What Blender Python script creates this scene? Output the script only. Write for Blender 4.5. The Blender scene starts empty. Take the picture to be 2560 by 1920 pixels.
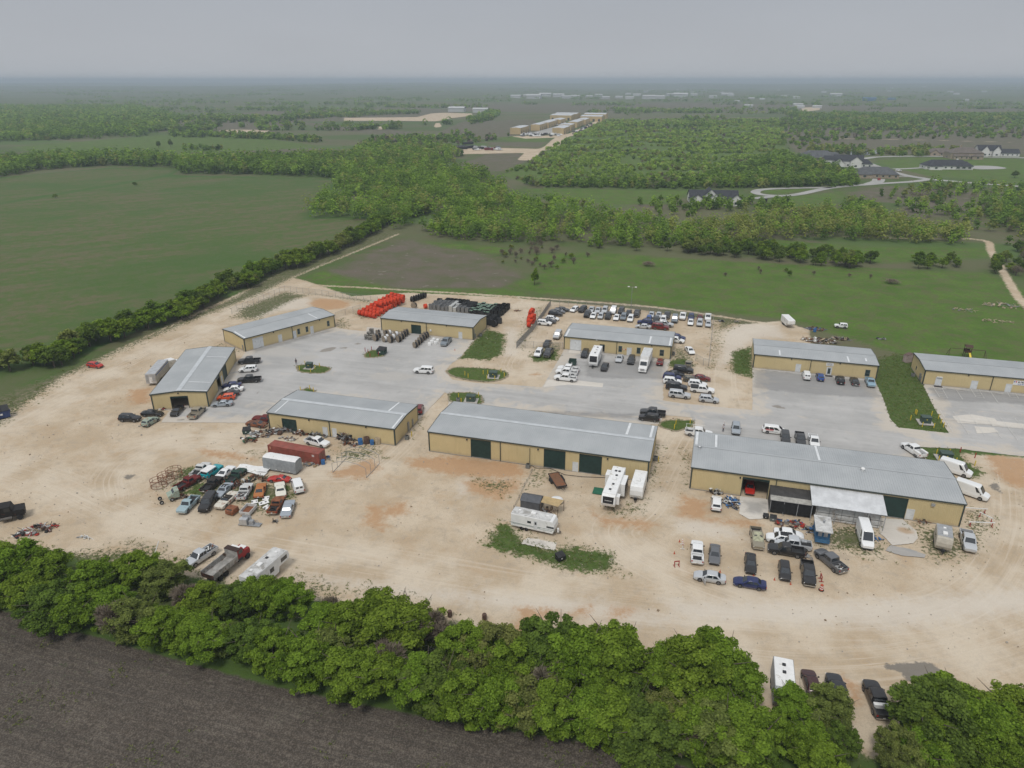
import bpy, bmesh, math, random
import numpy as np
from mathutils import Vector, Matrix
from mathutils.geometry import delaunay_2d_cdt
S = bpy.context.scene
C = S.collection
R = math.radians
# ------------------------------------------------------------------ camera, sky, sun, exposure
CAM_H = 72.0
PITCH = math.atan((960 - 200) / 1777.0)
cam_data = bpy.data.cameras.new('camera')
cam_data.sensor_width = 36.0
cam_data.lens = 36.0 * 1777 / 2560
cam_data.clip_end = 90000
cam_data.clip_start = 0.5
cam = bpy.data.objects.new('camera', cam_data)
cam.location = (0, 0, CAM_H)
cam.rotation_euler = (R(90) - PITCH, 0, 0)
C.objects.link(cam)
S.camera = cam
SUN_EL, SUN_AZ = 58.0, 205.0          # degrees; azimuth clockwise from +Y (behind the camera, a little to the left)
W = bpy.data.worlds.new('World')
S.world = W
W.use_nodes = True
wn = W.node_tree.nodes
wl = W.node_tree.links
wn.clear()
w_out = wn.new('ShaderNodeOutputWorld')
w_bg = wn.new('ShaderNodeBackground')
w_bg.inputs['Strength'].default_value = 0.1
w_sky = wn.new('ShaderNodeTexSky')
w_sky.sky_type = 'NISHITA'
w_sky.sun_disc = False
w_sky.sun_elevation = R(SUN_EL)
w_sky.sun_rotation = R(SUN_AZ)
w_sky.dust_density = 4.0
w_tc = wn.new('ShaderNodeTexCoord')
w_sep = wn.new('ShaderNodeSeparateXYZ')
w_ramp = wn.new('ShaderNodeValToRGB')      # overcast deck: even grey, brighter overhead as a cloud layer is
w_ramp.color_ramp.elements[0].position = 0.0
w_ramp.color_ramp.elements[0].color = (4.2, 4.36, 4.62, 1)
w_ramp.color_ramp.elements[1].position = 1.0
w_ramp.color_ramp.elements[1].color = (6.9, 7.1, 7.4, 1)
e = w_ramp.color_ramp.elements.new(0.22)
e.color = (4.2, 4.4, 4.75, 1)
e = w_ramp.color_ramp.elements.new(0.09)
e.color = (3.55, 3.75, 4.1, 1)
w_map = wn.new('ShaderNodeMapping')
w_map.inputs['Scale'].default_value = (1.5, 1.5, 6.0)
w_noise = wn.new('ShaderNodeTexNoise')
w_noise.inputs['Scale'].default_value = 1.3
w_noise.inputs['Detail'].default_value = 4.0
w_cl = wn.new('ShaderNodeMapRange')
w_cl.inputs['From Min'].default_value = 0.3
w_cl.inputs['From Max'].default_value = 0.7
w_cl.inputs['To Min'].default_value = 0.96
w_cl.inputs['To Max'].default_value = 1.04
w_mul = wn.new('ShaderNodeMixRGB')
w_mul.blend_type = 'MULTIPLY'
w_mul.inputs['Fac'].default_value = 1.0
w_mix = wn.new('ShaderNodeMixRGB')
w_mix.inputs['Fac'].default_value = 0.96
wl.new(w_tc.outputs['Generated'], w_sep.inputs[0])
wl.new(w_sep.outputs['Z'], w_ramp.inputs[0])
wl.new(w_tc.outputs['Generated'], w_map.inputs['Vector'])
wl.new(w_map.outputs[0], w_noise.inputs['Vector'])
wl.new(w_noise.outputs['Fac'], w_cl.inputs['Value'])
wl.new(w_ramp.outputs[0], w_mul.inputs['Color1'])
wl.new(w_cl.outputs[0], w_mul.inputs['Color2'])
wl.new(w_sky.outputs[0], w_mix.inputs['Color1'])
wl.new(w_mul.outputs[0], w_mix.inputs['Color2'])
wl.new(w_mix.outputs[0], w_bg.inputs['Color'])
wl.new(w_bg.outputs[0], w_out.inputs['Surface'])
sun_data = bpy.data.lights.new('sun', 'SUN')
sun_data.energy = 1.5
sun_data.angle = R(14)
sun_data.color = (1.0, 0.96, 0.9)
sun = bpy.data.objects.new('sun', sun_data)
_a = R(SUN_AZ)
_d = Vector((math.sin(_a) * math.cos(R(SUN_EL)), math.cos(_a) * math.cos(R(SUN_EL)), math.sin(R(SUN_EL))))
sun.rotation_euler = _d.to_track_quat('Z', 'Y').to_euler()
sun.location = (0, 0, 60)
C.objects.link(sun)
S.view_settings.view_transform = 'Standard'
S.view_settings.look = 'None'
S.view_settings.gamma = 1.0
S.view_settings.exposure = 0.2
S.view_settings.use_curve_mapping = False
S.render.engine = 'CYCLES'
S.cycles.max_bounces = 4
S.cycles.diffuse_bounces = 2
S.cycles.glossy_bounces = 2
S.cycles.transparent_max_bounces = 6
S.cycles.volume_bounces = 0
S.cycles.use_denoising = True
# ------------------------------------------------------------------ helpers
TILE = {'Z1': (320, 720, .28933), 'Z2': (860, 700, .28933), 'Z3': (1260, 700, .28933), 'Z4': (1800, 700, .34358),
  'Y1': (320, 960, .28933), 'Y2': (960, 960, .33454), 'Y3': (1660, 1020, .36166), 'Y4': (0, 860, .36176),
  'X1': (0, 150, .38879), 'X2': (860, 200, .38879), 'X3': (1700, 200, .38879), 'X4': (1700, 1500, .38879),
  'X5': (860, 1440, .38879), 'X6': (0, 1300, .38879), 'F': (0, 0, 1.15732),
  'W1': (2220, 880, .31336), 'W2': (860, 715, .217), 'W3': (1200, 270, .16275), 'W4': (1680, 350, .39783),
  'W5': (580, 1030, .18083), 'W6': (1300, 740, .24412), 'W7': (0, 1200, .36166), 'W8': (380, 1140, .18987)}
_cp, _sp = math.cos(PITCH), math.sin(PITCH)
def g(t, x, y, z=0.0):
 """survey note (tile, x, y) -> metres on the horizontal plane at height z"""
 a, b, s = TILE[t]
 dx, dy = (a + x * s - 1280) / 1777.0, -(b + y * s - 960) / 1777.0
 k = (z - CAM_H) / (-_sp + dy * _cp)
 return (dx * k, (_cp + dy * _sp) * k)
def gp(t, pts, z=0.0):
 return [g(t, x, y, z) for x, y in pts]
def put(o, label=None, cat=None, group=None, kind=None):
 if label:
  o['label'] = label
 if cat:
  o['category'] = cat
 if group:
  o['group'] = group
 if kind:
  o['kind'] = kind
 return o
def empty(name, loc, rz=0.0, label=None, cat=None, group=None):
 o = bpy.data.objects.new(name, None)
 o.empty_display_size = 0.5
 o.location = (loc[0], loc[1], loc[2] if len(loc) > 2 else 0.0)
 o.rotation_euler = (0, 0, rz)
 C.objects.link(o)
 return put(o, label, cat, group)
def add(name, mesh, parent=None, mat=None, loc=None, rot=None):
 """link a mesh as an object; mat overrides slot 0 on the object so that meshes can be shared"""
 o = bpy.data.objects.new(name, mesh)
 C.objects.link(o)
 if parent:
  o.parent = parent
 if loc:
  o.location = loc
 if rot:
  o.rotation_euler = rot
 if mat is not None:
  if not mesh.materials:
   mesh.materials.append(mat)
  if mesh.materials[0] != mat:
   o.material_slots[0].link = 'OBJECT'
   o.material_slots[0].material = mat
 return o
class MB:
 """collects shapes into ONE mesh"""
 def __init__(s):
  s.v, s.f, s.m = [], [], []
  s.cur = 0
 def face(s, pts):
  n = len(s.v)
  s.v += [tuple(p) for p in pts]
  s.f.append(tuple(range(n, n + len(pts))))
  s.m.append(s.cur)
 def grid(s, rows, closed=False, caps=False):
  """rows: list of equal-length point lists"""
  n = len(s.v)
  k = len(rows[0])
  for r in rows:
   s.v += [tuple(p) for p in r]
  for i in range(len(rows) - 1):
   for j in range(k if closed else k - 1):
    a, b = n + i * k + j, n + i * k + (j + 1) % k
    s.f.append((a, b, b + k, a + k))
    s.m.append(s.cur)
  if caps:
   s.f.append(tuple(n + j for j in reversed(range(k))))
   s.f.append(tuple(n + (len(rows) - 1) * k + j for j in range(k)))
   s.m += [s.cur, s.cur]
 def box(s, x0, x1, y0, y1, z0, z1, M=None):
  p = [(x0, y0, z0), (x1, y0, z0), (x1, y1, z0), (x0, y1, z0), (x0, y0, z1), (x1, y0, z1), (x1, y1, z1), (x0, y1, z1)]
  if M is not None:
   p = [tuple(M @ Vector(q)) for q in p]
  n = len(s.v)
  s.v += p
  for f in ((0, 3, 2, 1), (4, 5, 6, 7), (0, 1, 5, 4), (1, 2, 6, 5), (2, 3, 7, 6), (3, 0, 4, 7)):
   s.f.append(tuple(n + i for i in f))
   s.m.append(s.cur)
 def rbox(s, x0, x1, y0, y1, z0, z1, r=0.1, top=True):
  """box with rounded vertical edges and chamfered top rim"""
  def ring(ins, z):
   o = []
   for cx, cy, a0 in ((x1 - r, y1 - r, 0), (x0 + r, y1 - r, 90), (x0 + r, y0 + r, 180), (x1 - r, y0 + r, 270)):
    for k in range(4):
     a = R(a0 + 30 * k)
     o.append((cx + (r - ins) * math.cos(a), cy + (r - ins) * math.sin(a), z))
   return o
  c = min(r * 0.6, (z1 - z0) * 0.3)
  s.grid([ring(0, z0), ring(0, z1 - c), ring(c * 0.4, z1 - c * 0.35), ring(c, z1)] if top else [ring(0, z0), ring(0, z1)], closed=True, caps=True)
 def cyl(s, p0, p1, r0, r1=None, n=10, caps=True):
  r1 = r0 if r1 is None else r1
  p0, p1 = Vector(p0), Vector(p1)
  d = (p1 - p0).normalized()
  u = d.orthogonal().normalized()
  w = d.cross(u)
  rows = []
  for p, r in ((p0, r0), (p1, r1)):
   rows.append([p + (u * math.cos(6.28318 * k / n) + w * math.sin(6.28318 * k / n)) * r for k in range(n)])
  s.grid(rows, closed=True, caps=caps)
 def tube(s, pts, r, n=6):
  for a, b in zip(pts[:-1], pts[1:]):
   s.cyl(a, b, r, r, n)
 def lathe(s, prof, n=16, axis='z', o=(0, 0, 0)):
  """prof: list of (radius, height)"""
  rows = []
  for r, h in prof:
   row = []
   for k in range(n):
    c, q = r * math.cos(6.28318 * k / n), r * math.sin(6.28318 * k / n)
    p = {'z': (c, q, h), 'y': (c, h, -q), 'x': (h, c, q)}[axis]
    row.append((p[0] + o[0], p[1] + o[1], p[2] + o[2]))
   rows.append(row)
  s.grid(rows, closed=True, caps=True)
 def mesh(s, name, mats=(), smooth=False, auto=None):
  me = bpy.data.meshes.new(name)
  me.from_pydata(s.v, [], s.f)
  for m in (mats if isinstance(mats, (list, tuple)) else [mats]):
   me.materials.append(m)
  me.polygons.foreach_set('material_index', s.m)
  if smooth:
   me.polygons.foreach_set('use_smooth', [True] * len(me.polygons))
  me.validate()
  bm = bmesh.new()
  bm.from_mesh(me)
  bmesh.ops.remove_doubles(bm, verts=bm.verts, dist=0.0005)
  bmesh.ops.recalc_face_normals(bm, faces=bm.faces)
  bm.to_mesh(me)
  bm.free()
  if smooth and auto:
   try:
    me.set_sharp_from_angle(angle=R(auto))
   except Exception:
    pass
  return me
 def obj(s, name, mat, parent=None, smooth=False, auto=None, loc=None, rot=None):
  o = add(name, s.mesh(name, mat if isinstance(mat, (list, tuple)) else [mat], smooth, auto), parent, None, loc, rot)
  return o
# ------------------------------------------------------------------ node helper
class NT:
 def __init__(s, name, bsdf=True):
  s.mat = bpy.data.materials.new(name)
  s.mat.use_nodes = True
  s.t = s.mat.node_tree
  s.t.nodes.clear()
  s.out = s.t.nodes.new('ShaderNodeOutputMaterial')
  if bsdf:
   s.b = s.t.nodes.new('ShaderNodeBsdfPrincipled')
   s.t.links.new(s.b.outputs[0], s.out.inputs[0])
 def n(s, kind, **kw):
  nd = s.t.nodes.new('ShaderNode' + kind)
  for k, v in kw.items():
   setattr(nd, k, v)
  return nd
 def put(s, sock, v):
  if v is None:
   return
  if isinstance(v, bpy.types.NodeSocket):
   s.t.links.new(v, sock)
  elif isinstance(v, (tuple, list)) and sock.type == 'RGBA':
   sock.default_value = tuple(v) + ((1,) if len(v) == 3 else ())
  else:
   sock.default_value = v
 def math(s, op, a, b=0.0, clamp=False):
  nd = s.n('Math', operation=op, use_clamp=clamp)
  s.put(nd.inputs[0], a)
  s.put(nd.inputs[1], b)
  return nd.outputs[0]
 def mix(s, f, a, b, mode='MIX'):
  nd = s.n('MixRGB', blend_type=mode)
  s.put(nd.inputs[0], f)
  s.put(nd.inputs[1], a)
  s.put(nd.inputs[2], b)
  return nd.outputs[0]
 def coord(s, which='Object'):
  return s.n('TexCoord').outputs[which]
 def mapping(s, vec, scale=(1, 1, 1), rot=(0, 0, 0)):
  if any(rot):
   r = s.n('Mapping')
   s.put(r.inputs['Vector'], vec)
   r.inputs['Rotation'].default_value = rot
   vec = r.outputs[0]
  nd = s.n('Mapping')
  s.put(nd.inputs['Vector'], vec)
  nd.inputs['Scale'].default_value = scale
  return nd.outputs[0]
 def noise(s, vec, scale, detail=3.0, rough=0.55, dist=0.0):
  nd = s.n('TexNoise')
  s.put(nd.inputs['Vector'], vec)
  nd.inputs['Scale'].default_value = scale
  nd.inputs['Detail'].default_value = detail
  nd.inputs['Roughness'].default_value = rough
  nd.inputs['Distortion'].default_value = dist
  return nd.outputs['Fac']
 def step(s, v, lo, hi, smooth=True):
  nd = s.n('MapRange')
  if smooth:
   nd.interpolation_type = 'SMOOTHSTEP'
  s.put(nd.inputs['Value'], v)
  s.put(nd.inputs['From Min'], lo)
  s.put(nd.inputs['From Max'], hi)
  return nd.outputs[0]
 def attr(s, name):
  return s.n('Attribute', attribute_name=name).outputs['Fac']
 def bump(s, h, strength=0.3, dist=0.1):
  nd = s.n('Bump')
  nd.inputs['Strength'].default_value = strength
  nd.inputs['Distance'].default_value = dist
  s.put(nd.inputs['Height'], h)
  s.t.links.new(nd.outputs[0], s.b.inputs['Normal'])
 def base(s, col, rough=0.8, metal=0.0, spec=None):
  s.put(s.b.inputs['Base Color'], col)
  s.put(s.b.inputs['Roughness'], rough)
  s.put(s.b.inputs['Metallic'], metal)
  if spec is not None:
   s.b.inputs['Specular IOR Level'].default_value = spec
  return s.mat
_mc = {}
def mat(name, col, rough=0.7, metal=0.0, var=0.12, scale=1.5, spec=0.4, coat=0.0, dirt=None, dirt_amt=0.0):
 """plain procedural material: colour with cloudy variation and optional dirt blotches"""
 if name in _mc:
  return _mc[name]
 t = NT(name)
 v = t.coord('Object')
 nz = t.noise(v, scale, 4.0)
 dark = tuple(c * (1 - var) for c in col)
 light = tuple(min(1.0, c * (1 + var)) for c in col)
 c = t.mix(t.step(nz, 0.3, 0.7), dark, light)
 if dirt:
  d = t.noise(v, scale * 0.7, 5.0, 0.65, 0.6)
  c = t.mix(t.step(d, 0.62 - dirt_amt * 0.35, 0.72 - dirt_amt * 0.2), c, dirt)
 m = t.base(c, rough, metal, spec)
 if coat:
  t.b.inputs['Coat Weight'].default_value = coat
  t.b.inputs['Coat Roughness'].default_value = 0.08
 _mc[name] = m
 return m
def sdf(poly, X, Y):
 """signed distance (positive inside) of points to a polygon; clipped at -25 outside its neighbourhood"""
 P = np.array(poly, float)
 out = np.full(X.shape, -25.0)
 m = (X > P[:, 0].min() - 25) & (X < P[:, 0].max() + 25) & (Y > P[:, 1].min() - 25) & (Y < P[:, 1].max() + 25)
 x, y = X[m], Y[m]
 if x.size == 0:
  return out
 d = np.full(x.shape, 1e18)
 ins = np.zeros(x.shape, bool)
 for i in range(len(P)):
  ax, ay = P[i]
  bx, by = P[(i + 1) % len(P)]
  ex, ey = bx - ax, by - ay
  t = np.clip(((x - ax) * ex + (y - ay) * ey) / (ex * ex + ey * ey + 1e-12), 0, 1)
  d = np.minimum(d, (x - ax - t * ex) ** 2 + (y - ay - t * ey) ** 2)
  c = (ay > y) != (by > y)
  with np.errstate(divide='ignore', invalid='ignore'):
   ins ^= c & (x < (bx - ax) * (y - ay) / (by - ay + 1e-12) + ax)
 d = np.sqrt(d)
 out[m] = np.maximum(np.where(ins, d, -d), -25)
 return out
def sline(pts, w, X, Y):
 """signed distance to a band of width w along a polyline"""
 P = np.array(pts, float)
 out = np.full(X.shape, -25.0)
 m = (X > P[:, 0].min() - 30) & (X < P[:, 0].max() + 30) & (Y > P[:, 1].min() - 30) & (Y < P[:, 1].max() + 30)
 x, y = X[m], Y[m]
 d = np.full(x.shape, 1e18)
 for i in range(len(P) - 1):
  ax, ay = P[i]
  ex, ey = P[i + 1] - P[i]
  t = np.clip(((x - ax) * ex + (y - ay) * ey) / (ex * ex + ey * ey + 1e-12), 0, 1)
  d = np.minimum(d, (x - ax - t * ex) ** 2 + (y - ay - t * ey) ** 2)
 out[m] = np.maximum(w / 2 - np.sqrt(d), -25)
 return out
def smooth_line(pts, k=8):
 """Catmull-Rom through points"""
 P = [Vector((p[0], p[1], 0)) for p in pts]
 P = [P[0] * 2 - P[1]] + P + [P[-1] * 2 - P[-2]]
 o = []
 for i in range(1, len(P) - 2):
  for j in range(k):
   t = j / k
   a, b, c, d = P[i - 1], P[i], P[i + 1], P[i + 2]
   q = 0.5 * ((2 * b) + (c - a) * t + (2 * a - 5 * b + 4 * c - d) * t * t + (3 * b - a - 3 * c + d) * t ** 3)
   o.append((q.x, q.y))
 o.append((P[-2].x, P[-2].y))
 return o
# ------------------------------------------------------------------ the ground: one sheet, zones stored as signed distances
ZONES = {
 'caliche': [
   gp('F', [(-250,940),(0,878),(60,846),(150,802),(300,733),(430,672),(520,632),(600,592),(660,606),(760,640),(880,632),(1100,642),
   (1200,652),(1340,664),(1540,690),(1600,700),(1690,693),(1745,712),(1760,760),(1630,780),(1625,800),(1800,960),(2400,1000),
   (2500,1620),(2212,1640),(1900,1640),(1700,1590),(1400,1480),(1100,1400),(1000,1345),(900,1330),(800,1310),(650,1290),
   (500,1262),(330,1228),(120,1192),(0,1168),(-300,1120)]),
   gp('F', [(940,330),(985,317),(1180,322),(1150,330),(1080,331),(1000,333)]),
   gp('W3', [(460,430),(1280,420),(1400,380),(1560,300),(1800,190),(1990,150),(1900,200),(1700,270),(1420,430),(1250,450),(700,470)]),
   gp('X2', [(470,238),(560,215),(640,210),(820,215),(830,228),(690,245),(600,265),(350,262),(0,262),(0,243),(330,240)]),
   gp('X2', [(578,300),(590,275),(615,275),(628,298),(600,308)]),
   gp('X1', [(1400,455),(1480,447),(1740,450),(1700,468),(1480,470)]),
   gp('X3', [(780,178),(900,172),(900,192),(790,205)]),
 ],
 'weeds': [   # sparse weeds on caliche
   gp('F', [(-200,930),(0,850),(160,790),(500,640),(600,580),(700,525),(830,485),(880,500),(640,600),(560,640),(430,690),(300,745),(150,815),(0,925)]),
   gp('F', [(500,690),(510,665),(620,630),(680,635),(640,650),(560,690)]),
   gp('W8', [(280,170),(560,120),(700,300),(1000,330),(1500,300),(1850,330),(1850,600),(1900,760),(1650,800),(1300,780),(1000,620),(700,640),(420,520),(130,460)]),
   gp('Y1', [(1050,600),(1150,560),(1200,700),(1110,640)]),
   gp('W5', [(1390,560),(1500,480),(2050,470),(2100,620),(1700,700),(1450,660)]),
   gp('Y2', [(740,1210),(850,1040),(950,1050),(1100,1130),(1280,1170),(1700,1250),(1760,1340),(1800,1440),(1400,1400),(1050,1290)]),
   gp('Y2', [(1000,850),(1040,720),(1110,620),(1250,640),(1180,720),(1080,800)]),
   gp('Y2', [(640,690),(760,700),(980,720),(930,840),(740,800)]),
   gp('Y2', [(1640,930),(1760,900),(1980,880),(1960,960),(1800,1000),(1680,980)]),
   gp('Y2', [(2010,480),(2090,440),(2080,640),(1980,880),(1960,700)]),
   gp('Y3', [(1000,800),(1300,790),(1480,830),(1570,1060),(1300,1020),(1060,960)]),
   gp('Y3', [(1700,790),(2030,830),(2170,1010),(2050,1070),(1820,1050),(1730,940)]),
   gp('Y3', [(130,300),(190,260),(180,560),(130,580)]),
   gp('W1', [(600,1270),(760,1230),(830,1340),(790,1500),(720,1620),(600,1640)]),
   gp('Z2', [(1600,620),(1720,560),(1900,520),(1890,600),(1830,690),(1650,710)]),
   gp('Z2', [(1500,520),(1580,300),(1720,210),(1780,200),(1640,400),(1530,600)]),
   gp('Z3', [(1410,760),(1420,690),(1450,560),(1570,580),(1660,680),(1640,740),(1480,760)]),
   gp('Z3', [(1760,770),(1800,440),(1830,330),(2000,340),(2030,390),(1890,450),(1840,780)]),
   gp('Z2', [(0,330),(60,400),(20,430),(-60,430),(-100,340)]),
   gp('Z1', [(900,230),(1100,110),(1350,20),(1500,30),(1400,80),(1200,140),(1060,190),(1130,270),(1000,290)]),
   gp('Z1', [(1500,30),(2150,100),(2100,140),(1600,60)]),
   gp('Z1', [(740,470),(820,470),(1010,545),(980,570),(800,500)]),
   gp('Z2', [(50,290),(120,250),(260,310),(160,340)]),
   gp('F', [(110,1190),(330,1170),(420,1230),(330,1250),(150,1220)]),
   gp('W7', [(840,440),(880,405),(940,410),(920,450),(860,465)]),
   gp('W7', [(860,480),(1250,510),(1450,480),(1500,560),(1250,600),(900,540)]),
   gp('X5', [(0,70),(180,60),(480,100),(560,150),(300,160),(60,130)]),
   gp('X6', [(1850,330),(2212,420),(2212,520),(1950,480)]),
   gp('Z4', [(60,640),(95,540),(230,500),(236,700),(130,700)]),
   gp('Z2', [(560,1330),(640,1210),(700,1190),(650,1290),(560,1382)]),
 ],
 'grass': [   # thick short grass
   gp('Z4', [(1160,625),(1140,580),(1280,540),(1420,560),(1395,640),(1480,765),(1665,1112),(1300,1072),(1240,1010),(1190,870),(1128,725)]),
   gp('Z2', [(1240,425),(1390,470),(1362,640),(1240,690),(1000,675),(1122,525)]),
   gp('W1', [(255,760),(560,770),(600,850),(760,960),(660,1010),(540,960),(450,880),(310,860)]),
   gp('Y2', [(770,1200),(860,1050),(950,1060),(1020,1180),(1260,1250),(1400,1215),(1690,1265),(1710,1340),(1620,1400),(1400,1385),(1050,1280),(850,1240)]),
   gp('Z3', [(1970,660),(1990,620),(2080,590),(2140,580),(2145,840),(1990,800)]),
   gp('W8', [(380,200),(560,140),(560,200),(440,260)]),
   gp('W8', [(440,480),(660,330),(720,420),(860,380),(760,470),(500,540)]),
   gp('W8', [(1760,390),(1830,420),(1870,520),(1780,570)]),
   gp('Z2', [(1610,660),(1760,650),(1850,600),(1830,690),(1660,705)]),
   gp('Z3', [(1420,700),(1560,680),(1640,740),(1440,750)]),
 ],
 'lush': [    # bright green meadow behind the yard
   gp('F', [(1140,548),(1300,545),(1500,560),(1700,570),(2130,590),(2300,660),(2300,800),(1960,770),(1700,690),(1560,676),(1180,636),(1090,620),(1170,590)]),
   gp('F', [(640,600),(700,585),(860,625),(1090,622),(1160,640),(900,632),(720,628)]),
   gp('F', [(900,520),(1100,535),(1090,550),(960,535)]),
   gp('X3', [(-100,990),(430,1010),(1200,1070),(2000,1080),(2000,1140),(1300,1180),(700,1120),(0,1040)]),
   gp('X2', [(1080,700),(1500,700),(2150,715),(2100,800),(1700,800),(1300,740)]),
   gp('W4', [(580,380),(780,350),(1100,320),(1080,370),(900,440),(640,410)]),
   gp('W4', [(1260,130),(1500,112),(2200,120),(2300,280),(1800,240),(1600,225),(1380,165)]),
   gp('W4', [(560,320),(620,312),(950,303),(700,338),(600,335)]),
   gp('F', [(20,318),(370,290),(560,298),(690,315),(620,322),(420,330),(100,335)]),
   gp('W3', [(220,460),(500,430),(1020,470),(1000,520),(500,510)]),
   gp('F', [(1420,410),(1490,412),(1470,430),(1400,425)]),
   gp('F', [(1085,378),(1150,347),(1200,312),(1310,260),(1680,257),(1700,330),(1770,380),(1480,404),(1140,398)]),
 ],
 'field': [     # left-hand crop fields
   gp('F', [(-900,500),(0,440),(370,378),(735,388),(700,430),(670,470),(830,468),(700,540),(520,610),(350,690),(160,775),(0,775),(-900,1000)]),
   gp('F', [(-700,410),(0,383),(240,362),(390,366),(370,378),(0,440),(-700,480)]),
 ],
 'fallow': [  # dull brown-green fallow land
   gp('F', [(690,595),(870,516),(1000,530),(1080,572),(1135,600),(1080,624),(860,624),(760,618)]),
   gp('F', [(410,330),(480,322),(700,320),(690,333),(560,345),(420,345)]),
   gp('F', [(640,262),(900,285),(940,290),(1000,262),(1150,258),(1180,280),(1090,300),(940,300),(700,280)]),
   gp('F', [(380,262),(560,240),(900,232),(1000,240),(900,262),(640,262),(560,300),(400,285)]),
   gp('F', [(900,226),(1500,222),(1900,228),(1900,236),(1300,246),(1000,240)]),
   gp('F', [(1690,290),(1700,262),(2212,270),(2400,330),(2000,335),(1720,330)]),
   gp('F', [(-300,238),(0,235),(120,236),(160,243),(0,248),(-300,250)]),
   gp('X3', [(1080,175),(2212,180),(2212,205),(1100,200)]),
   gp('F', [(940,375),(1000,350),(1100,320),(1150,345),(1080,370)]),
   gp('W3', [(200,520),(1000,530),(900,600),(100,570)]),
   gp('W4', [(1100,330),(1350,290),(1900,320),(2212,330),(2000,420),(1700,480),(1400,480),(1450,400),(1200,380)]),
   gp('F', [(1300,420),(1420,425),(1480,455),(1380,448)]),
   gp('F', [(1480,498),(1640,500),(1900,545),(1700,530)]),
 ],
 'plough': [
   gp('F', [(-500,1190),(0,1316),(100,1345),(300,1402),(600,1484),(900,1545),(1100,1576),(1300,1606),(1500,1662),(1800,1760),(2600,2050),(2600,2600),(-500,2600)]),
 ],
 'orange': [
   gp('Z1', [(1560,130),(1640,90),(1800,95),(1920,130),(1880,170),(1720,190),(1600,160)]),
   gp('W1', [(770,800),(1100,850),(1200,1000),(1100,1100),(950,1050),(850,950)]),
   gp('X5', [(1110,200),(1300,210),(1430,260),(1300,270),(1200,330),(1130,410),(1060,360),(1120,290)]),
   gp('X5', [(1440,255),(1520,205),(1590,195),(1590,225),(1500,262)]),
   gp('X5', [(1690,275),(1730,220),(1840,200),(1855,220),(1760,262)]),
   gp('Y2', [(180,560),(500,540),(1000,590),(1060,680),(900,700),(560,680),(200,620)]),
   gp('Y2', [(600,720),(1020,720),(980,800),(860,870),(640,800)]),
   gp('Y2', [(0,920),(160,880),(180,960),(0,990)]),
   gp('Y2', [(1520,940),(1600,990),(1900,1010),(2030,1040),(1960,1080),(1640,1040)]),
   gp('Y3', [(130,600),(300,650),(300,760),(660,790),(640,830),(330,780),(100,740)]),
   gp('X4', [(1060,510),(1140,540),(1160,640),(1110,650)]),
   gp('Z1', [(20,880),(180,860),(190,980),(60,1010),(10,960)]),
   gp('Z2', [(1620,820),(1660,805),(1700,815),(1650,822)]),
   gp('Y1', [(620,560),(900,590),(1100,650),(900,640),(700,620)]),
   gp('Y1', [(1760,760),(2100,640),(2180,720),(2050,810),(1800,800)]),
   gp('Y1', [(2080,1040),(2212,1060),(2212,1260),(2050,1200)]),
 ],
 'pale': [
   gp('Z1', [(1080,180),(1250,110),(1560,80),(1600,140),(1500,180),(1300,200),(1130,260),(1060,220)]),
   gp('Y2', [(560,740),(640,700),(620,820),(560,840)]),
   gp('X4', [(-100,0),(900,20),(2300,-80),(2300,60),(1400,180),(600,140),(0,120)]),
   gp('F', [(640,1240),(900,1270),(1300,1300),(1500,1340),(1400,1350),(1000,1300),(700,1260)]),
   gp('Z4', [(40,360),(160,310),(420,330),(480,420),(240,420),(100,560),(0,640)]),
   gp('Z2', [(1400,400),(1480,420),(1500,640),(1400,660)]),
   gp('Y3', [(80,760),(300,780),(500,840),(560,900),(300,880),(100,860)]),
 ],
 'stain': [
   gp('X4', [(1310,395),(1390,410),(1540,395),(1620,400),(1690,470),(1760,480),(1740,530),(1680,540),(1560,500),(1460,520),(1430,470),(1330,440)]),
   gp('X4', [(1370,550),(1480,535),(1560,545),(1420,575)]),
   gp('Y4', [(850,915),(890,898),(940,905),(900,930),(860,930)]),
   gp('Y1', [(-40,790),(20,780),(50,795),(0,808)]),
   gp('W1', [(800,1060),(870,1040),(880,1070),(930,1140),(880,1110),(830,1090)]),
 ],
}
LINES = {   # (zone, polyline, width)
 'caliche': [(gp('F', [(600,612),(700,570),(800,530),(860,505)]), 2.0),
    (gp('W3', [(700,790),(770,720),(830,660),(930,640),(1060,610),(1150,540),(1200,490),(1290,430),(1360,400)]), 16),
    (gp('X3', [(1860,1020),(1980,1040),(2000,1100),(2060,1200),(2110,1286),(2180,1400),(2300,1520)]), 3.2),
    (gp('X3', [(890,376),(1400,382),(2120,400)]), 7),
    (gp('X3', [(1060,1005),(1500,1018),(1860,1022)]), 1.6),
    (gp('X2', [(220,295),(240,305),(230,318)]), 8),
    (gp('F', [(660,615),(800,622),(1100,640),(1400,662),(1600,690),(1750,712)]), 1.6)],
 'fallow': [(gp('X2', [(1050,685),(1200,712),(1400,760),(1700,820),(1900,860),(2212,900),(2500,960)]), 3.4)],
}
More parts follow.
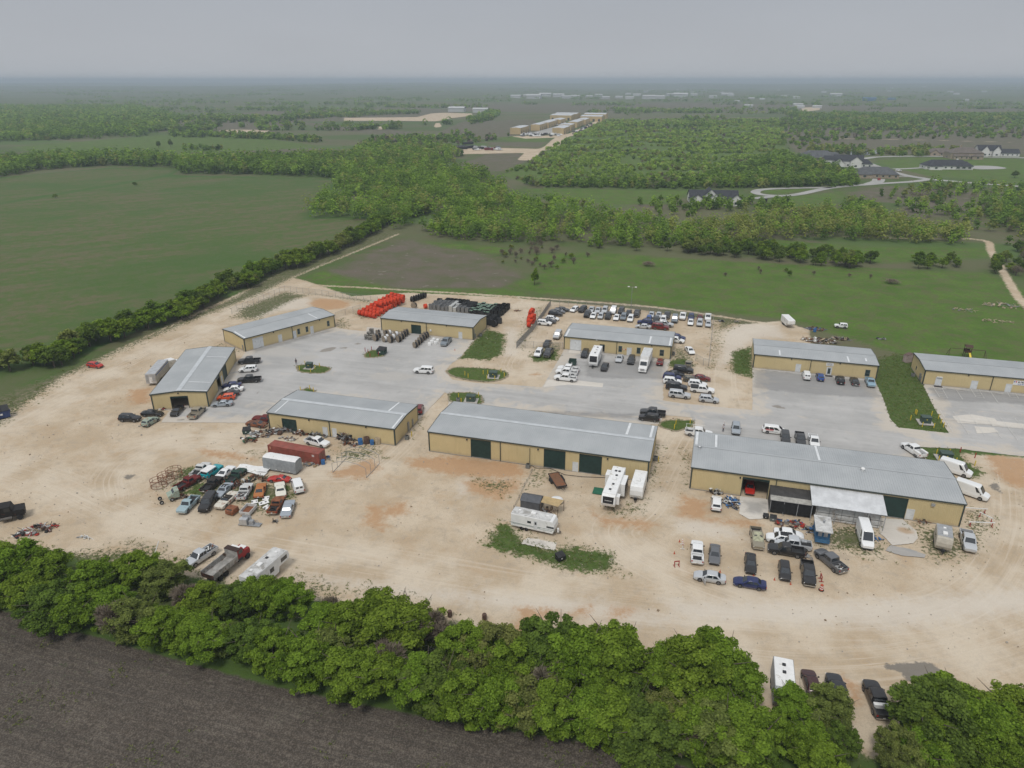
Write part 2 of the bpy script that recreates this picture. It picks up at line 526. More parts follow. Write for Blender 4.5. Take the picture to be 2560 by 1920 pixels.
LANES = [smooth_line(gp('F', q)) for q in (
 [(-200,1010),(0,1010),(120,1040),(280,1110),(480,1160),(700,1200),(1000,1250),(1300,1300),(1600,1330),(1900,1340),(2100,1290),(2190,1150),(2180,1010),(2150,960)],
 [(600,620),(480,690),(330,760),(150,850),(0,930),(-150,1000)],
 [(900,890),(860,950),(780,1010),(660,1020)],
 [(240,1080),(235,1030),(290,980),(400,950),(560,960)],
 [(1480,930),(1440,1000),(1390,1090),(1330,1150),(1420,1220),(1600,1290)],
 [(1130,660),(1150,720),(1110,790),(1160,800)],
 [(2400,1300),(2100,1400),(1800,1440),(1500,1420)],
 [(1570,900),(1560,800),(1600,720),(1680,700)])]
_ys = [-160, -80, -20, 20, 40, 50]
_y = 56.0
while _y < 24000:
 _ys.append(_y)
 _y += max(0.68 if _y < 240 else 0.9, 0.0125 * (_y - 170))
_ys.append(24000.0)
_ts = np.concatenate([[-2.6, -1.8, -1.35, -1.12], np.linspace(-0.98, 0.98, 400), [1.12, 1.35, 1.8, 2.6]])
_Y, _T = np.meshgrid(np.array(_ys), _ts, indexing='ij')
_X = _T * np.maximum(_Y, 70.0)
_nr, _nc = _X.shape
gx, gy = _X.ravel(), _Y.ravel()
rng = np.random.default_rng(7)
def vnoise(x, y, s, seed=0):
 """cheap value noise for relief"""
 x, y = x / s + seed * 17.3, y / s + seed * 9.1
 xi, yi = np.floor(x).astype(int), np.floor(y).astype(int)
 fx, fy = x - xi, y - yi
 fx, fy = fx * fx * (3 - 2 * fx), fy * fy * (3 - 2 * fy)
 def h(a, b):
  n = (a * 374761393 + b * 668265263 + seed * 1442695) & 0x7fffffff
  n = (n ^ (n >> 13)) * 1274126177 & 0x7fffffff
  return ((n ^ (n >> 16)) & 0xffff) / 65535.0
 return (h(xi, yi) * (1 - fx) + h(xi + 1, yi) * fx) * (1 - fy) + (h(xi, yi + 1) * (1 - fx) + h(xi + 1, yi + 1) * fx) * fy
att = {}
for k, polys in ZONES.items():
 d = np.full(gx.shape, -25.0)
 for p in polys:
  d = np.maximum(d, sdf(p, gx, gy))
 for pts, w in LINES.get(k, []):
  d = np.maximum(d, sline(smooth_line(pts), w, gx, gy))
 att[k] = d
ld, ls = np.full(gx.shape, 60.0), np.zeros(gx.shape)
near = (gy < 260) & (np.abs(gx) < 190)
for li, ln in enumerate(LANES):
 P = np.array(ln)
 acc = li * 500.0
 nx, ny = gx[near], gy[near]
 bd, bs = ld[near], ls[near]
 for i in range(len(P) - 1):
  ax, ay = P[i]
  ex, ey = P[i + 1] - P[i]
  L = math.hypot(ex, ey)
  t = ((nx - ax) * ex + (ny - ay) * ey) / (L * L)
  tc = np.clip(t, 0, 1)
  dd = np.hypot(nx - ax - tc * ex, ny - ay - tc * ey)
  side = np.sign((nx - ax) * ey - (ny - ay) * ex)
  better = dd < np.abs(bd)
  bd = np.where(better, dd * side, bd)
  bs = np.where(better, acc + tc * L, bs)
  acc += L
 ld[near], ls[near] = bd, bs
att['lane_d'], att['lane_s'] = ld, ls
gz = (vnoise(gx, gy, 9, 1) - 0.5) * 0.10 * (gy < 400)
gz = np.where(att['plough'] > 0, (vnoise(gx, gy, 1.1, 3) - 0.5) * 0.22 + (vnoise(gx, gy, 6, 4) - 0.5) * 0.2, gz)
gz -= 0.06
def terr(x, y):
 f = np.clip((y - 2500) / 9000, 0, 1)
 return f * (vnoise(x, y, 2600, 5) * 44 + vnoise(x, y, 700, 6) * 16 - 6) * np.clip((24500 - y) / 5000, 0.25, 1)
gz = gz + terr(gx, gy)
def sheet(name, X, Y, Z, nr, nc, attrs, material):
 me = bpy.data.meshes.new(name)
 n = X.size
 me.vertices.add(n)
 me.vertices.foreach_set('co', np.stack([X, Y, Z], 1).ravel().astype(np.float32))
 i, j = np.meshgrid(np.arange(nr - 1), np.arange(nc - 1), indexing='ij')
 a = (i * nc + j).ravel()
 q = np.stack([a, a + 1, a + nc + 1, a + nc], 1).astype(np.int32)
 me.loops.add(q.size)
 me.polygons.add(len(q))
 me.loops.foreach_set('vertex_index', q.ravel())
 me.polygons.foreach_set('loop_start', (np.arange(len(q)) * 4).astype(np.int32))
 me.polygons.foreach_set('use_smooth', np.ones(len(q), bool))
 me.update(calc_edges=True)
 me.validate()
 for k, v in attrs.items():
  at = me.attributes.new(k, 'FLOAT', 'POINT')
  at.data.foreach_set('value', v.astype(np.float32))
 me.materials.append(material)
 return add(name, me)
def ground_material():
 t = NT('ground_cover')
 v = t.coord('Object')
 n_big = t.noise(v, 0.012, 4, 0.6)
 n_mid = t.noise(v, 0.09, 4, 0.6)
 n_small = t.noise(v, 0.7, 4, 0.65)
 n_fine = t.noise(v, 5.0, 2, 0.7)
 n_15 = t.noise(v, 1.5, 4, 0.75)
 n_02 = t.noise(v, 0.2, 4, 0.65, 0.5)
 edge = t.math('ADD', t.math('MULTIPLY', t.math('SUBTRACT', n_small, 0.5), 3.2), t.math('MULTIPLY', t.math('SUBTRACT', t.noise(v, 2.6, 3, 0.7), 0.5), 1.6))
 def zone(name, soft=0.5, amp=1.0, bias=0.0):
  d = t.math('ADD', t.attr(name), t.math('MULTIPLY', edge, amp))
  return t.step(d, -soft + bias, soft + bias)
 # open country: rough pasture, brown-green mottling at several sizes
 c = t.mix(t.step(n_big, 0.38, 0.62), (0.072, 0.115, 0.03), (0.112, 0.11, 0.058))
 c = t.mix(t.step(n_mid, 0.42, 0.66), c, (0.065, 0.115, 0.026))
 c = t.mix(t.math('MULTIPLY', t.step(n_small, 0.5, 0.7), 0.45), c, (0.115, 0.105, 0.07))
 n_far = t.noise(t.mapping(v, (0.0011, 0.0042, 1)), 1.0, 3, 0.6)
 c = t.mix(t.math('MULTIPLY', t.step(n_far, 0.47, 0.53), 0.6), c, t.mix(t.step(n_far, 0.56, 0.6), (0.14, 0.125, 0.08), (0.085, 0.14, 0.04)))
 # fallow
 fl = t.mix(t.step(n_mid, 0.35, 0.7), (0.135, 0.115, 0.088), (0.10, 0.108, 0.055))
 fl = t.mix(t.math('MULTIPLY', t.step(n_02, 0.62, 0.7), 0.6), fl, (0.26, 0.235, 0.2))
 c = t.mix(zone('fallow', 3.0, 4.5), c, fl)
 # crop fields: long drill stripes
 st = t.noise(t.mapping(v, (0.015, 0.12, 1), (0, 0, R(-38))), 1.0, 4, 0.6)
 fd = t.mix(t.math('MULTIPLY', t.step(t.math('ADD', t.math('MULTIPLY', st, .45), t.math('MULTIPLY', n_02, .55)), 0.4, 0.62), .95), (0.074, 0.12, 0.028), (0.13, 0.118, 0.064))
 fd = t.mix(t.math('MULTIPLY', t.step(n_big, 0.45, 0.65), 0.75), fd, (0.055, 0.115, 0.022))
 fd = t.mix(t.math('MULTIPLY', t.step(n_small, 0.48, 0.75), 0.4), fd, (0.12, 0.115, 0.085))
 fd = t.mix(t.math('MULTIPLY', t.step(n_15, 0.45, 0.7), 0.28), fd, (0.042, 0.062, 0.022))
 # a greener margin round the field
 fd = t.mix(t.math('MULTIPLY', t.step(t.attr('field'), 9.0, 0.0), 0.7), fd, (0.046, 0.115, 0.02))
 c = t.mix(zone('field', 1.0, 1.5), c, fd)
 lu = t.mix(t.step(n_mid, 0.35, 0.65), (0.07, 0.138, 0.018), (0.10, 0.175, 0.027))
 lu = t.mix(t.math('MULTIPLY', t.step(n_small, 0.45, 0.68), 0.75), lu, (0.095, 0.10, 0.045))
 lu = t.mix(t.math('MULTIPLY', t.step(n_02, 0.46, 0.62), 0.75), lu, (0.112, 0.12, 0.05))
 lu = t.mix(t.math('MULTIPLY', t.step(n_15, 0.42, 0.66), 0.3), lu, (0.036, 0.074, 0.014))
 c = t.mix(zone('lush', 2.5, 4.5), c, lu)
 # caliche yard
 ca = t.mix(t.step(n_mid, 0.34, 0.66), (0.45, 0.355, 0.245), (0.56, 0.47, 0.355))
 ca = t.mix(t.math('MULTIPLY', t.step(n_02, 0.5, 0.72), 0.55), ca, (0.43, 0.30, 0.18))
 ca = t.mix(t.math('MULTIPLY', t.step(t.noise(v, 0.45, 5, 0.75, 0.4), 0.5, 0.66), 0.5), ca, (0.36, 0.305, 0.24))
 ca = t.mix(t.math('MULTIPLY', t.step(n_fine, 0.42, 0.75), 0.4), ca, (0.30, 0.25, 0.19))
 # wheel tracks run along the lanes
 cmb = t.n('CombineXYZ')
 t.put(cmb.inputs[0], t.math('MULTIPLY', t.attr('lane_d'), 1.9))
 t.put(cmb.inputs[1], t.math('MULTIPLY', t.attr('lane_s'), 0.035))
 trk = t.noise(cmb.outputs[0], 1.0, 4, 0.7)
 wgt = t.step(t.math('ABSOLUTE', t.math('ADD', t.attr('lane_d'), t.math('MULTIPLY', edge, 0.6))), 7.5, 2.0)
 ca = t.mix(t.math('MULTIPLY', t.math('MULTIPLY', t.step(trk, 0.5, 0.66), wgt), 0.65), ca, (0.57, 0.49, 0.39))
 ca = t.mix(t.math('MULTIPLY', t.math('MULTIPLY', t.step(trk, 0.48, 0.33), wgt), 0.45), ca, (0.37, 0.30, 0.215))
 ca = t.mix(t.math('MULTIPLY', t.math('MULTIPLY', t.step(n_mid, 0.35, 0.6), wgt), 0.45), ca, (0.60, 0.53, 0.43))
 ca = t.mix(t.math('MULTIPLY', zone('pale', 2.0, 1.6), 0.65), ca, (0.58, 0.53, 0.46))
 og = t.mix(n_small, (0.47, 0.285, 0.15), (0.37, 0.225, 0.125))
 ca = t.mix(t.math('MULTIPLY', zone('orange', 1.3, 1.6), 0.85), ca, og)
 c = t.mix(zone('caliche', 0.6, 1.0), c, ca)
 # weeds break up into separate clumps
 wd = t.mix(t.step(n_small, 0.35, 0.65), (0.082, 0.10, 0.034), (0.15, 0.14, 0.085))
 clump = t.math('ADD', n_15, t.math('MULTIPLY', t.step(t.attr('weeds'), -0.5, 5.0), 0.22))
 c = t.mix(t.math('MULTIPLY', t.step(clump, 0.54, 0.64), zone('weeds', 0.8, 1.2)), c, wd)
 gr = t.mix(t.step(n_small, 0.3, 0.7), (0.05, 0.088, 0.018), (0.08, 0.12, 0.028))
 gr = t.mix(t.math('MULTIPLY', t.step(n_15, 0.5, 0.68), 0.7), gr, (0.15, 0.132, 0.085))
 c = t.mix(zone('grass', 0.6, 1.7), c, gr)
 c = t.mix(t.math('MULTIPLY', zone('stain', 0.25, 0.5), 0.85), c, (0.155, 0.145, 0.13))
 # ploughed soil and its grass verge
 so = t.mix(t.step(n_15, 0.35, 0.68), (0.076, 0.062, 0.049), (0.155, 0.13, 0.105))
 so = t.mix(t.math('MULTIPLY', t.step(n_02, 0.48, 0.68), 0.6), so, (0.17, 0.147, 0.12))
 fur = t.noise(t.mapping(v, (0.05, 2.2, 1), (0, 0, R(16))), 1.0, 3, 0.6)
 so = t.mix(t.math('MULTIPLY', t.step(fur, 0.42, 0.58), 0.6), so, (0.07, 0.06, 0.05))
 so = t.mix(t.math('MULTIPLY', t.step(t.math('ADD', n_15, t.math('MULTIPLY', n_mid, 0.35)), 0.80, 0.88), 0.8), so, (0.045, 0.085, 0.02))
 so = t.mix(t.math('MULTIPLY', t.step(n_fine, 0.42, 0.6), 0.65), so, t.mix(n_small, (0.03, 0.025, 0.022), (0.05, 0.044, 0.038)))
 so = t.mix(t.math('MULTIPLY', t.step(n_fine, 0.46, 0.34), 0.5), so, (0.15, 0.135, 0.118))
 verge = t.mix(n_small, (0.05, 0.09, 0.018), (0.08, 0.125, 0.03))
 dpl = t.math('ADD', t.attr('plough'), t.math('MULTIPLY', edge, 0.25))
 c = t.mix(t.math('MULTIPLY', t.step(dpl, -11.0, -5.5), t.step(t.attr('caliche'), 1.0, -1.0)), c, verge)
 c = t.mix(t.step(dpl, -0.3, 0.3), c, so)
 m = t.base(c, 0.95, 0.0, 0.15)
 hh = t.math('ADD', t.math('MULTIPLY', n_fine, 0.35), n_15)
 t.bump(hh, 0.55, 0.16)
 return m
GM = ground_material()
ground = sheet('ground', gx, gy, gz, _nr, _nc, att, GM)
put(ground, kind='structure')
# ------------------------------------------------------------------ paved lots: conforming sheets with a distance-to-edge attribute
def cdt_sheet(name, poly, step, z, material, extra=None, jitter=0.0, mound=0.0, seed=1):
 rnd = random.Random(seed)
 pts = []
 for i in range(len(poly)):
  a, b = Vector(poly[i]), Vector(poly[(i + 1) % len(poly)])
  L = (b - a).length
  n = max(1, int(L / (step * 0.5 if jitter else step)))
  for k in range(n):
   p = a.lerp(b, k / n)
   if jitter:
    p = p + Vector((rnd.gauss(0, jitter), rnd.gauss(0, jitter)))
   pts.append(p)
 nb = len(pts)
 xs = [p.x for p in pts]
 ys = [p.y for p in pts]
 gxx, gyy = np.meshgrid(np.arange(min(xs), max(xs), step), np.arange(min(ys), max(ys), step))
 gxx = gxx.ravel() + rng.uniform(-.2, .2, gxx.size) * step
 gyy = gyy.ravel() + rng.uniform(-.2, .2, gyy.size) * step
 d = sdf([(p.x, p.y) for p in pts], gxx, gyy)
 keep = d > step * 0.4
 pts += [Vector((a, b)) for a, b in zip(gxx[keep], gyy[keep])]
 vo, eo, fo, *_ = delaunay_2d_cdt(pts, [(i, (i + 1) % nb) for i in range(nb)], [], 1, 1e-5)
 X = np.array([p.x for p in vo])
 Y = np.array([p.y for p in vo])
 ed = np.maximum(sdf([(p.x, p.y) for p in pts[:nb]], X, Y), 0)
 Z = z + mound * (1 - np.exp(-ed / 0.8))
 me = bpy.data.meshes.new(name)
 me.from_pydata(list(zip(X.tolist(), Y.tolist(), Z.tolist())), [], [tuple(f) for f in fo])
 at = me.attributes.new('edge', 'FLOAT', 'POINT')
 at.data.foreach_set('value', ed.astype(np.float32))
 for k in ('white', 'puddle', 'oil', 'rust'):
  polys = (extra or {}).get(k, [])
  dd = np.full(X.shape, -25.0)
  for p in polys:
   dd = np.maximum(dd, sdf(p, X, Y))
  at = me.attributes.new(k, 'FLOAT', 'POINT')
  at.data.foreach_set('value', dd.astype(np.float32))
 me.polygons.foreach_set('use_smooth', [True] * len(me.polygons))
 me.materials.append(material)
 bm = bmesh.new()
 bm.from_mesh(me)
 bmesh.ops.recalc_face_normals(bm, faces=bm.faces)
 if sum(f.normal.z for f in bm.faces) < 0:
  bmesh.ops.reverse_faces(bm, faces=bm.faces)
 bm.to_mesh(me)
 bm.free()
 return put(add(name, me), kind='structure')
def paving_material(name, a, b, dust, dust_amt, patch=(0.42, 0.40, 0.37), dark=(0.19, 0.187, 0.183)):
 t = NT(name)
 v = t.coord('Object')
 n1, n2, n3 = t.noise(v, 0.07, 5, 0.6), t.noise(v, 0.5, 5, 0.7, 0.5), t.noise(v, 6.0, 2, 0.6)
 c = t.mix(t.step(n1, 0.35, 0.65), a, b)
 st = t.noise(t.mapping(v, (0.03, 0.4, 1), (0, 0, R(16))), 1.0, 5, 0.7)
 c = t.mix(t.math('MULTIPLY', t.step(st, 0.42, 0.68), 0.4), c, tuple(x * 1.22 for x in b))
 c = t.mix(t.math('MULTIPLY', t.step(n2, 0.52, 0.75), 0.35), c, tuple(x * 0.72 for x in a))
 c = t.mix(t.math('MULTIPLY', t.step(n3, 0.4, 0.8), 0.2), c, tuple(x * 0.6 for x in a))
 dn = t.math('ADD', t.noise(v, 0.22, 5, 0.65, 0.6), t.math('MULTIPLY', t.step(t.attr('edge'), 7.0, 0.0), 0.26))
 c = t.mix(t.math('MULTIPLY', t.step(dn, 0.56, 0.78), dust_amt), c, dust)
 ed = t.math('ADD', t.math('MULTIPLY', t.math('SUBTRACT', n2, 0.5), 2.5), t.math('MULTIPLY', t.math('SUBTRACT', t.noise(v, 1.8, 4, 0.7), 0.5), 1.5))
 c = t.mix(t.math('MULTIPLY', t.step(t.math('ADD', t.attr('white'), ed), -0.6, 0.8), 0.7), c, patch)
 c = t.mix(t.math('MULTIPLY', t.step(t.math('ADD', t.attr('puddle'), t.math('MULTIPLY', ed, 0.35)), -0.1, 0.15), 0.7), c, (0.2, 0.175, 0.14))
 c = t.mix(t.math('MULTIPLY', t.step(t.math('ADD', t.attr('oil'), ed), -0.6, 1.2), 0.55), c, dark)
 rusty = t.mix(n2, (0.42, 0.22, 0.08), (0.40, 0.33, 0.24))
 c = t.mix(t.math('MULTIPLY', t.step(t.math('ADD', t.attr('rust'), t.math('MULTIPLY', ed, 0.4)), -0.3, 0.6), 0.75), c, rusty)
 m = t.base(c, 0.9, 0.0, 0.25)
 t.bump(t.math('ADD', n3, n2), 0.25, 0.03)
 return m
ASPH = paving_material('grey_chipseal', (0.35, 0.345, 0.335), (0.43, 0.422, 0.41), (0.53, 0.47, 0.39), 0.7)
CONC = paving_material('old_concrete', (0.30, 0.295, 0.288), (0.37, 0.362, 0.352), (0.42, 0.385, 0.335), 0.3)
CONC_W = paving_material('pale_concrete', (0.54, 0.51, 0.465), (0.60, 0.57, 0.52), (0.5, 0.43, 0.34), 0.15)
asphalt_poly = (gp('Z1', [(285, 1160), (330, 1100), (375, 1042), (560, 1000), (690, 950), (935, 640), (990, 590), (1010, 560), (1100, 480), (1785, 300), (1795, 345), (1930, 362), (2040, 372)])
    + gp('Z2', [(190, 442), (200, 405), (700, 440), (1120, 505), (1120, 527), (1000, 675), (930, 720), (870, 790), (940, 862), (1150, 890), (1400, 902), (1700, 926)])
    + gp('Z3', [(330, 925), (500, 640), (540, 560), (1440, 640), (1440, 690), (1418, 760), (1376, 930), (1376, 1040), (1500, 1060), (1850, 1096), (2152, 1124)])
    + gp('Z4', [(237, 945), (236, 620), (300, 560), (1100, 660), (1125, 727), (1190, 870), (1238, 1010), (1300, 1072), (1500, 1097), (1664, 1113), (1560, 930), (1480, 767), (1520, 720), (2400, 790), (2700, 860)])
    + gp('F', [(2420, 960), (2400, 1010), (2212, 986), (2140, 978)])
    + gp('W1', [(560, 770), (255, 758), (312, 870), (200, 900)])
    + gp('Y3', [(1500, 420), (250, 250), (180, 200), (200, 68)])
    + gp('Z3', [(1640, 1190), (1380, 1165), (1345, 1240), (1200, 1260), (300, 1130)])
    + gp('Z2', [(900, 1090), (905, 985), (870, 972), (800, 1045), (640, 1212), (580, 1180), (300, 1100)])
    + gp('Z1', [(1600, 930), (1440, 950), (1240, 1080), (1190, 1166), (800, 1162)]))
EXTRA = {
 'white': [gp('Z1', [(1090, 530), (1240, 500), (1500, 530), (1480, 600), (1250, 590), (1100, 570)]), gp('Z1', [(1440, 610), (1600, 570), (1680, 600), (1500, 640)]),
     gp('Z1', [(1120, 630), (1230, 640), (1240, 665), (1140, 670)]), gp('Z1', [(1800, 450), (1900, 430), (1960, 455), (1880, 475)]),
     gp('Z2', [(200, 820), (450, 790), (640, 830), (500, 870), (240, 860)]), gp('Z3', [(1060, 850), (1100, 830), (1130, 860), (1090, 870)])],
 'puddle': [gp('Z1', [(1645, 545), (1690, 525), (1780, 508), (1810, 512), (1760, 545), (1680, 555)]), gp('Z1', [(1835, 520), (1870, 505), (1903, 512), (1870, 530)]),
   gp('Z1', [(1945, 480), (1985, 472), (2025, 482), (1990, 492)]), gp('Z2', [(80, 550), (120, 540), (160, 552), (120, 562)]),
   gp('Z4', [(372, 915), (420, 910), (500, 930), (460, 938), (390, 930)]), gp('Z1', [(400, 1140), (470, 1130), (520, 1135), (460, 1145)]),
   gp('Z1', [(610, 1135), (640, 1115), (680, 1115), (650, 1132)]), gp('Z1', [(1105, 925), (1150, 850), (1180, 800), (1192, 805), (1150, 870), (1115, 928)])],
 'oil': [gp('Z3', [(700, 700), (1400, 700), (1380, 860), (700, 850)]), gp('Z4', [(240, 650), (1130, 735), (1180, 860), (700, 840), (240, 790)]),
   gp('Z4', [(1500, 780), (2600, 860), (2600, 920), (1580, 880)]), gp('Z1', [(1050, 530), (1780, 350), (1780, 370), (1100, 560)]), gp('Z3', [(100, 1120), (1150, 1150), (1150, 1200), (400, 1180)])],
}
put(cdt_sheet('asphalt_road', asphalt_poly, 1.25, 0.0, ASPH, EXTRA, jitter=0.06), kind='structure')
_sl = [0]
def slab(name, poly, mat_, z=0.012, step=0.9, extra=None, jit=0.03):
 _sl[0] += 1
 z = z + 0.004 * _sl[0]
 return cdt_sheet(name, poly, step, z, mat_, extra, jit)
slab('concrete_strip', gp('Z3', [(338, 925), (380, 862), (640, 868), (860, 893), (850, 927), (560, 905)]), CONC_W)
slab('concrete_ramp', gp('Z3', [(556, 628), (570, 596), (662, 602), (655, 637)]), CONC_W)
slab('concrete_patch', gp('Y2', [(1015, 1190), (1075, 1148), (1290, 1188), (1275, 1245)]), CONC_W, extra={'oil': [gp('Y2', [(1040, 1180), (1200, 1180), (1230, 1220), (1060, 1200)])]}, jit=0.08)
slab('concrete_apron', gp('Y3', [(1490, 760), (1650, 772), (1745, 850), (1755, 900), (1720, 935), (1580, 950), (1490, 860)]), CONC_W, extra={'rust': [gp('Y3', [(1590, 830), (1640, 815), (1740, 850), (1750, 875), (1650, 872)])]})
slab('concrete_apron', gp('Y3', [(1560, 948), (1700, 975), (1810, 1015), (1800, 1035), (1640, 1020), (1530, 985)]), CONC)
slab('concrete_apron', gp('Y3', [(525, 610), (715, 630), (725, 700), (700, 765), (590, 770), (520, 730)]), CONC_W, extra={'oil': [gp('Y3', [(540, 640), (715, 650), (690, 740), (560, 720)])]})
slab('concrete_patch', gp('Z4', [(1690, 990), (1830, 978), (2000, 1010), (2040, 1060), (1730, 1040)]), CONC_W)
slab('concrete_patch', gp('Z4', [(1850, 1065), (1990, 1075), (2030, 1110), (1870, 1118)]), CONC_W)
slab('concrete_patch', gp('W1', [(800, 545), (1085, 575), (1085, 615), (830, 590)]), CONC_W)
GRASS = NT('mown_grass')
_v = GRASS.coord('Object')
_c = GRASS.mix(GRASS.step(GRASS.noise(_v, 0.7, 4, 0.65), 0.3, 0.7), (0.05, 0.092, 0.017), (0.08, 0.125, 0.027))
_c = GRASS.mix(GRASS.math('MULTIPLY', GRASS.step(GRASS.noise(_v, 2.2, 4, 0.7), 0.48, 0.68), 0.7), _c, (0.15, 0.13, 0.075))
_c = GRASS.mix(GRASS.step(GRASS.math('ADD', GRASS.attr('edge'), GRASS.math('MULTIPLY', GRASS.noise(_v, 2.0, 4, 0.7), -1.1)), 0.05, -0.25), _c, (0.27, 0.23, 0.16))
GRASS.base(_c, 0.95, 0, 0.15)
GRASS.bump(GRASS.noise(_v, 5, 4, 0.7), 0.6, 0.12)
GRASS = GRASS.mat
ISLANDS = [('Z1', [(1447, 672), (1500, 662), (1620, 665), (1755, 690), (1700, 735), (1560, 738), (1470, 720)]),
     ('Z2', [(172, 640), (230, 608), (300, 610), (345, 655), (300, 668), (180, 672)]),
     ('Z2', [(875, 790), (950, 755), (1100, 755), (1250, 765), (1400, 790), (1418, 830), (1340, 870), (1200, 880), (1050, 860), (930, 830)]),
     ('Z2', [(900, 985), (950, 970), (1080, 970), (1180, 990), (1200, 1030), (1190, 1070), (920, 1050)]),
     ('Z1', [(1480, 880), (1560, 862), (1625, 890), (1560, 905)]),
     ('Z3', [(1350, 1222), (1400, 1210), (1520, 1208), (1640, 1215), (1635, 1270), (1560, 1290), (1480, 1310), (1340, 1265)])]
for i, (t_, q) in enumerate(ISLANDS):
 p = smooth_line(gp(t_, q) + [gp(t_, q)[0]], 4)[:-1]
 cdt_sheet('grass_island', p, 0.5, 0.018, GRASS, None, 0.10, 0.10, i)
# ------------------------------------------------------------------ yellow metal buildings
TAN = NT('tan_wall_panel')
_v = TAN.coord('Object')
_c = TAN.mix(TAN.step(TAN.noise(_v, 0.25, 3), 0.3, 0.7), (0.55, 0.45, 0.25), (0.60, 0.49, 0.275))
_c = TAN.mix(TAN.math('MULTIPLY', TAN.step(TAN.noise(TAN.mapping(_v, (2.5, 2.5, 0.15)), 1.0, 4, 0.7), 0.52, 0.78), 0.3), _c, (0.36, 0.285, 0.15))
_s = TAN.n('SeparateXYZ')
TAN.put(_s.inputs[0], _v)
_c = TAN.mix(TAN.math('MULTIPLY', TAN.step(TAN.math('ADD', _s.outputs[2], TAN.math('MULTIPLY', TAN.noise(_v, 1.2, 4), -0.9)), 0.35, -0.25), 0.5), _c, (0.40, 0.32, 0.22))
TAN.base(_c, 0.5, 0.0, 0.35)
TAN = TAN.mat
ROOF = NT('galvalume_roof')
_v = ROOF.coord('Object')
_c = ROOF.mix(ROOF.step(ROOF.noise(_v, 0.18, 4), 0.3, 0.7), (0.37, 0.39, 0.40), (0.43, 0.448, 0.455))
_c = ROOF.mix(ROOF.math('MULTIPLY', ROOF.step(ROOF.noise(ROOF.mapping(_v, (3.2, 0.12, 1)), 1.0, 4, 0.7), 0.4, 0.75), 0.15), _c, (0.34, 0.355, 0.37))
_c = ROOF.mix(ROOF.math('MULTIPLY', ROOF.step(ROOF.noise(_v, 0.8, 5, 0.75), 0.6, 0.8), 0.35), _c, (0.30, 0.29, 0.27))
ROOF.base(_c, 0.5, 0.15, 0.4)
ROOF = ROOF.mat
ROOF_LT = mat('translucent_roof_panel', (0.66, 0.68, 0.69), 0.5, 0, 0.08, 0.6)
RIDGE_LT = mat('pale_ridge_sheet', (0.52, 0.545, 0.56), 0.5, 0.2, 0.08, 0.6)
TRIM = mat('dark_green_trim', (0.045, 0.058, 0.052), 0.5, 0, 0.15)
GDOOR = mat('green_roller_door', (0.012, 0.035, 0.03), 0.45, 0, 0.2)
WDOOR = mat('white_door', (0.62, 0.64, 0.65), 0.45, 0, 0.06, dirt=(0.4, 0.38, 0.34), dirt_amt=0.1)
GLASS = mat('window_glass', (0.03, 0.05, 0.05), 0.08, 0, 0.2, spec=0.6)
WFRAME = mat('window_frame', (0.16, 0.19, 0.18), 0.5)
STEEL = mat('grey_steel', (0.3, 0.31, 0.32), 0.5, 0.5)
DARK = mat('black_iron', (0.02, 0.02, 0.022), 0.55)
WHITE = mat('white_paint', (0.72, 0.72, 0.71), 0.45, 0, 0.05, dirt=(0.45, 0.42, 0.37), dirt_amt=0.1)
SLABM = mat('foundation_concrete', (0.33, 0.31, 0.28), 0.9)
def ribbed(mb, s0, s1, z0, z1f, fn, pitch=0.3, depth=0.035):
 """vertical ribs between s0 and s1; z1f(s) is the top; fn(s, out, z) -> point"""
 xs = [s0]
 k = math.ceil(s0 / pitch - 1e-6)
 while k * pitch < s1 - 0.06:
  b = k * pitch
  for o in (-.05, -.025, .025, .05):
   if s0 + 0.01 < b + o < s1 - 0.01:
    xs.append(b + o)
  k += 1
 xs.append(s1)
 def out(s):
  d = abs(s / pitch - round(s / pitch)) * pitch
  return depth if d < 0.03 else 0.0
 mb.grid([[fn(s, out(s), z0) for s in xs], [fn(s, out(s), z1f(s)) for s in xs]])
BUILD = {}
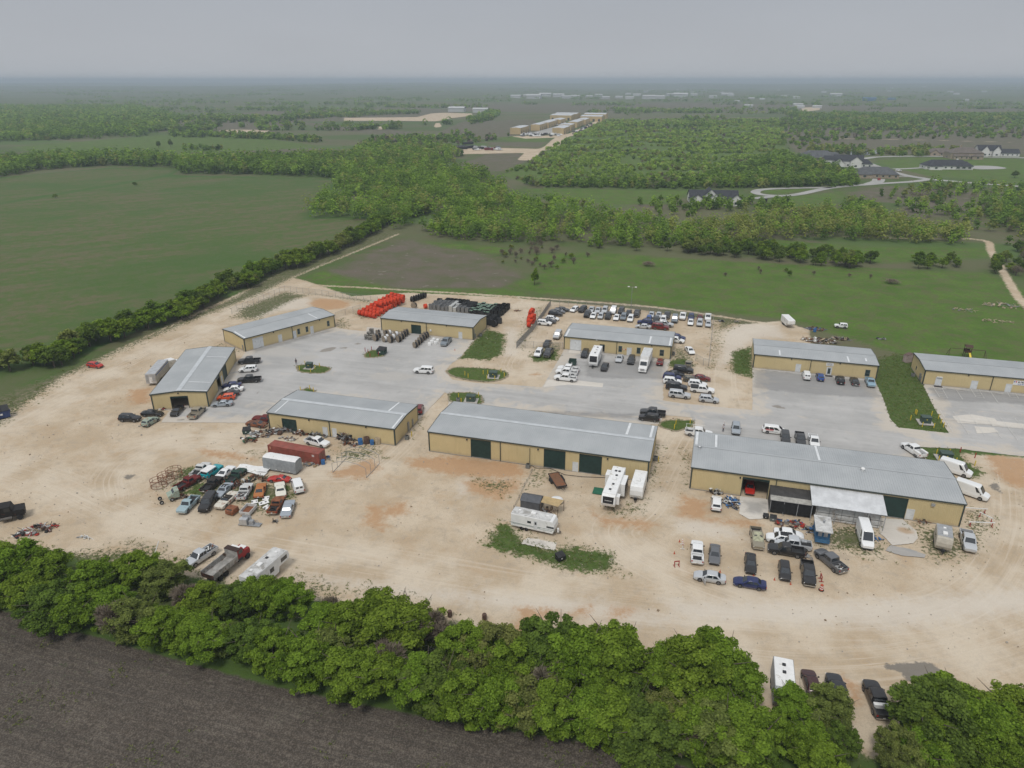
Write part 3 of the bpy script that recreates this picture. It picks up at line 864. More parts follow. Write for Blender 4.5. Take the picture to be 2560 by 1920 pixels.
def metal_building(key, ctr, L, Wd, eave, ridge, deg, label, front=(), right=(), left=(), spouts=(0.5,), lights=(), ridge_strip=None, back=()):
 root = empty('metal_building', (ctr[0], ctr[1], 0), R(deg), label, 'building')
 hl, hw = L / 2, Wd / 2
 rise = ridge - eave
 def wall(side, ops, length):
  def fn(s, o, z):
   if side == 'front':
    return (-hl + s, -hw - o, z)
   if side == 'back':
    return (hl - s, hw + o, z)
   if side == 'right':
    return (hl + o, -hw + s, z)
   return (-hl - o, hw - s, z)
  top = (lambda s: eave) if side in ('front', 'back') else (lambda s: eave + rise * (1 - abs(s - hw) / hw))
  mb = MB()
  cuts = sorted(ops, key=lambda o: o[1])
  p = 0.0
  segs = []
  for o in cuts:
   segs.append((p, o[1], 0.0, None))
   segs.append((o[1], o[2], o[4], None))
   if o[3] > 0.05:
    segs.append((o[1], o[2], 0.0, o[3]))
   p = o[2]
  segs.append((p, length, 0.0, None))
  for a, b, z0, zt in segs:
   if b - a < 0.02:
    continue
   if side in ('left', 'right') and zt is None and a < hw < b:
    ribbed(mb, a, hw, z0 + 0.08, top, fn)
    ribbed(mb, hw, b, z0 + 0.08, top, fn)
   else:
    ribbed(mb, a, b, z0 + (0.08 if z0 == 0 else 0), (lambda s, q=zt: q) if zt else top, fn)
  w = mb.obj('wall', TAN, root)
  # foundation strip
  f = MB()
  for a, b, z0, zt in segs:
   if z0 == 0.0 and b - a > 0.02:
    P = [fn(a, 0.05, 0), fn(b, 0.05, 0), fn(b, 0.05, 0.12), fn(a, 0.05, 0.12)]
    f.face(P)
    f.face([fn(a, 0.05, 0.12), fn(b, 0.05, 0.12), fn(b, -0.02, 0.12), fn(a, -0.02, 0.12)])
  f.obj('foundation', SLABM, root)['kind'] = 'stuff'
  for o in cuts:
   kind, a, b, z0, z1 = o[:5]
   fr = MB()
   t = 0.11 if kind != 'window' else 0.07
   for q in ((a - t, a, z0, z1 + t), (b, b + t, z0, z1 + t), (a, b, z1, z1 + t)) + (((a, b, z0, z0 + 0.05),) if kind == 'window' else ()):
    p8 = [fn(q[0], 0.055, q[2]), fn(q[1], 0.055, q[2]), fn(q[1], 0.055, q[3]), fn(q[0], 0.055, q[3])]
    p9 = [fn(q[0], -0.12, q[2]), fn(q[1], -0.12, q[2]), fn(q[1], -0.12, q[3]), fn(q[0], -0.12, q[3])]
    fr.face(p8)
    for e0 in range(4):
     fr.face([p8[e0], p8[(e0 + 1) % 4], p9[(e0 + 1) % 4], p9[e0]])
   opener = None
   if kind in ('roller', 'wroller', 'half'):
    mb = MB()
    rows = []
    zz = z1 if kind != 'half' else z1
    zb = z0 + 0.02 if kind != 'half' else z1 - 0.5
    n = max(6, int((zz - zb) / 0.1))
    for k in range(n + 1):
     z = zb + (zz - zb) * k / n
     rows.append([fn(a, -0.06 + 0.025 * (k % 2), z), fn(b, -0.06 + 0.025 * (k % 2), z)])
    mb.grid(rows)
    opener = mb.obj('roller_door', GDOOR if kind != 'wroller' else WDOOR, root)
    fr.obj('door_frame', TRIM if kind != 'wroller' else WDOOR, opener)
    bb = MB()
    bb.face([fn(a, -0.02, zb), fn(b, -0.02, zb), fn(b, -0.02, zb + 0.14), fn(a, -0.02, zb + 0.14)])
    bb.obj('bottom_rail', STEEL, opener)
   elif kind in ('door', 'glassdoor'):
    mb = MB()
    mb.face([fn(a, -0.02, z0), fn(b, -0.02, z0), fn(b, -0.02, z1), fn(a, -0.02, z1)])
    opener = mb.obj('door', WDOOR, root)
    fr.obj('door_frame', WDOOR, opener)
    h = MB()
    p = fn(b - 0.12, 0.03, z0 + 1.0)
    h.cyl(fn(b - 0.12, -0.02, z0 + 1.0), p, 0.035, 0.035, 8)
    h.cyl(p, fn(b - 0.24, 0.03, z0 + 1.0), 0.02, 0.02, 6)
    h.obj('handle', STEEL, opener)
    if kind == 'glassdoor':
     gl = MB()
     gl.face([fn(a + .22, -0.012, z0 + .3), fn(b - .22, -0.012, z0 + .3), fn(b - .22, -0.012, z1 - .25), fn(a + .22, -0.012, z1 - .25)])
     gl.obj('pane', GLASS, opener)
   elif kind == 'window':
    mb = MB()
    mb.face([fn(a, -0.05, z0), fn(b, -0.05, z0), fn(b, -0.05, z1), fn(a, -0.05, z1)])
    opener = mb.obj('window', GLASS, root)
    fr.obj('frame', WFRAME, opener)
    s_ = MB()
    zm = (z0 + z1) / 2
    s_.face([fn(a, 0.0, zm - .03), fn(b, 0.0, zm - .03), fn(b, 0.0, zm + .03), fn(a, 0.0, zm + .03)])
    s_.obj('sash', WFRAME, opener)
   elif kind == 'open':
    fr.obj('door_frame', TRIM, root)
    mb = MB()
    mb.cyl(fn(a, -0.35, z1 - 0.25), fn(b, -0.35, z1 - 0.25), 0.3, 0.3, 12)
    mb.obj('rolled_door', GDOOR, root)
  return fn
 fF = wall('front', front, L)
 wall('back', back, L)
 fR = wall('right', right, Wd)
 fL = wall('left', left, Wd)
 # roof: two ribbed slopes that overhang a little
 ov = 0.14
 th = math.atan2(rise, hw)
 for sgn, nm in ((-1, 'near'), (1, 'far')):
  mb = MB()
  xs = [-hl - ov]
  k = 0
  pitch = 0.42
  while k * pitch < L + 2 * ov - 0.2:
   b = -hl - ov + 0.15 + k * pitch
   xs += [b - .035, b - .02, b + .02, b + .035]
   k += 1
  xs.append(hl + ov)
  zr = lambda i: 0.045 if (i % 4) in (2, 3) and 0 < i < len(xs) - 1 else 0.0
  r0 = [(x, sgn * (hw + ov), eave - ov * rise / hw + 0.06 + zr(i)) for i, x in enumerate(xs)]
  r1 = [(x, sgn * 0.02, ridge + 0.06 + zr(i)) for i, x in enumerate(xs)]
  mb.grid([r0, r1])
  rf = mb.obj('roof', ROOF, root)
  for q in lights:          # (s, side, u0, u1, width)
   if (q[1] == 'n') != (nm == 'near'):
    continue
   p = MB()
   x0, x1 = -hl + q[0], -hl + q[0] + q[4]
   def rp(x, u):
    yy = sgn * (hw + ov) * (1 - u)
    return (x, yy, ridge + 0.06 - rise * abs(yy) / hw + 0.055)
   p.grid([[rp(x0, q[2]), rp(x1, q[2])], [rp(x0, q[3]), rp(x1, q[3])]])
   p.obj('roof_light', ROOF_LT, rf)
 cap = MB()
 w = ridge_strip[1] if ridge_strip else 0.2
 for sgn in (-1, 1):
  cap.grid([[(-hl - ov, sgn * w, ridge + 0.12 - rise * w / hw), (hl + ov, sgn * w, ridge + 0.12 - rise * w / hw)], [(-hl - ov, 0, ridge + 0.125), (hl + ov, 0, ridge + 0.125)]])
 cap.obj('ridge_cap', RIDGE_LT if ridge_strip and ridge_strip[0] else ROOF, root)
 # trims
 for sgn in (-1, 1):
  mb = MB()
  y0 = sgn * (hw + ov)
  mb.box(-hl - ov - .02, hl + ov + .02, min(y0, y0 + sgn * 0.13), max(y0, y0 + sgn * 0.13), eave - 0.17, eave + 0.03)
  mb.obj('gutter', TRIM, root)
  mb = MB()
  x0 = sgn * (hl + ov + 0.02)
  for s2 in (-1, 1):
   a = [(x0, s2 * (hw + ov), eave - 0.19), (x0, 0, ridge - 0.17), (x0, 0, ridge + 0.13), (x0, s2 * (hw + ov), eave + 0.1)]
   mb.face(a)
   mb.face([(p[0] + sgn * 0.06, p[1], p[2]) for p in a])
   mb.face([a[3], a[2], (a[2][0] + sgn * .06, a[2][1], a[2][2]), (a[3][0] + sgn * .06, a[3][1], a[3][2])])
   mb.face([a[0], a[1], (a[1][0] + sgn * .06, a[1][1], a[1][2]), (a[0][0] + sgn * .06, a[0][1], a[0][2])])
  mb.obj('rake_trim', TRIM, root)
  for s2 in (-1, 1):
   mb = MB()
   cx, cy = sgn * hl, s2 * hw
   mb.box(cx - (0.2 if sgn > 0 else 0.07), cx + (0.07 if sgn > 0 else 0.2), cy - (0.2 if s2 > 0 else 0.07), cy + (0.07 if s2 > 0 else 0.2), 0.1, eave - 0.02)
   mb.obj('corner_trim', TRIM, root)
 for sp in spouts:
  mb = MB()
  x = -hl + sp * L
  mb.box(x - .07, x + .07, -hw - .2, -hw - .06, 0.12, eave - 0.1)
  mb.obj('downspout', TRIM, root)
 BUILD[key] = (root, fF, fR, fL)
 return root
def wall_lamp(key, side, s, z):
 root, fF, fR, fL = BUILD[key]
 fn = {'f': fF, 'r': fR, 'l': fL}[side]
 mb = MB()
 p = [fn(s - .15, .03, z - .12), fn(s + .15, .03, z - .12), fn(s + .15, .03, z + .12), fn(s - .15, .03, z + .12)]
 q = [fn(s - .13, .28, z - .12), fn(s + .13, .28, z - .12), fn(s + .13, .16, z + .12), fn(s - .13, .16, z + .12)]
 mb.face(q)
 for i in range(4):
  mb.face([p[i], p[(i + 1) % 4], q[(i + 1) % 4], q[i]])
 return mb.obj('wall_lamp', DARK, root)
# positions come from the survey of the eave corners
metal_building('A', (-80.9, 168.6), 30.4, 12.6, 4.0, 4.55, 98, 'tan metal building with an open garage in its gable end, left of the yard',
      left=[('open', 4.3, 8.1, 0, 3.1)], front=[('half', 9.4, 12.3, 0, 3.4), ('door', 13.4, 14.4, 0.1, 2.2), ('roller', 15.6, 19.4, 0, 3.4)],
      ridge_strip=(True, 0.55), spouts=(), lights=[(0.2, 'n', 0.02, 0.9, 0.35), (5.2, 'n', 0.08, 0.85, 0.35), (22.5, 'n', 0.08, 0.85, 0.35)])
metal_building('B', (-70.95, 207.35), 30.4, 12.5, 4.0, 4.5, 47, 'angled tan metal building with one white roller door in the back corner',
      front=[('wroller', 2.6, 5.7, 0, 3.2), ('door', 10.7, 11.7, 0.05, 2.25), ('door', 15.6, 16.5, 0.05, 2.25), ('window', 17.1, 17.9, 0.9, 2.6), ('window', 20.0, 20.75, 0.9, 2.6), ('door', 21.6, 22.5, 0.05, 2.25), ('window', 27.6, 28.4, 0.9, 2.6)],
      spouts=(0.506,), lights=[(0.2, 'n', 0.0, 0.98, 0.5), (24.5, 'n', 0.1, 0.9, 0.4)])
metal_building('C', (-24.4, 212.2), 30.5, 12.0, 4.1, 4.7, -17.5, 'tan metal building with a pale roof behind the row of cable reels',
      front=[('roller', 10.3, 13.4, 0, 2.85), ('door', 25.9, 26.9, 0.05, 2.1)], spouts=(0.503,), ridge_strip=(False, 0.5))
metal_building('D', (31.4, 195.9), 30.4, 12.5, 4.0, 4.45, -15.8, 'tan metal building inside the fenced car lot, a motor coach and box truck before it',
      front=[('wroller', 1.9, 4.95, 0, 3.2), ('open', 10.5, 11.75, 0, 2.5), ('window', 15.85, 16.75, 0.85, 2.6), ('door', 18.3, 19.4, 0.05, 2.3), ('window', 21.0, 21.95, 0.85, 2.6), ('window', 27.4, 28.45, 0.85, 2.6)],
      spouts=(0.503,), lights=[(0.2, 'n', 0.02, 0.9, 0.5), (24.0, 'n', 0.05, 0.85, 0.5), (29.6, 'n', 0.02, 0.9, 0.5)])
metal_building('E', (82.0, 181.5), 30.7, 12.8, 4.0, 4.45, -16, 'tan metal building with a small sign above its glass door and five vehicles in front',
      front=[('door', 10.9, 12.0, 0.1, 2.25), ('glassdoor', 18.6, 19.7, 0.1, 2.2), ('window', 27.9, 28.95, 0.75, 2.5)],
      spouts=(0.469,), lights=[(6.3, 'n', 0.1, 0.62, 0.4), (23.4, 'n', 0.08, 0.62, 0.4), (27.8, 'n', 0.3, 0.6, 0.4)])
metal_building('F', (122.0, 170.2), 30.6, 12.5, 4.0, 4.45, -15.5, 'tan metal building with a white banner, cut off by the right edge',
      front=[('door', 2.9, 4.2, 0.05, 2.2), ('door', 11.0, 12.3, 0.05, 2.15), ('door', 18.7, 19.9, 0.05, 2.15), ('door', 26.5, 27.6, 0.05, 2.15)],
      left=[('window', 4.6, 5.3, 1.0, 2.0)], spouts=(0.503,))
metal_building('G', (-38.0, 144.9), 30.6, 12.5, 4.0, 4.5, -15.6, 'tan metal building behind the red shipping container with junk along its wall',
      front=[('roller', 3.5, 6.9, 0, 2.9), ('door', 13.5, 14.5, 0.05, 2.1), ('door', 15.8, 16.7, 0.05, 2.1)], spouts=(0.497,), ridge_strip=(True, 0.55),
      lights=[(1.6, 'n', 0.05, 0.92, 0.32), (26.0, 'f', 0.02, 0.9, 0.4), (29.9, 'n', 0.02, 0.9, 0.4)])
metal_building('H', (6.6, 133.5), 45.6, 15.4, 4.65, 5.35, -16, 'long tan metal building with three dark green roller doors in the centre',
      front=[('roller', 9.4, 13.55, 0, 4.15), ('roller', 24.9, 29.1, 0, 4.15), ('door', 30.8, 31.75, 0.05, 2.1), ('roller', 32.1, 36.4, 0, 4.1)],
      spouts=(0.344,), ridge_strip=(True, 0.5), lights=[(39.8, 'f', 0.02, 0.9, 0.5), (44.6, 'f', 0.02, 0.9, 0.5)])
metal_building('I', (58.3, 118.4), 46.1, 15.3, 4.7, 5.35, -16.1, 'largest tan metal building with a canopy and a white lean-to on its front',
      front=[('open', 9.4, 14.0, 0, 4.0), ('roller', 33.2, 37.2, 0, 4.1), ('door', 37.5, 38.6, 0.05, 2.1)],
      spouts=(0.331,), ridge_strip=(False, 0.3), lights=[(0.1, 'f', 0.05, 0.95, 0.5), (3.9, 'f', 0.1, 0.95, 0.45), (23.0, 'f', 0.02, 0.95, 0.45)])
for k_, sd, s_, z_ in (('H', 'f', 8.5, 4.0), ('H', 'f', 23.6, 3.95), ('H', 'f', 37.6, 3.95), ('I', 'f', 8.9, 3.9), ('I', 'f', 41.2, 3.8), ('G', 'f', 10.3, 3.5), ('A', 'l', 6.2, 4.0), ('B', 'f', 9.3, 3.6), ('B', 'f', 25.0, 3.6), ('C', 'f', 7.0, 3.7), ('C', 'f', 22.0, 3.7), ('D', 'f', 25.0, 3.7), ('E', 'f', 9.5, 3.6), ('E', 'f', 21.5, 3.6), ('F', 'f', 9.9, 3.6), ('A', 'f', 14.5, 3.7), ('G', 'f', 24.0, 3.6)):
 wall_lamp(k_, sd, s_, z_)
# ------------------------------------------------------------------ trees and scrub
def leaf_material(name, dark, light, trans=0.25):
 t = NT(name, False)
 tint = t.attr('tint')
 oi = t.n('ObjectInfo').outputs['Random']
 c = t.mix(tint, dark, light)
 c = t.mix(t.math('MULTIPLY', oi, 0.45), c, t.mix(tint, tuple(x * k for x, k in zip(dark, (1.35, 0.95, 1.5))), tuple(x * k for x, k in zip(light, (1.25, 0.9, 1.2)))))
 d, tr, mx = t.n('BsdfDiffuse'), t.n('BsdfTranslucent'), t.n('MixShader')
 t.put(d.inputs['Color'], c)
 t.put(tr.inputs['Color'], t.mix(1.0, c, (1.1, 1.25, 0.6), 'MULTIPLY'))
 mx.inputs[0].default_value = trans
 t.t.links.new(d.outputs[0], mx.inputs[1])
 t.t.links.new(tr.outputs[0], mx.inputs[2])
 t.t.links.new(mx.outputs[0], t.out.inputs[0])
 return t.mat
LEAF = leaf_material('spring_leaves', (0.068, 0.122, 0.012), (0.24, 0.37, 0.045), 0.42)
LEAF_D = leaf_material('dark_leaves', (0.054, 0.098, 0.017), (0.165, 0.265, 0.045), 0.42)
LEAF_O = leaf_material('olive_leaves', (0.10, 0.135, 0.034), (0.25, 0.31, 0.08), 0.42)
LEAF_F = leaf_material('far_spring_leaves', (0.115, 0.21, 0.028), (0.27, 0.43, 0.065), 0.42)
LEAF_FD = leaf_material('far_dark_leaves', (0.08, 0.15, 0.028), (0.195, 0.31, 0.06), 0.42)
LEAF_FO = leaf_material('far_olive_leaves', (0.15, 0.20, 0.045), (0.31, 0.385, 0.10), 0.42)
TWIG = leaf_material('bare_twigs', (0.13, 0.115, 0.08), (0.25, 0.235, 0.165), 0.1)
BARK = mat('bark', (0.11, 0.09, 0.07), 0.9, 0, 0.3, 3.0)
def quads_mesh(name, Cn, U, V, tint, material):
 """diamond leaves: centre, two half-axes"""
 n = len(Cn)
 P = np.stack([Cn - U, Cn - V, Cn + U, Cn + V], 1).reshape(-1, 3)
 me = bpy.data.meshes.new(name)
 me.vertices.add(4 * n)
 me.vertices.foreach_set('co', P.ravel().astype(np.float32))
 me.loops.add(4 * n)
 me.polygons.add(n)
 me.loops.foreach_set('vertex_index', np.arange(4 * n, dtype=np.int32))
 me.polygons.foreach_set('loop_start', (np.arange(n) * 4).astype(np.int32))
 me.update(calc_edges=True)
 at = me.attributes.new('tint', 'FLOAT', 'FACE')
 at.data.foreach_set('value', tint.astype(np.float32))
 me.materials.append(material)
 return me
def rand_dirs(r, n):
 v = r.normal(size=(n, 3))
 return v / np.linalg.norm(v, axis=1, keepdims=True)
def crown_arrays(r, n, rad, height, base, leaf, lobes=26, bare=False, low=0.0):
 """leaves on many small lobes that fill an uneven crown; returns centre, half axes, tint"""
 LC = rand_dirs(r, lobes) * (r.uniform(0.25, 0.92, (lobes, 1)) ** 0.6)
 LC[:, 2] = np.where(r.uniform(size=lobes) < low, LC[:, 2] * 0.85 - 0.12, np.abs(LC[:, 2]) * 1.15 - 0.3)
 zc = base + (height - base) * 0.42
 S = np.array([rad * 0.80, rad * 0.80, (height - zc) * 0.84])
 LC = LC * S + np.array([0, 0, zc])
 LR = rad * r.uniform(0.45, 1.2, lobes) * 1.4 / lobes ** 0.5
 LC[:, :2] *= r.uniform(0.75, 1.12, (lobes, 1))
 LT = r.uniform(0.15, 0.85, lobes)
 w = LR ** 2
 k = r.choice(lobes, n, p=w / w.sum())
 D = rand_dirs(r, n)
 D[:, 2] = np.where(r.uniform(size=n) < 0.7, np.abs(D[:, 2]), D[:, 2])
 Cn = LC[k] + D * (LR[k] * r.uniform(0.45, 1.28, n))[:, None]
 Cn[:, 2] = np.maximum(Cn[:, 2], 0.15)
 N = D * 0.8 + rand_dirs(r, n) * 0.75 + np.array([0, 0, 0.75])
 N /= np.linalg.norm(N, axis=1, keepdims=True)
 A = np.cross(N, rand_dirs(r, n))
 A /= np.linalg.norm(A, axis=1, keepdims=True) + 1e-9
 B = np.cross(N, A)
 s = leaf * r.uniform(0.65, 1.35, n)
 if bare:
  U, V = D * (s * 1.6)[:, None] * 0.5, A * (s * 0.10)[:, None]
 else:
  U, V = A * s[:, None] * 0.55, B * s[:, None] * 0.42
 tint = np.clip(LT[k] + r.normal(0, 0.26, n), 0, 1)
 return Cn, U, V, tint
def trunk_mesh(seed, height, rad, thick):
 r = random.Random(seed)
 mb = MB()
 top = (r.uniform(-.3, .3), r.uniform(-.3, .3), height * 0.55)
 mb.cyl((0, 0, -0.1), (top[0] * .4, top[1] * .4, height * 0.22), thick, thick * 0.75, 7, False)
 mb.cyl((top[0] * .4, top[1] * .4, height * 0.22), top, thick * 0.75, thick * 0.35, 7, False)
 for k in range(6):
  a = k * 1.05 + r.uniform(-.3, .3)
  z0 = height * r.uniform(0.2, 0.4)
  p = (top[0] * .6, top[1] * .6, z0)
  q = (math.cos(a) * rad * .4, math.sin(a) * rad * .4, z0 + height * .2)
  e = (math.cos(a + .2) * rad * .75, math.sin(a + .2) * rad * .75, z0 + height * r.uniform(.28, .45))
  mb.cyl(p, q, thick * 0.45, thick * 0.25, 5, False)
  mb.cyl(q, e, thick * 0.25, thick * 0.06, 5, False)
 return mb.mesh('trunk', [BARK], True)
def tree_proto(seed, height, rad, n, leaf, material, lobes=26, base=0.6, bare=False, low=0.0):
 r = np.random.default_rng(seed)
 return (quads_mesh('crown', *crown_arrays(r, n, rad, height, base, leaf, lobes, bare, low), material), trunk_mesh(seed, height, rad, 0.16 + 0.02 * rad), height)
PR_NEAR = [tree_proto(100 + i, 8.0, 4.2 + 0.2 * (i % 3), 24000, 0.22, [LEAF, LEAF, LEAF_O, LEAF, LEAF_D, LEAF][i], 95 + 9 * i, 0.3, False, 0.5) for i in range(6)]
PR_BARE = [tree_proto(140 + i, 6.5, 3.2, 3600, 0.75, TWIG, 22, 0.5, True) for i in range(2)]
PR_MID = [tree_proto(160 + i, 7.0, 3.4 + 0.25 * (i % 3), 2600, 0.5, [LEAF, LEAF_D, LEAF, LEAF_O, LEAF_D, LEAF, LEAF][i], 30 + 3 * i) for i in range(7)]
PR_BUSH = [tree_proto(180 + i, 3.0, 2.0, 650, 0.42, [LEAF, LEAF_D, TWIG, LEAF_O][i], 12, 0.1, i == 2) for i in range(4)]
def tree(name, proto, x, y, h, width, label, group=None, cat='tree', rz=None):
 k = h / proto[2]
 t = empty(name, (x, y, -0.03), random.uniform(0, 6.28) if rz is None else rz, label, cat, group)
 t.scale = (width, width, k)
 add('crown', proto[0], t)
 add('trunk', proto[1], t)
 return t
random.seed(11)
REAR = [(-40,1180,9),(20,1175,9),(75,1195,8),(190,1205,7),(285,1195,7.5),(350,1215,6.5),(430,1262,6.3),(500,1266,6.6),(560,1246,7.2),(620,1258,6.5),(690,1310,6),(745,1305,7),
  (830,1292,8),(880,1300,7.6),(1000,1350,8),(1060,1360,7.5),(1105,1388,6.6),(1195,1345,9),(1250,1365,8),(1330,1360,8.5),(1440,1402,8),(1500,1384,9),(1560,1375,9.5),(1592,1432,7.5),
  (1728,1492,5.6),(1795,1490,5.8),(2005,1525,7),(2035,1478,8.5),(2070,1475,8.5),(2150,1510,8),(2200,1495,9),(2280,1500,9)]
FRONT = [(-30,1270,6),(40,1280,6),(130,1290,5),(250,1310,5),(330,1330,5),(390,1345,5.2),(480,1370,5.5),(550,1378,5.2),(620,1385,5.5),(710,1405,5.5),(800,1420,5.8),(880,1430,5.5),(960,1445,5.6),
   (1050,1465,5.8),(1130,1480,6),(1210,1480,6),(1290,1490,6.5),(1370,1490,6.6),(1440,1515,6.6),(1540,1505,7.2),(1600,1530,7),(1680,1560,6.5),(1760,1580,6),(1830,1590,5.5),
   (1960,1600,6.5),(2040,1580,7.2),(2110,1585,7),(2190,1600,7),(1560,1590,5),(1660,1640,4.6),(1960,1680,5),(2060,1680,5),(2160,1690,5),(2260,1620,7)]
for i, (x, y, h) in enumerate(REAR):
 h *= random.uniform(.88, 1.14)
 p = g('F', x, y, h * 0.93)
 tree('hedge_tree', PR_NEAR[[0, 3, 1, 5, 0, 2, 3, 4, 5, 1][i % 10]], p[0], p[1], h * 1.08, h / 8.0 * random.uniform(1.2, 1.42), 'tall leafy green tree at the back of the foreground hedgerow', 'trees at the back of the foreground hedge')
for i, (x, y, h) in enumerate(FRONT):
 p = g('F', x, y - 26, h * 0.93)
 tree('hedge_tree', PR_NEAR[[2, 0, 5, 3, 1, 4][i % 6]], p[0], p[1], h, h / 8.0 * random.uniform(0.85, 1.05), 'lower leafy tree along the ploughed edge of the foreground hedgerow', 'trees at the front of the foreground hedge')
MIDROW = [(x, 1238 + .2 * x - .05 * max(0, x - 1400), 7.2) for x in range(-40, 1660, 62)] + [(1760, 1585, 5.4), (2010, 1575, 6.5), (2080, 1555, 7), (2170, 1560, 7.5)]
for i, (x, y, h) in enumerate(MIDROW):
 h *= random.uniform(.88, 1.12)
 p = g('F', x + random.uniform(-18, 18), y, h * 0.93)
 tree('hedge_tree', PR_NEAR[[1, 0, 4, 3, 5, 2, 0][i % 7]], p[0], p[1] + random.uniform(-1, 1), h, h / 8.0 * random.uniform(1.15, 1.4), 'leafy green tree in the middle of the foreground hedgerow', 'trees in the middle of the foreground hedge')
for (x, y, h, lb) in ((930, 1318, 6.5, 'bare grey tree in a gap of the foreground hedge left of the orange soil'), (1490, 1560, 5.5, 'bare grey tree at the ploughed field edge among the foreground hedge'), (235, 1300, 6.2, 'leafless grey tree in the left part of the foreground hedge'), (835, 1385, 6.6, 'leafless grey tree halfway along the foreground hedge'), (1180, 1440, 7.0, 'leafless grey tree right of the middle of the foreground hedge'), (395, 1262, 5.5, 'half bare grey bush beside the silver pickup at the hedge'), (705, 1290, 5.0, 'half bare grey bush right of the old fifth wheel trailer')):
 p = g('F', x, y, h * 0.93)
 tree('bare_tree', PR_BARE[int(x) % 2], p[0], p[1], h, h / 7.0, lb)
LEFTROW = [(-110,770),(-60,752),(0,756),(40,748),(80,744),(115,752),(150,728),(178,708),(205,692),(240,697),(280,676),(320,670),(350,658),(390,650),(430,628),(455,613),(500,592),(530,587),(565,568),(600,552),(640,547),(690,526),(720,518),(760,499),(800,480),(835,460),(870,446),(900,440),(940,434)]
_row = [g('F', x, y, 6.0) for x, y in LEFTROW]
_acc = 0.0
for a, b in zip(_row[:-1], _row[1:]):
 L_ = math.hypot(b[0] - a[0], b[1] - a[1])
 while _acc < L_:
  k = _acc / L_
  for off in (0, 3.4):
   h = random.uniform(5.2, 8.4) * (1 if off else .9)
   tree('row_tree', PR_MID[random.choice((0, 1, 2, 4, 5, 6, 0, 3))], a[0] + (b[0] - a[0]) * k - off * .8 + random.uniform(-1, 1), a[1] + (b[1] - a[1]) * k + off * .6 + random.uniform(-1, 1), h, h / 7.0 * random.uniform(1.0, 1.3),
     'green tree in the long tree row beside the left crop field', 'trees in the row beside the left field')
  _acc += random.uniform(4.2, 6.0)
 _acc -= L_
for (x, y, h, w, pi, lb) in ((1155, 577, 7.5, 0.62, 0, 'lone bright green tree standing on the meadow edge behind the yard'),
        (340, 303, 9, 1.0, 4, 'lone dark tree standing in the far green field, left of a pair'), (366, 300, 10, 0.9, 1, 'lone dark tree standing in the far green field, right of a pair'),
        (290, 392, 3.4, 0.6, 4, 'small round bush on the border between the two left fields'), (118, 418, 3.2, 0.55, 0, 'small light green bush on the left field border, nearest the frame edge'),
        (2196, 368, 6, 1.0, 1, 'dark round tree on the lawn at the right edge below the driveway circle'), (1685, 327, 8, 0.9, 4, 'dark evergreen standing up from the scrub left of the grey roofed houses'),
        (1098, 286, 7, 0.6, 1, 'small dark tree beside the far tan buildings')):
 p = g('F', x, y, h * 0.93)
 tree('lone_tree', PR_MID[pi], p[0], p[1], h, w, lb)
for (x, y, n, lb) in ((1400, 574, 6, 'brown brush pile on the green meadow left of the scrub line'), (1925, 612, 6, 'brown brush pile on the green meadow behind the small white trailer')):
 p = g('F', x, y)
 o = add('brush_pile', PR_BUSH[2][0], None, None, (p[0], p[1], 0))
 o.scale = (2.2, 1.3, 0.6)
 put(o, lb, 'brush pile')
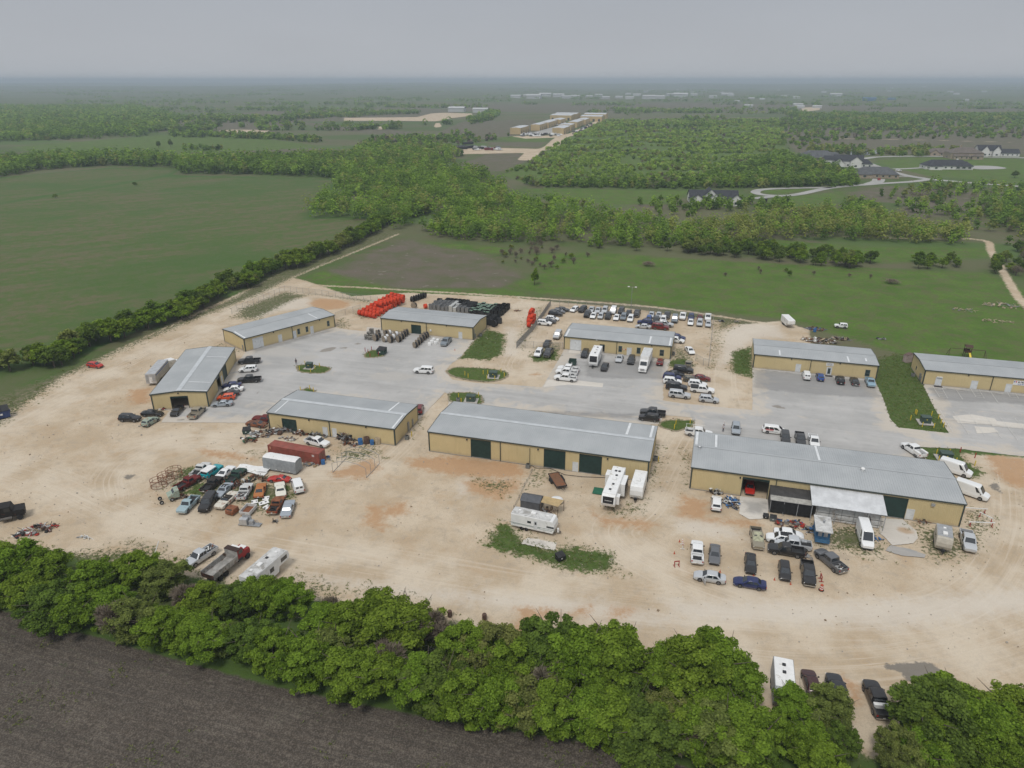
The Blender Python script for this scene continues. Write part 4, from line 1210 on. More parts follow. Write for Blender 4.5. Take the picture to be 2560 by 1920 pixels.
WOODS = [  # polygon, spacing, height range, width factor, species weights (spring, dark, olive, bare), droop
 ('F', [(672,470),(700,430),(735,395),(745,350),(800,322),(900,335),(940,375),(1040,380),(1090,410),(1085,440),(1000,465),(900,470),(870,500),(800,480),(740,470)], 6.4, (6.5, 10), 1.15, (5, 5, 2, 0)),
 ('F', [(780,322),(800,305),(900,298),(1000,335),(940,375),(860,340)], 7.5, (4, 7), 1.0, (6, 3, 1, 1)),
 ('F', [(905,505),(950,472),(1010,455),(1100,440),(1240,447),(1330,472),(1480,497),(1500,538),(1300,530),(1130,528),(1040,512)], 6.2, (5, 8.5), 1.05, (6, 3, 2, 1)),
 ('F', [(915,498),(1030,495),(1110,515),(1105,530),(1000,520),(920,510)], 5.5, (5, 7), 0.8, (5, 4, 1, 0)),
 ('F', [(1480,502),(1640,482),(1720,465),(1900,472),(2000,500),(2085,508),(2080,530),(1900,522),(1700,517),(1560,542),(1490,547)], 5.2, (5, 8), 1.0, (3, 2, 6, 1)),
 ('F', [(1500,550),(1640,537),(1760,550),(1880,562),(1870,582),(1760,573),(1640,560)], 5.0, (4, 7), 1.0, (6, 4, 1, 0)),
 ('F', [(1970,562),(2080,568),(2085,585),(1975,580)], 5.5, (4, 6), 1.0, (6, 4, 1, 0)),
 ('F', [(2130,565),(2212,545),(2260,560),(2250,600),(2140,592)], 6.0, (4, 6), 1.0, (5, 4, 2, 1)),
 ('F', [(1075,545),(1150,528),(1270,540),(1270,578),(1180,584),(1090,570)], 6.5, (1.6, 3.2), 1.0, (1, 0, 1, 6)),
 ('F', [(1530,592),(1640,580),(1780,590),(1900,600),(1880,612),(1700,604),(1560,600)], 11, (1.5, 2.8), 0.9, (1, 2, 1, 4)),
 ('F', [(1085,378),(1150,347),(1200,312),(1310,260),(1680,257),(1700,330),(1770,380),(1480,404),(1140,398)], 6.4, (1.1, 2.5), 1.8, (1.5, .8, 1.5, 0.3, 7)),
 ('F', [(1130,396),(1480,396),(1840,386),(1850,400),(1480,408),(1150,404)], 4.6, (3.5, 5.5), 1.0, (5, 4, 1, 1)),
 ('F', [(1500,395),(1690,335),(1780,362),(1850,382),(1840,404),(1600,406)], 6.0, (4, 7), 1.0, (4, 6, 1, 0)),
 ('F', [(1900,425),(2020,402),(2212,408),(2300,480),(2212,548),(2130,508),(2050,475),(1950,462)], 9.5, (3.5, 6.5), 1.0, (5, 3, 2, 2)),
 ('F', [(2120,445),(2212,430),(2300,450),(2300,520),(2212,515),(2140,490)], 6.0, (5, 8), 1.0, (2, 7, 1, 0)),
 ('F', [(1780,455),(1870,440),(1910,470),(1830,480)], 6.5, (5, 7.5), 1.0, (2, 7, 1, 0)),
 ('F', [(-80,352),(0,348),(240,338),(390,347),(560,344),(740,340),(740,386),(560,377),(395,376),(380,362),(240,357),(100,366),(0,384),(-80,392)], 6.2, (5.5, 8.5), 1.0, (4, 6, 1, 0)),
 ('F', [(-400,310),(0,307),(300,296),(370,277),(380,250),(300,232),(0,232),(-500,240)], 11.0, (5.5, 9), 1.5, (3, 6, 1, 0)),
 ('F', [(1490,440),(1560,436),(1700,440),(1720,458),(1490,456)], 6.5, (4, 6), 1.0, (3, 6, 1, 0)),
 ('F', [(1735,330),(1760,318),(1860,320),(1870,332),(1980,320),(2080,326),(2000,338),(1880,336)], 9.0, (3.5, 5.5), 1.1, (4, 2, 5, 0)),
 ('F', [(1690,242),(1750,252),(2260,250),(2260,262),(1720,260)], 13.0, (6, 9), 1.6, (1, 7, 1, 0)),
 ('F', [(370,290),(560,294),(690,302),(688,308),(560,300),(370,296)], 7.0, (3, 6), 1.0, (3, 5, 1, 0)),
 ('F', [(395,320),(480,322),(470,326),(395,325)], 8.0, (3, 5), 1.0, (3, 5, 1, 0)),
 ('F', [(540,262),(720,248),(900,242),(900,246),(720,253),(545,268)], 12.0, (5, 8), 1.3, (2, 6, 1, 0)),
 ('F', [(1010,262),(1060,240),(1080,246),(1060,262),(1020,268)], 11.0, (5, 8), 1.2, (2, 6, 1, 0)),
 ('F', [(1690,330),(1690,258),(2260,262),(2300,300),(1980,300),(1800,306)], 17.0, (2.5, 5), 1.5, (5, 3, 2, 1)),
 ('F', [(900,300),(990,285),(1080,300),(1000,315)], 12.0, (3, 5), 1.1, (4, 3, 1, 1)),
 ('F', [(1160,520),(1300,505),(1480,520),(1480,545),(1300,545)], 8.0, (3, 5.5), 1.0, (7, 2, 2, 1)),
 ('F', [(1380,440),(1480,430),(1500,470),(1420,465)], 9.0, (3, 5), 1.0, (6, 3, 2, 0)),
]
rw = np.random.default_rng(21)
ALL = []      # x, y, h, width, species
for t_, q, sp, hr, wf, wt in WOODS:
 P = gp(t_, q)
 xs, ys = [p[0] for p in P], [p[1] for p in P]
 X, Y = np.meshgrid(np.arange(min(xs), max(xs), sp), np.arange(min(ys), max(ys), sp))
 X = X.ravel() + rw.uniform(-.48, .48, X.size) * sp
 Y = Y.ravel() + rw.uniform(-.48, .48, Y.size) * sp
 k = sdf(P, X, Y) > -1.0
 k &= vnoise(X, Y, 26, 9) * .7 + vnoise(X, Y, 9, 19) * .3 > (0.42 if hr[1] < 3.5 else 0.4 if hr[1] < 5 else 0.3 if sp > 6.3 else 0.24 if sp > 6.1 else 0.2)
 wv = np.array(list(wt) + [0] * (5 - len(wt)), float) / sum(wt)
 for x, y in zip(X[k], Y[k]):
  ALL.append((x, y, rw.uniform(*hr), wf * rw.uniform(0.8, 1.15), int(rw.choice(5, p=wv))))
ALL.sort(key=lambda a: a[1])
NIND = 150
for i, (x, y, h, w, spx) in enumerate(ALL[:NIND]):
 if spx == 3:
  tree('bare_shrub', PR_BUSH[2], x, y, h, w * h / 3.2, 'grey leafless shrub on the meadow edge behind the yard', 'leafless shrubs behind the meadow', 'shrub')
 else:
  tree('wood_tree', PR_MID[random.choice(((0, 2, 5, 6), (1, 4), (3,))[spx])], x, y, h, w * h / 7.0, 'green tree in the wooded belt behind the meadow', 'trees in the belt behind the meadow')
_bank = {}
def bank_crown(n, bare):
 """one of a few unit crowns (radius 1, height 1) with n leaves of unit size"""
 key = (n, bare)
 if key not in _bank:
  _bank[key] = [crown_arrays(rw, n, 1.0, 1.0, 0.03, 1.0, int(np.clip(n / 16, 3, 9)), bare) for _ in range(10)]
 return _bank[key][int(rw.integers(10))]
def merge_trees(name, items, material_of):
 """woodland too far and too many to be told apart: joined"""
 Z = terr(np.array([a[0] for a in items]), np.array([a[1] for a in items]))
 buck = {}
 for (x, y, h, w, spx), z in zip(items, Z):
  buck.setdefault(spx, []).append((x, y, h, w, float(z)))
 for spx, lst in buck.items():
  A = [[], [], [], []]
  for x, y, h, w, z in lst:
   want = np.clip(41000 / y * (0.6 if spx == 4 else 1.0), 12, 220)
   n = min((220, 150, 100, 70, 48, 32, 20, 12), key=lambda q: abs(q - want))
   leaf = float(np.clip(y / 350.0, 0.75, 3.9))
   rad = 0.52 * h * w if spx != 3 else 0.55 * h
   c, u, v, tt = bank_crown(n, spx == 3 and y < 900)
   a = rw.uniform(0, 6.283)
   ca, sa = math.cos(a), math.sin(a)
   M = np.array([[ca, sa, 0], [-sa, ca, 0], [0, 0, 1]])
   A[0].append((c @ M) * np.array([rad, rad, h]) + np.array([x, y, z]))
   A[1].append((u @ M) * leaf)
   A[2].append((v @ M) * leaf)
   A[3].append(np.clip(tt.mean() + (tt - tt.mean()) * .5 + rw.normal(-.03, 0.24), 0, 1))
  put(add(name, quads_mesh(name, *[np.concatenate(a) for a in A], material_of[spx])), kind='stuff')
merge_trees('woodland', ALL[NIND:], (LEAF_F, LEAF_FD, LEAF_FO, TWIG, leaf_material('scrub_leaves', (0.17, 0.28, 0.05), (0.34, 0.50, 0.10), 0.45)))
# distant country: hedges, copses and scrub fading into the haze
DIST = []
for k in range(380):
 y = 1150 * math.exp(rw.uniform(0, 2.35))
 x = rw.uniform(-0.85, 0.85) * y
 ln = rw.uniform(30, 260) * (y / 2500) ** 0.5
 dp = rw.uniform(6, 40) * (y / 2500) ** 0.5
 if -260 < x - (y * 0.02) < 160 and y < 2100 and x > -60:
  continue
 for j in range(int(np.clip(ln * dp / (90 * (y / 1500)), 4, 34))):
  h = rw.uniform(5, 9)
  DIST.append((x + rw.uniform(-.5, .5) * ln, y + rw.uniform(-.5, .5) * dp, h, 1.6 * (y / 1500) ** 0.35, int(rw.choice(3, p=(0.25, 0.6, 0.15)))))
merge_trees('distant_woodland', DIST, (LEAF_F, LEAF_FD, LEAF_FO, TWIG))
print('TREES', len(ALL), len(DIST))
# ------------------------------------------------------------------ vehicles
PAINT = {}
def paint(name, col, metal=0.0, rough=0.28, coat=0.35, dusty=0.1):
 if name not in PAINT:
  t = NT('paint_' + name)
  v = t.coord('Object')
  sz = t.n('SeparateXYZ')
  t.put(sz.inputs[0], v)
  d = t.math('MULTIPLY', t.step(t.math('ADD', sz.outputs[2], t.math('MULTIPLY', t.noise(v, 3, 3), -0.5)), 0.28, -0.05), 0.55)
  c = t.mix(t.math('ADD', t.math('MULTIPLY', t.noise(v, 1.3, 3), dusty * 0.35), d), col, (0.33, 0.28, 0.21))
  t.base(c, rough, metal, 0.38)
  t.b.inputs['Coat Weight'].default_value = coat
  t.b.inputs['Coat Roughness'].default_value = 0.06
  PAINT[name] = t.mat
 return PAINT[name]
def rust(name, base, amt, rc=(0.16, 0.06, 0.028)):
 if name not in PAINT:
  t = NT('weathered_' + name)
  v = t.coord('Object')
  n = t.noise(v, 1.1, 5, 0.7, 0.7)
  r2 = t.mix(t.noise(v, 4, 4, 0.7), rc, tuple(x * 2.0 for x in rc))
  c = t.mix(t.step(n, 0.66 - amt * 0.4, 0.74 - amt * 0.3), t.mix(t.noise(v, 2, 3), base, tuple(x * 0.75 for x in base)), r2)
  t.base(c, 0.7, 0.0, 0.3)
  PAINT[name] = t.mat
 return PAINT[name]
for _k, _c, _m in (('white', (0.74, 0.75, 0.75), 0), ('silver', (0.5, 0.52, 0.54), .25), ('black', (0.012, 0.012, 0.014), 0), ('grey', (0.13, 0.135, 0.145), .25), ('charcoal', (0.04, 0.042, 0.046), .3), ('red', (0.42, 0.02, 0.012), 0),
       ('maroon', (0.16, 0.012, 0.015), .2), ('blue', (0.012, 0.07, 0.28), .2), ('navy', (0.012, 0.022, 0.10), .2), ('gold', (0.27, 0.24, 0.18), .3), ('teal', (0.0, 0.28, 0.32), 0), ('steel', (0.2, 0.235, 0.265), .25),
       ('orange', (0.62, 0.08, 0.02), 0), ('olive', (0.12, 0.105, 0.075), .3), ('lblue', (0.23, 0.35, 0.43), 0), ('cream', (0.68, 0.66, 0.58), 0), ('dgreen', (0.02, 0.075, 0.05), 0), ('tan', (0.33, 0.29, 0.22), .2), ('bluegrey', (0.34, 0.38, 0.42), .25), ('nearblk', (0.022, 0.024, 0.03), .2)):
 paint(_k, _c, _m)
rust('rust_cream', (0.66, 0.63, 0.55), 0.35)
rust('rust_orange', (0.42, 0.17, 0.06), 0.45, (0.26, 0.09, 0.03))
rust('rust_brown', (0.11, 0.065, 0.05), 0.55)
rust('rust_red', (0.15, 0.02, 0.02), 0.4, (0.09, 0.035, 0.025))
rust('rust_blue', (0.35, 0.46, 0.5), 0.2)
rust('rust_green', (0.03, 0.07, 0.055), 0.3)
rust('rust_full', (0.15, 0.06, 0.03), 0.7)
rust('rust_white', (0.62, 0.63, 0.62), 0.18)
rust('rust_palegreen', (0.33, 0.4, 0.33), 0.3)
rust('rust_black', (0.035, 0.03, 0.028), 0.25, (0.07, 0.04, 0.03))
AUTOGLASS = mat('auto_glass', (0.022, 0.028, 0.034), 0.06, 0, 0.1, spec=0.9)
TYRE = mat('tyre_rubber', (0.018, 0.018, 0.019), 0.85, 0, 0.2, 4)
RIM = mat('alloy_rim', (0.42, 0.42, 0.43), 0.35, 0.7)
RIM_D = mat('dark_rim', (0.03, 0.03, 0.032), 0.4, 0.4)
LAMP_H = mat('headlight_lens', (0.75, 0.77, 0.78), 0.12, 0, 0.05, spec=0.7)
LAMP_T = mat('tail_light_lens', (0.35, 0.015, 0.012), 0.2, 0, 0.05)
BLACKP = mat('black_plastic', (0.02, 0.02, 0.021), 0.6, 0, 0.15)
CHROME = mat('chrome', (0.6, 0.6, 0.6), 0.2, 0.9, 0.05)
SEAT = mat('cabin_interior', (0.05, 0.045, 0.04), 0.9)
PLATE = mat('licence_plate', (0.7, 0.7, 0.68), 0.5)
# name: L, W, H, wheelbase, wheel radius, ground clearance, hood z at nose, at cowl, belt z, tail z, cabin x: rear base, rear roof, front roof, front base, tumblehome, side window splits
KINDS = {
 'sedan':   dict(L=4.85, W=1.84, H=1.46, wb=2.8, r=.33, zb=.2, nose=.62, cowl=.94, belt=.95, tail=.98, trunk=1.0, c=(-1.75, -1.05, .35, 1.15), tum=.27, win=((.10, .42), (.47, .86))),
 'coupe':   dict(L=4.9, W=1.9, H=1.36, wb=2.85, r=.36, zb=.18, nose=.64, cowl=.92, belt=.93, tail=.98, trunk=1.0, c=(-1.75, -.85, .15, .95), tum=.3, win=((.16, .40), (.45, .88))),
 'hatch':   dict(L=4.4, W=1.8, H=1.5, wb=2.65, r=.32, zb=.2, nose=.65, cowl=.98, belt=.98, tail=.98, trunk=1.0, c=(-2.1, -1.7, .3, 1.25), tum=.25, win=((.08, .28), (.32, .58), (.62, .88))),
 'suv':     dict(L=4.75, W=1.92, H=1.72, wb=2.75, r=.37, zb=.27, nose=.82, cowl=1.08, belt=1.08, tail=1.06, trunk=1.05, c=(-2.28, -2.0, .35, 1.12), tum=.25, win=((.05, .25), (.29, .57), (.61, .89))),
 'bigsuv':  dict(L=5.35, W=2.05, H=1.9, wb=3.05, r=.4, zb=.3, nose=.98, cowl=1.18, belt=1.17, tail=1.14, trunk=1.14, c=(-2.58, -2.4, .55, 1.2), tum=.22, win=((.05, .28), (.32, .58), (.62, .9))),
 'minivan': dict(L=5.1, W=1.99, H=1.76, wb=3.05, r=.34, zb=.2, nose=.74, cowl=1.04, belt=1.02, tail=1.02, trunk=1.02, c=(-2.42, -2.15, .75, 1.75), tum=.25, win=((.05, .3), (.33, .58), (.61, .86))),
 'pickup':  dict(L=5.9, W=2.03, H=1.92, wb=3.7, r=.41, zb=.34, nose=1.0, cowl=1.2, belt=1.2, tail=1.18, trunk=1.15, c=(-.98, -.84, .72, 1.42), tum=.2, win=((.05, .44), (.49, .9)), bed=(-2.92, -1.05)),
 'pickupx': dict(L=5.75, W=2.0, H=1.85, wb=3.55, r=.4, zb=.33, nose=.97, cowl=1.16, belt=1.16, tail=1.14, trunk=1.12, c=(-.75, -.62, .62, 1.32), tum=.2, win=((.06, .34), (.39, .9)), bed=(-2.83, -.82)),
 'oldpick': dict(L=5.3, W=1.95, H=1.72, wb=3.25, r=.38, zb=.34, nose=.95, cowl=1.1, belt=1.1, tail=1.05, trunk=1.05, c=(-.35, -.28, .62, 1.05), tum=.18, win=((.08, .9),), bed=(-2.62, -.42), boxy=1),
 'van':     dict(L=5.95, W=2.05, H=2.55, wb=3.45, r=.36, zb=.25, nose=.95, cowl=1.25, belt=1.28, tail=1.28, trunk=1.28, c=(-2.9, -2.84, 1.2, 2.05), tum=.16, win=((.80, .93),)),
 'sprint':  dict(L=6.4, W=2.05, H=2.7, wb=3.7, r=.36, zb=.25, nose=.95, cowl=1.22, belt=1.28, tail=1.28, trunk=1.28, c=(-3.15, -3.08, 1.25, 2.25), tum=.16, win=((.80, .93),)),
 'cargo':   dict(L=4.75, W=1.83, H=1.85, wb=3.05, r=.33, zb=.22, nose=.8, cowl=1.1, belt=1.1, tail=1.1, trunk=1.1, c=(-2.3, -2.22, .6, 1.45), tum=.18, win=((.68, .9),)),
 'boxvan':  dict(L=4.9, W=1.95, H=1.9, wb=2.9, r=.35, zb=.28, nose=.98, cowl=1.12, belt=1.12, tail=1.12, trunk=1.12, c=(-2.38, -2.3, 1.0, 1.5), tum=.17, win=((.72, .92),)),
 'classic': dict(L=5.3, W=1.98, H=1.4, wb=3.0, r=.35, zb=.24, nose=.82, cowl=.93, belt=.93, tail=.86, trunk=.92, c=(-1.35, -.75, .3, .85), tum=.24, win=((.1, .4), (.45, .9)), boxy=1),
 'muscle':  dict(L=4.9, W=1.88, H=1.33, wb=2.75, r=.35, zb=.22, nose=.76, cowl=.9, belt=.9, tail=.82, trunk=.9, c=(-1.75, -.5, .3, .85), tum=.27, win=((.3, .55), (.58, .9)), boxy=1),
 'convert': dict(L=5.5, W=2.0, H=1.35, wb=3.1, r=.35, zb=.24, nose=.8, cowl=.92, belt=.92, tail=.86, trunk=.9, c=(-1.2, -.75, .3, .8), tum=.24, win=(), boxy=1, open=1),
 'blazer':  dict(L=4.7, W=2.0, H=1.82, wb=2.7, r=.4, zb=.38, nose=1.05, cowl=1.15, belt=1.15, tail=1.12, trunk=1.12, c=(-2.25, -2.1, .35, .8), tum=.14, win=((.08, .55), (.62, .9)), boxy=1),
 'roadster': dict(L=4.5, W=1.72, H=1.22, wb=2.4, r=.33, zb=.18, nose=.5, cowl=.84, belt=.82, tail=.55, trunk=.75, c=(-1.6, -.75, .0, .45), tum=.28, win=((.3, .55), (.6, .9))),
}
_vm = {}
def vehicle_meshes(kind):
 if kind in _vm:
  return _vm[kind]
 K = KINDS[kind]
 L, Wd, H, zb, r, wb = K['L'], K['W'], K['H'], K['zb'], K['r'], K['wb']
 boxy = K.get('boxy', 0)
 hl, hw = L / 2, Wd / 2
 xw = (wb / 2 + 0.03, -wb / 2 + 0.03)
 c = K['c']
 bed = K.get('bed')
 out = {}
 def top(x):
  if bed and x < bed[1]:
   return 0.72
  if x > c[3]:
   k = (x - c[3]) / (hl - c[3])
   drop = k ** (1.6 if not boxy else 3.5)
   return K['cowl'] + (K['nose'] - K['cowl']) * drop
  if x < c[0]:
   k = (c[0] - x) / (c[0] + hl + 1e-6)
   return K['trunk'] + (K['tail'] - K['trunk']) * min(1, k) ** 2
  return K['belt']
 def half(x):
  e = abs(x) / hl
  return hw * (1 - (0.10 if boxy else 0.17) * max(0, (e - 0.72) / 0.28) ** 2.2) * (1 - 0.015)
 def bottom(x):
  z = zb + 0.10 * max(0, (abs(x) / hl - 0.82) / 0.18)
  for q in xw:
   d = abs(x - q)
   ra = r * 1.16
   if d < ra:
    z = max(z, r + math.sqrt(ra * ra - d * d))
  return z
 xs = set(np.linspace(-hl, hl, 25).round(3).tolist())
 for q in xw:
  for k in (-1.17, -1.12, -1.0, -.8, -.5, 0, .5, .8, 1.0, 1.12, 1.17):
   xs.add(round(q + k * r, 3))
 xs |= {round(c[0], 3), round(c[3], 3)}
 if bed:
  xs |= {round(bed[1], 3), round(bed[1] + 0.02, 3)}
 xs = sorted(x for x in xs if -hl <= x <= hl)
 rows = []
 for i, x in enumerate(xs):
  end = min(abs(x + hl), abs(x - hl))
  pull = 0.055 if end < 1e-6 else 0
  zt, zo, w = top(x), min(bottom(x), top(x) - 0.06), half(x) - pull
  if pull:
   zt -= 0.05
   zo += 0.06
  sh = min(0.13, (zt - zo) * 0.35)
  half_pts = [(0, zo), (w * .9, zo), (w * .985, zo + 0.03), (w, zo + (zt - zo) * .45), (w * .985, zt - sh), (w * (.93 if not boxy else .965), zt - sh * .18), (w * .80, zt), (w * .4, zt + 0.02), (0, zt + 0.03)]
  rows.append([(x, y, z) for y, z in half_pts] + [(x, -y, z) for y, z in reversed(half_pts[1:-1])])
 mb = MB()
 mb.grid(rows, closed=True, caps=True)
 # greenhouse
 ht = hw - K['tum']
 bz = K['belt'] - 0.06
 wbelt = hw * .955
 pts = {}
 def lvl(k):
  """outline at height fraction k"""
  e = k ** 1.0
  x0, x1 = c[0] + (c[1] - c[0]) * e, c[3] + (c[2] - c[3]) * e
  w = wbelt + (ht - wbelt) * (k ** 1.15)
  z = bz + (H - bz) * k
  return x0, x1, w, z
 if not K.get('open'):
  rr = []
  for k in (0, .25, .5, .75, .9):
   x0, x1, w, z = lvl(k)
   rd = 0.16
   rr.append([(x0, -w * .86, z), (x0 + rd, -w, z), ((x0 + x1) / 2, -w, z), (x1 - rd, -w, z), (x1, -w * .82, z), (x1 + .04, 0, z), (x1, w * .82, z), (x1 - rd, w, z), ((x0 + x1) / 2, w, z), (x0 + rd, w, z), (x0, w * .86, z), (x0 - .03, 0, z)])
  x0, x1, w, z = lvl(.97)
  rd = .2
  ins = .05
  rr.append([(x0 + ins, -w * .84, z), (x0 + rd + ins, -w + ins, z), ((x0 + x1) / 2, -w + ins, z + .01), (x1 - rd - ins, -w + ins, z), (x1 - ins, -w * .8, z), (x1 - ins, 0, z), (x1 - ins, w * .8, z), (x1 - rd - ins, w - ins, z), ((x0 + x1) / 2, w - ins, z + .01), (x0 + rd + ins, w - ins, z), (x0 + ins, w * .84, z), (x0 + ins, 0, z)])
  z = H
  i2 = .22
  rr.append([(x0 + i2, -w * .6, z - .01), (x0 + rd + i2, -w + i2, z - .01), ((x0 + x1) / 2, -w + i2, z), (x1 - rd - i2, -w + i2, z - .01), (x1 - i2, -w * .6, z - .01), (x1 - i2, 0, z - .005), (x1 - i2, w * .6, z - .01), (x1 - rd - i2, w - i2, z - .01), ((x0 + x1) / 2, w - i2, z), (x0 + rd + i2, w - i2, z - .01), (x0 + i2, w * .6, z - .01), (x0 + i2, 0, z - .005)])
  mb.grid(rr, closed=True, caps=True)
 if bed:
  b0, b1 = -hl + .03, bed[1] - .02
  zt = K['belt'] + (0.0 if not boxy else -.05)
  t = .09
  for sgn in (-1, 1):
   y1 = sgn * hw * .975
   y0 = y1 - sgn * t
   mb.box(b0, b1, min(y0, y1), max(y0, y1), .7, zt)
   a = sgn * (hw * .975 - t - .001)
   mb.box(xw[1] - .42, xw[1] + .42, min(a, a - sgn * .2), max(a, a - sgn * .2), .74, .98)
  mb.box(b0 - .005, b0 + .07, -hw * .975 + t + .002, hw * .975 - t - .002, .55, zt - .01)
  mb.box(b1 - .06, b1, -hw * .975 + t + .002, hw * .975 - t - .002, .7, zt + .02)
 out['body'] = mb.mesh(kind + '_body', [PAINT['white']], True, 38)
 def glass(pq):
  """quad slightly proud of the cabin"""
  m = MB()
  a, b, d, e = [Vector(p) for p in pq]
  m.face([a, b, d, e])
  return m.mesh('glass', [AUTOGLASS])
 gl = []
 if not K.get('open'):
  def on_side(u, k, sgn):
   x0, x1, w, z = lvl(k)
   return (x0 + (x1 - x0) * u, sgn * (w + .012), z)
  for sgn in (-1, 1):
   for u0, u1 in K['win']:
    kt = .84
    kb = .17
    v0 = u0 + (.03 if u0 < .15 else 0)
    gl.append(('side_window', glass([on_side(u0, kb, sgn), on_side(u1, kb, sgn), on_side(u1 - (.05 if u1 > .8 else 0), kt, sgn), on_side(v0, kt, sgn)])))
  for nm, sx in (('windshield', 1), ('rear_window', 0)):
   P = []
   k0, k1 = (.10, .90) if sx else (.28, .86)
   for k, s_ in ((k0, -1), (k0, 1), (k1, 1), (k1, -1)):
    x0, x1, w, z = lvl(k)
    P.append((((x1 + .052) if sx else (x0 - .042)), s_ * w * (.80 if sx else .78), z))
   if nm == 'rear_window' and kind in ('van', 'sprint', 'cargo', 'boxvan'):
    for s_ in (-1, 1):
     Q = []
     for k, f in ((.40, .12), (.40, .7), (.78, .7), (.78, .12)):
      x0, x1, w, z = lvl(k)
      Q.append((x0 - .042, s_ * w * f, z))
     gl.append((nm, glass(Q)))
    continue
   gl.append((nm, glass(P)))
 else:
  m = MB()
  m.box(c[0] + .1, c[3] - .1, -hw * .72, hw * .72, K['belt'] - .3, K['belt'] + .045)
  gl.append(('cockpit', m.mesh('cockpit', [SEAT])))
  m = MB()
  for x in (-.75, -.1):
   m.rbox(x - .12, x + .16, -hw * .68, hw * .68, K['belt'] - .2, K['belt'] + .3, .08)
  gl.append(('seat', m.mesh('bench_seat', [SEAT])))
  gl.append(('windshield', glass([(.82, -hw * .75, .93), (.82, hw * .75, .93), (.55, hw * .66, H), (.55, -hw * .66, H)])))
 out['glass'] = gl
 # lamps, bumpers, mirrors, plates
 def pad(x, y0, y1, z0, z1, sx, m_):
  m = MB()
  m.box(min(x, x + sx), max(x, x + sx), y0, y1, z0, z1)
  return m.mesh('lamp', [m_])
 zn, zt_ = K['nose'], (K['tail'] if not bed else K['belt'])
 ex = []
 for s_ in (-1, 1):
  y0, y1 = sorted((s_ * hw * .50, s_ * hw * .86))
  ex.append(('headlight', pad(hl - .115, y0, y1, zn - .21, zn - .09, .07, LAMP_H)))
  y0, y1 = sorted((s_ * hw * .74, s_ * hw * .93))
  ex.append(('tail_light', pad(-hl - .012, y0, y1, zt_ - .36, zt_ - .12, .07, LAMP_T)))
  if not boxy:
   m = MB()
   y0, y1 = sorted((s_ * (hw * .96), s_ * (hw * .96 + .2)))
   m.box(c[3] - .42, c[3] - .3, y0, y1, K['belt'] + .0, K['belt'] + .16)
   ex.append(('wing_mirror', m.mesh('wing_mirror', [BLACKP])))
 ex.append(('grille', pad(hl - .06, -hw * .46, hw * .46, zn - .26, zn - .10, .045, BLACKP)))
 m = MB()
 m.box(hl - .09, hl + .02, -hw * .84, hw * .84, zb + .1, zb + .24)
 ex.append(('front_bumper', m.mesh('bumper', [CHROME if boxy or bed else BLACKP])))
 m = MB()
 m.box(-hl - .03, -hl + .09, -hw * .86, hw * .86, zb + .12, zb + .27)
 ex.append(('rear_bumper', m.mesh('bumper', [CHROME if boxy or bed else BLACKP])))
 ex.append(('licence_plate', pad(-hl - .036, -.16, .16, zb + .30, zb + .42, .02, PLATE)))
 out['extra'] = ex
 if bed:
  m = MB()
  m.box(b0 + .08, b1 - .07, -hw * .975 + .1, hw * .975 - .1, .755, .775)
  out['bed'] = m.mesh('bed_liner', [BLACKP])
 m = MB()
 rw_ = r
 m.lathe([(rw_ * .62, -.112), (rw_ * .9, -.115), (rw_, -.085), (rw_, .085), (rw_ * .9, .115), (rw_ * .62, .112)], 18, 'y')
 out['tyre'] = m.mesh('tyre', [TYRE], True, 40)
 m = MB()
 m.lathe([(rw_ * .66, -.09), (rw_ * .66, .1), (rw_ * .55, .12), (rw_ * .2, .095), (rw_ * .16, .118), (0.01, .118)], 14, 'y')
 m.lathe([(rw_ * .66, -.1), (rw_ * .55, -.12), (rw_ * .2, -.095), (rw_ * .16, -.118), (0.01, -.118)], 14, 'y')
 out['rim'] = m.mesh('rim', [RIM], True, 40)
 out['wheels'] = [(x, s_ * (hw - .1), r) for x in xw for s_ in (-1, 1)]
 _vm[kind] = out
 return out
HEAD = {'F': -106, 'B': 74, 'L': 164, 'R': -16}
NAME_OF = {'sedan': 'parked_car', 'coupe': 'parked_car', 'hatch': 'parked_car', 'suv': 'parked_car', 'bigsuv': 'parked_car', 'minivan': 'minivan', 'pickup': 'pickup_truck', 'pickupx': 'pickup_truck', 'oldpick': 'old_pickup_truck', 'van': 'cargo_van', 'sprint': 'cargo_van',
     'cargo': 'cargo_van', 'boxvan': 'cargo_van', 'classic': 'classic_car', 'muscle': 'classic_car', 'convert': 'classic_car', 'blazer': 'classic_car', 'roadster': 'classic_car'}
CAT_OF = {'sedan': 'car', 'coupe': 'car', 'hatch': 'car', 'suv': 'car', 'bigsuv': 'car', 'minivan': 'minivan', 'pickup': 'pickup truck', 'pickupx': 'pickup truck', 'oldpick': 'pickup truck', 'van': 'van', 'sprint': 'van', 'cargo': 'van', 'boxvan': 'van'}
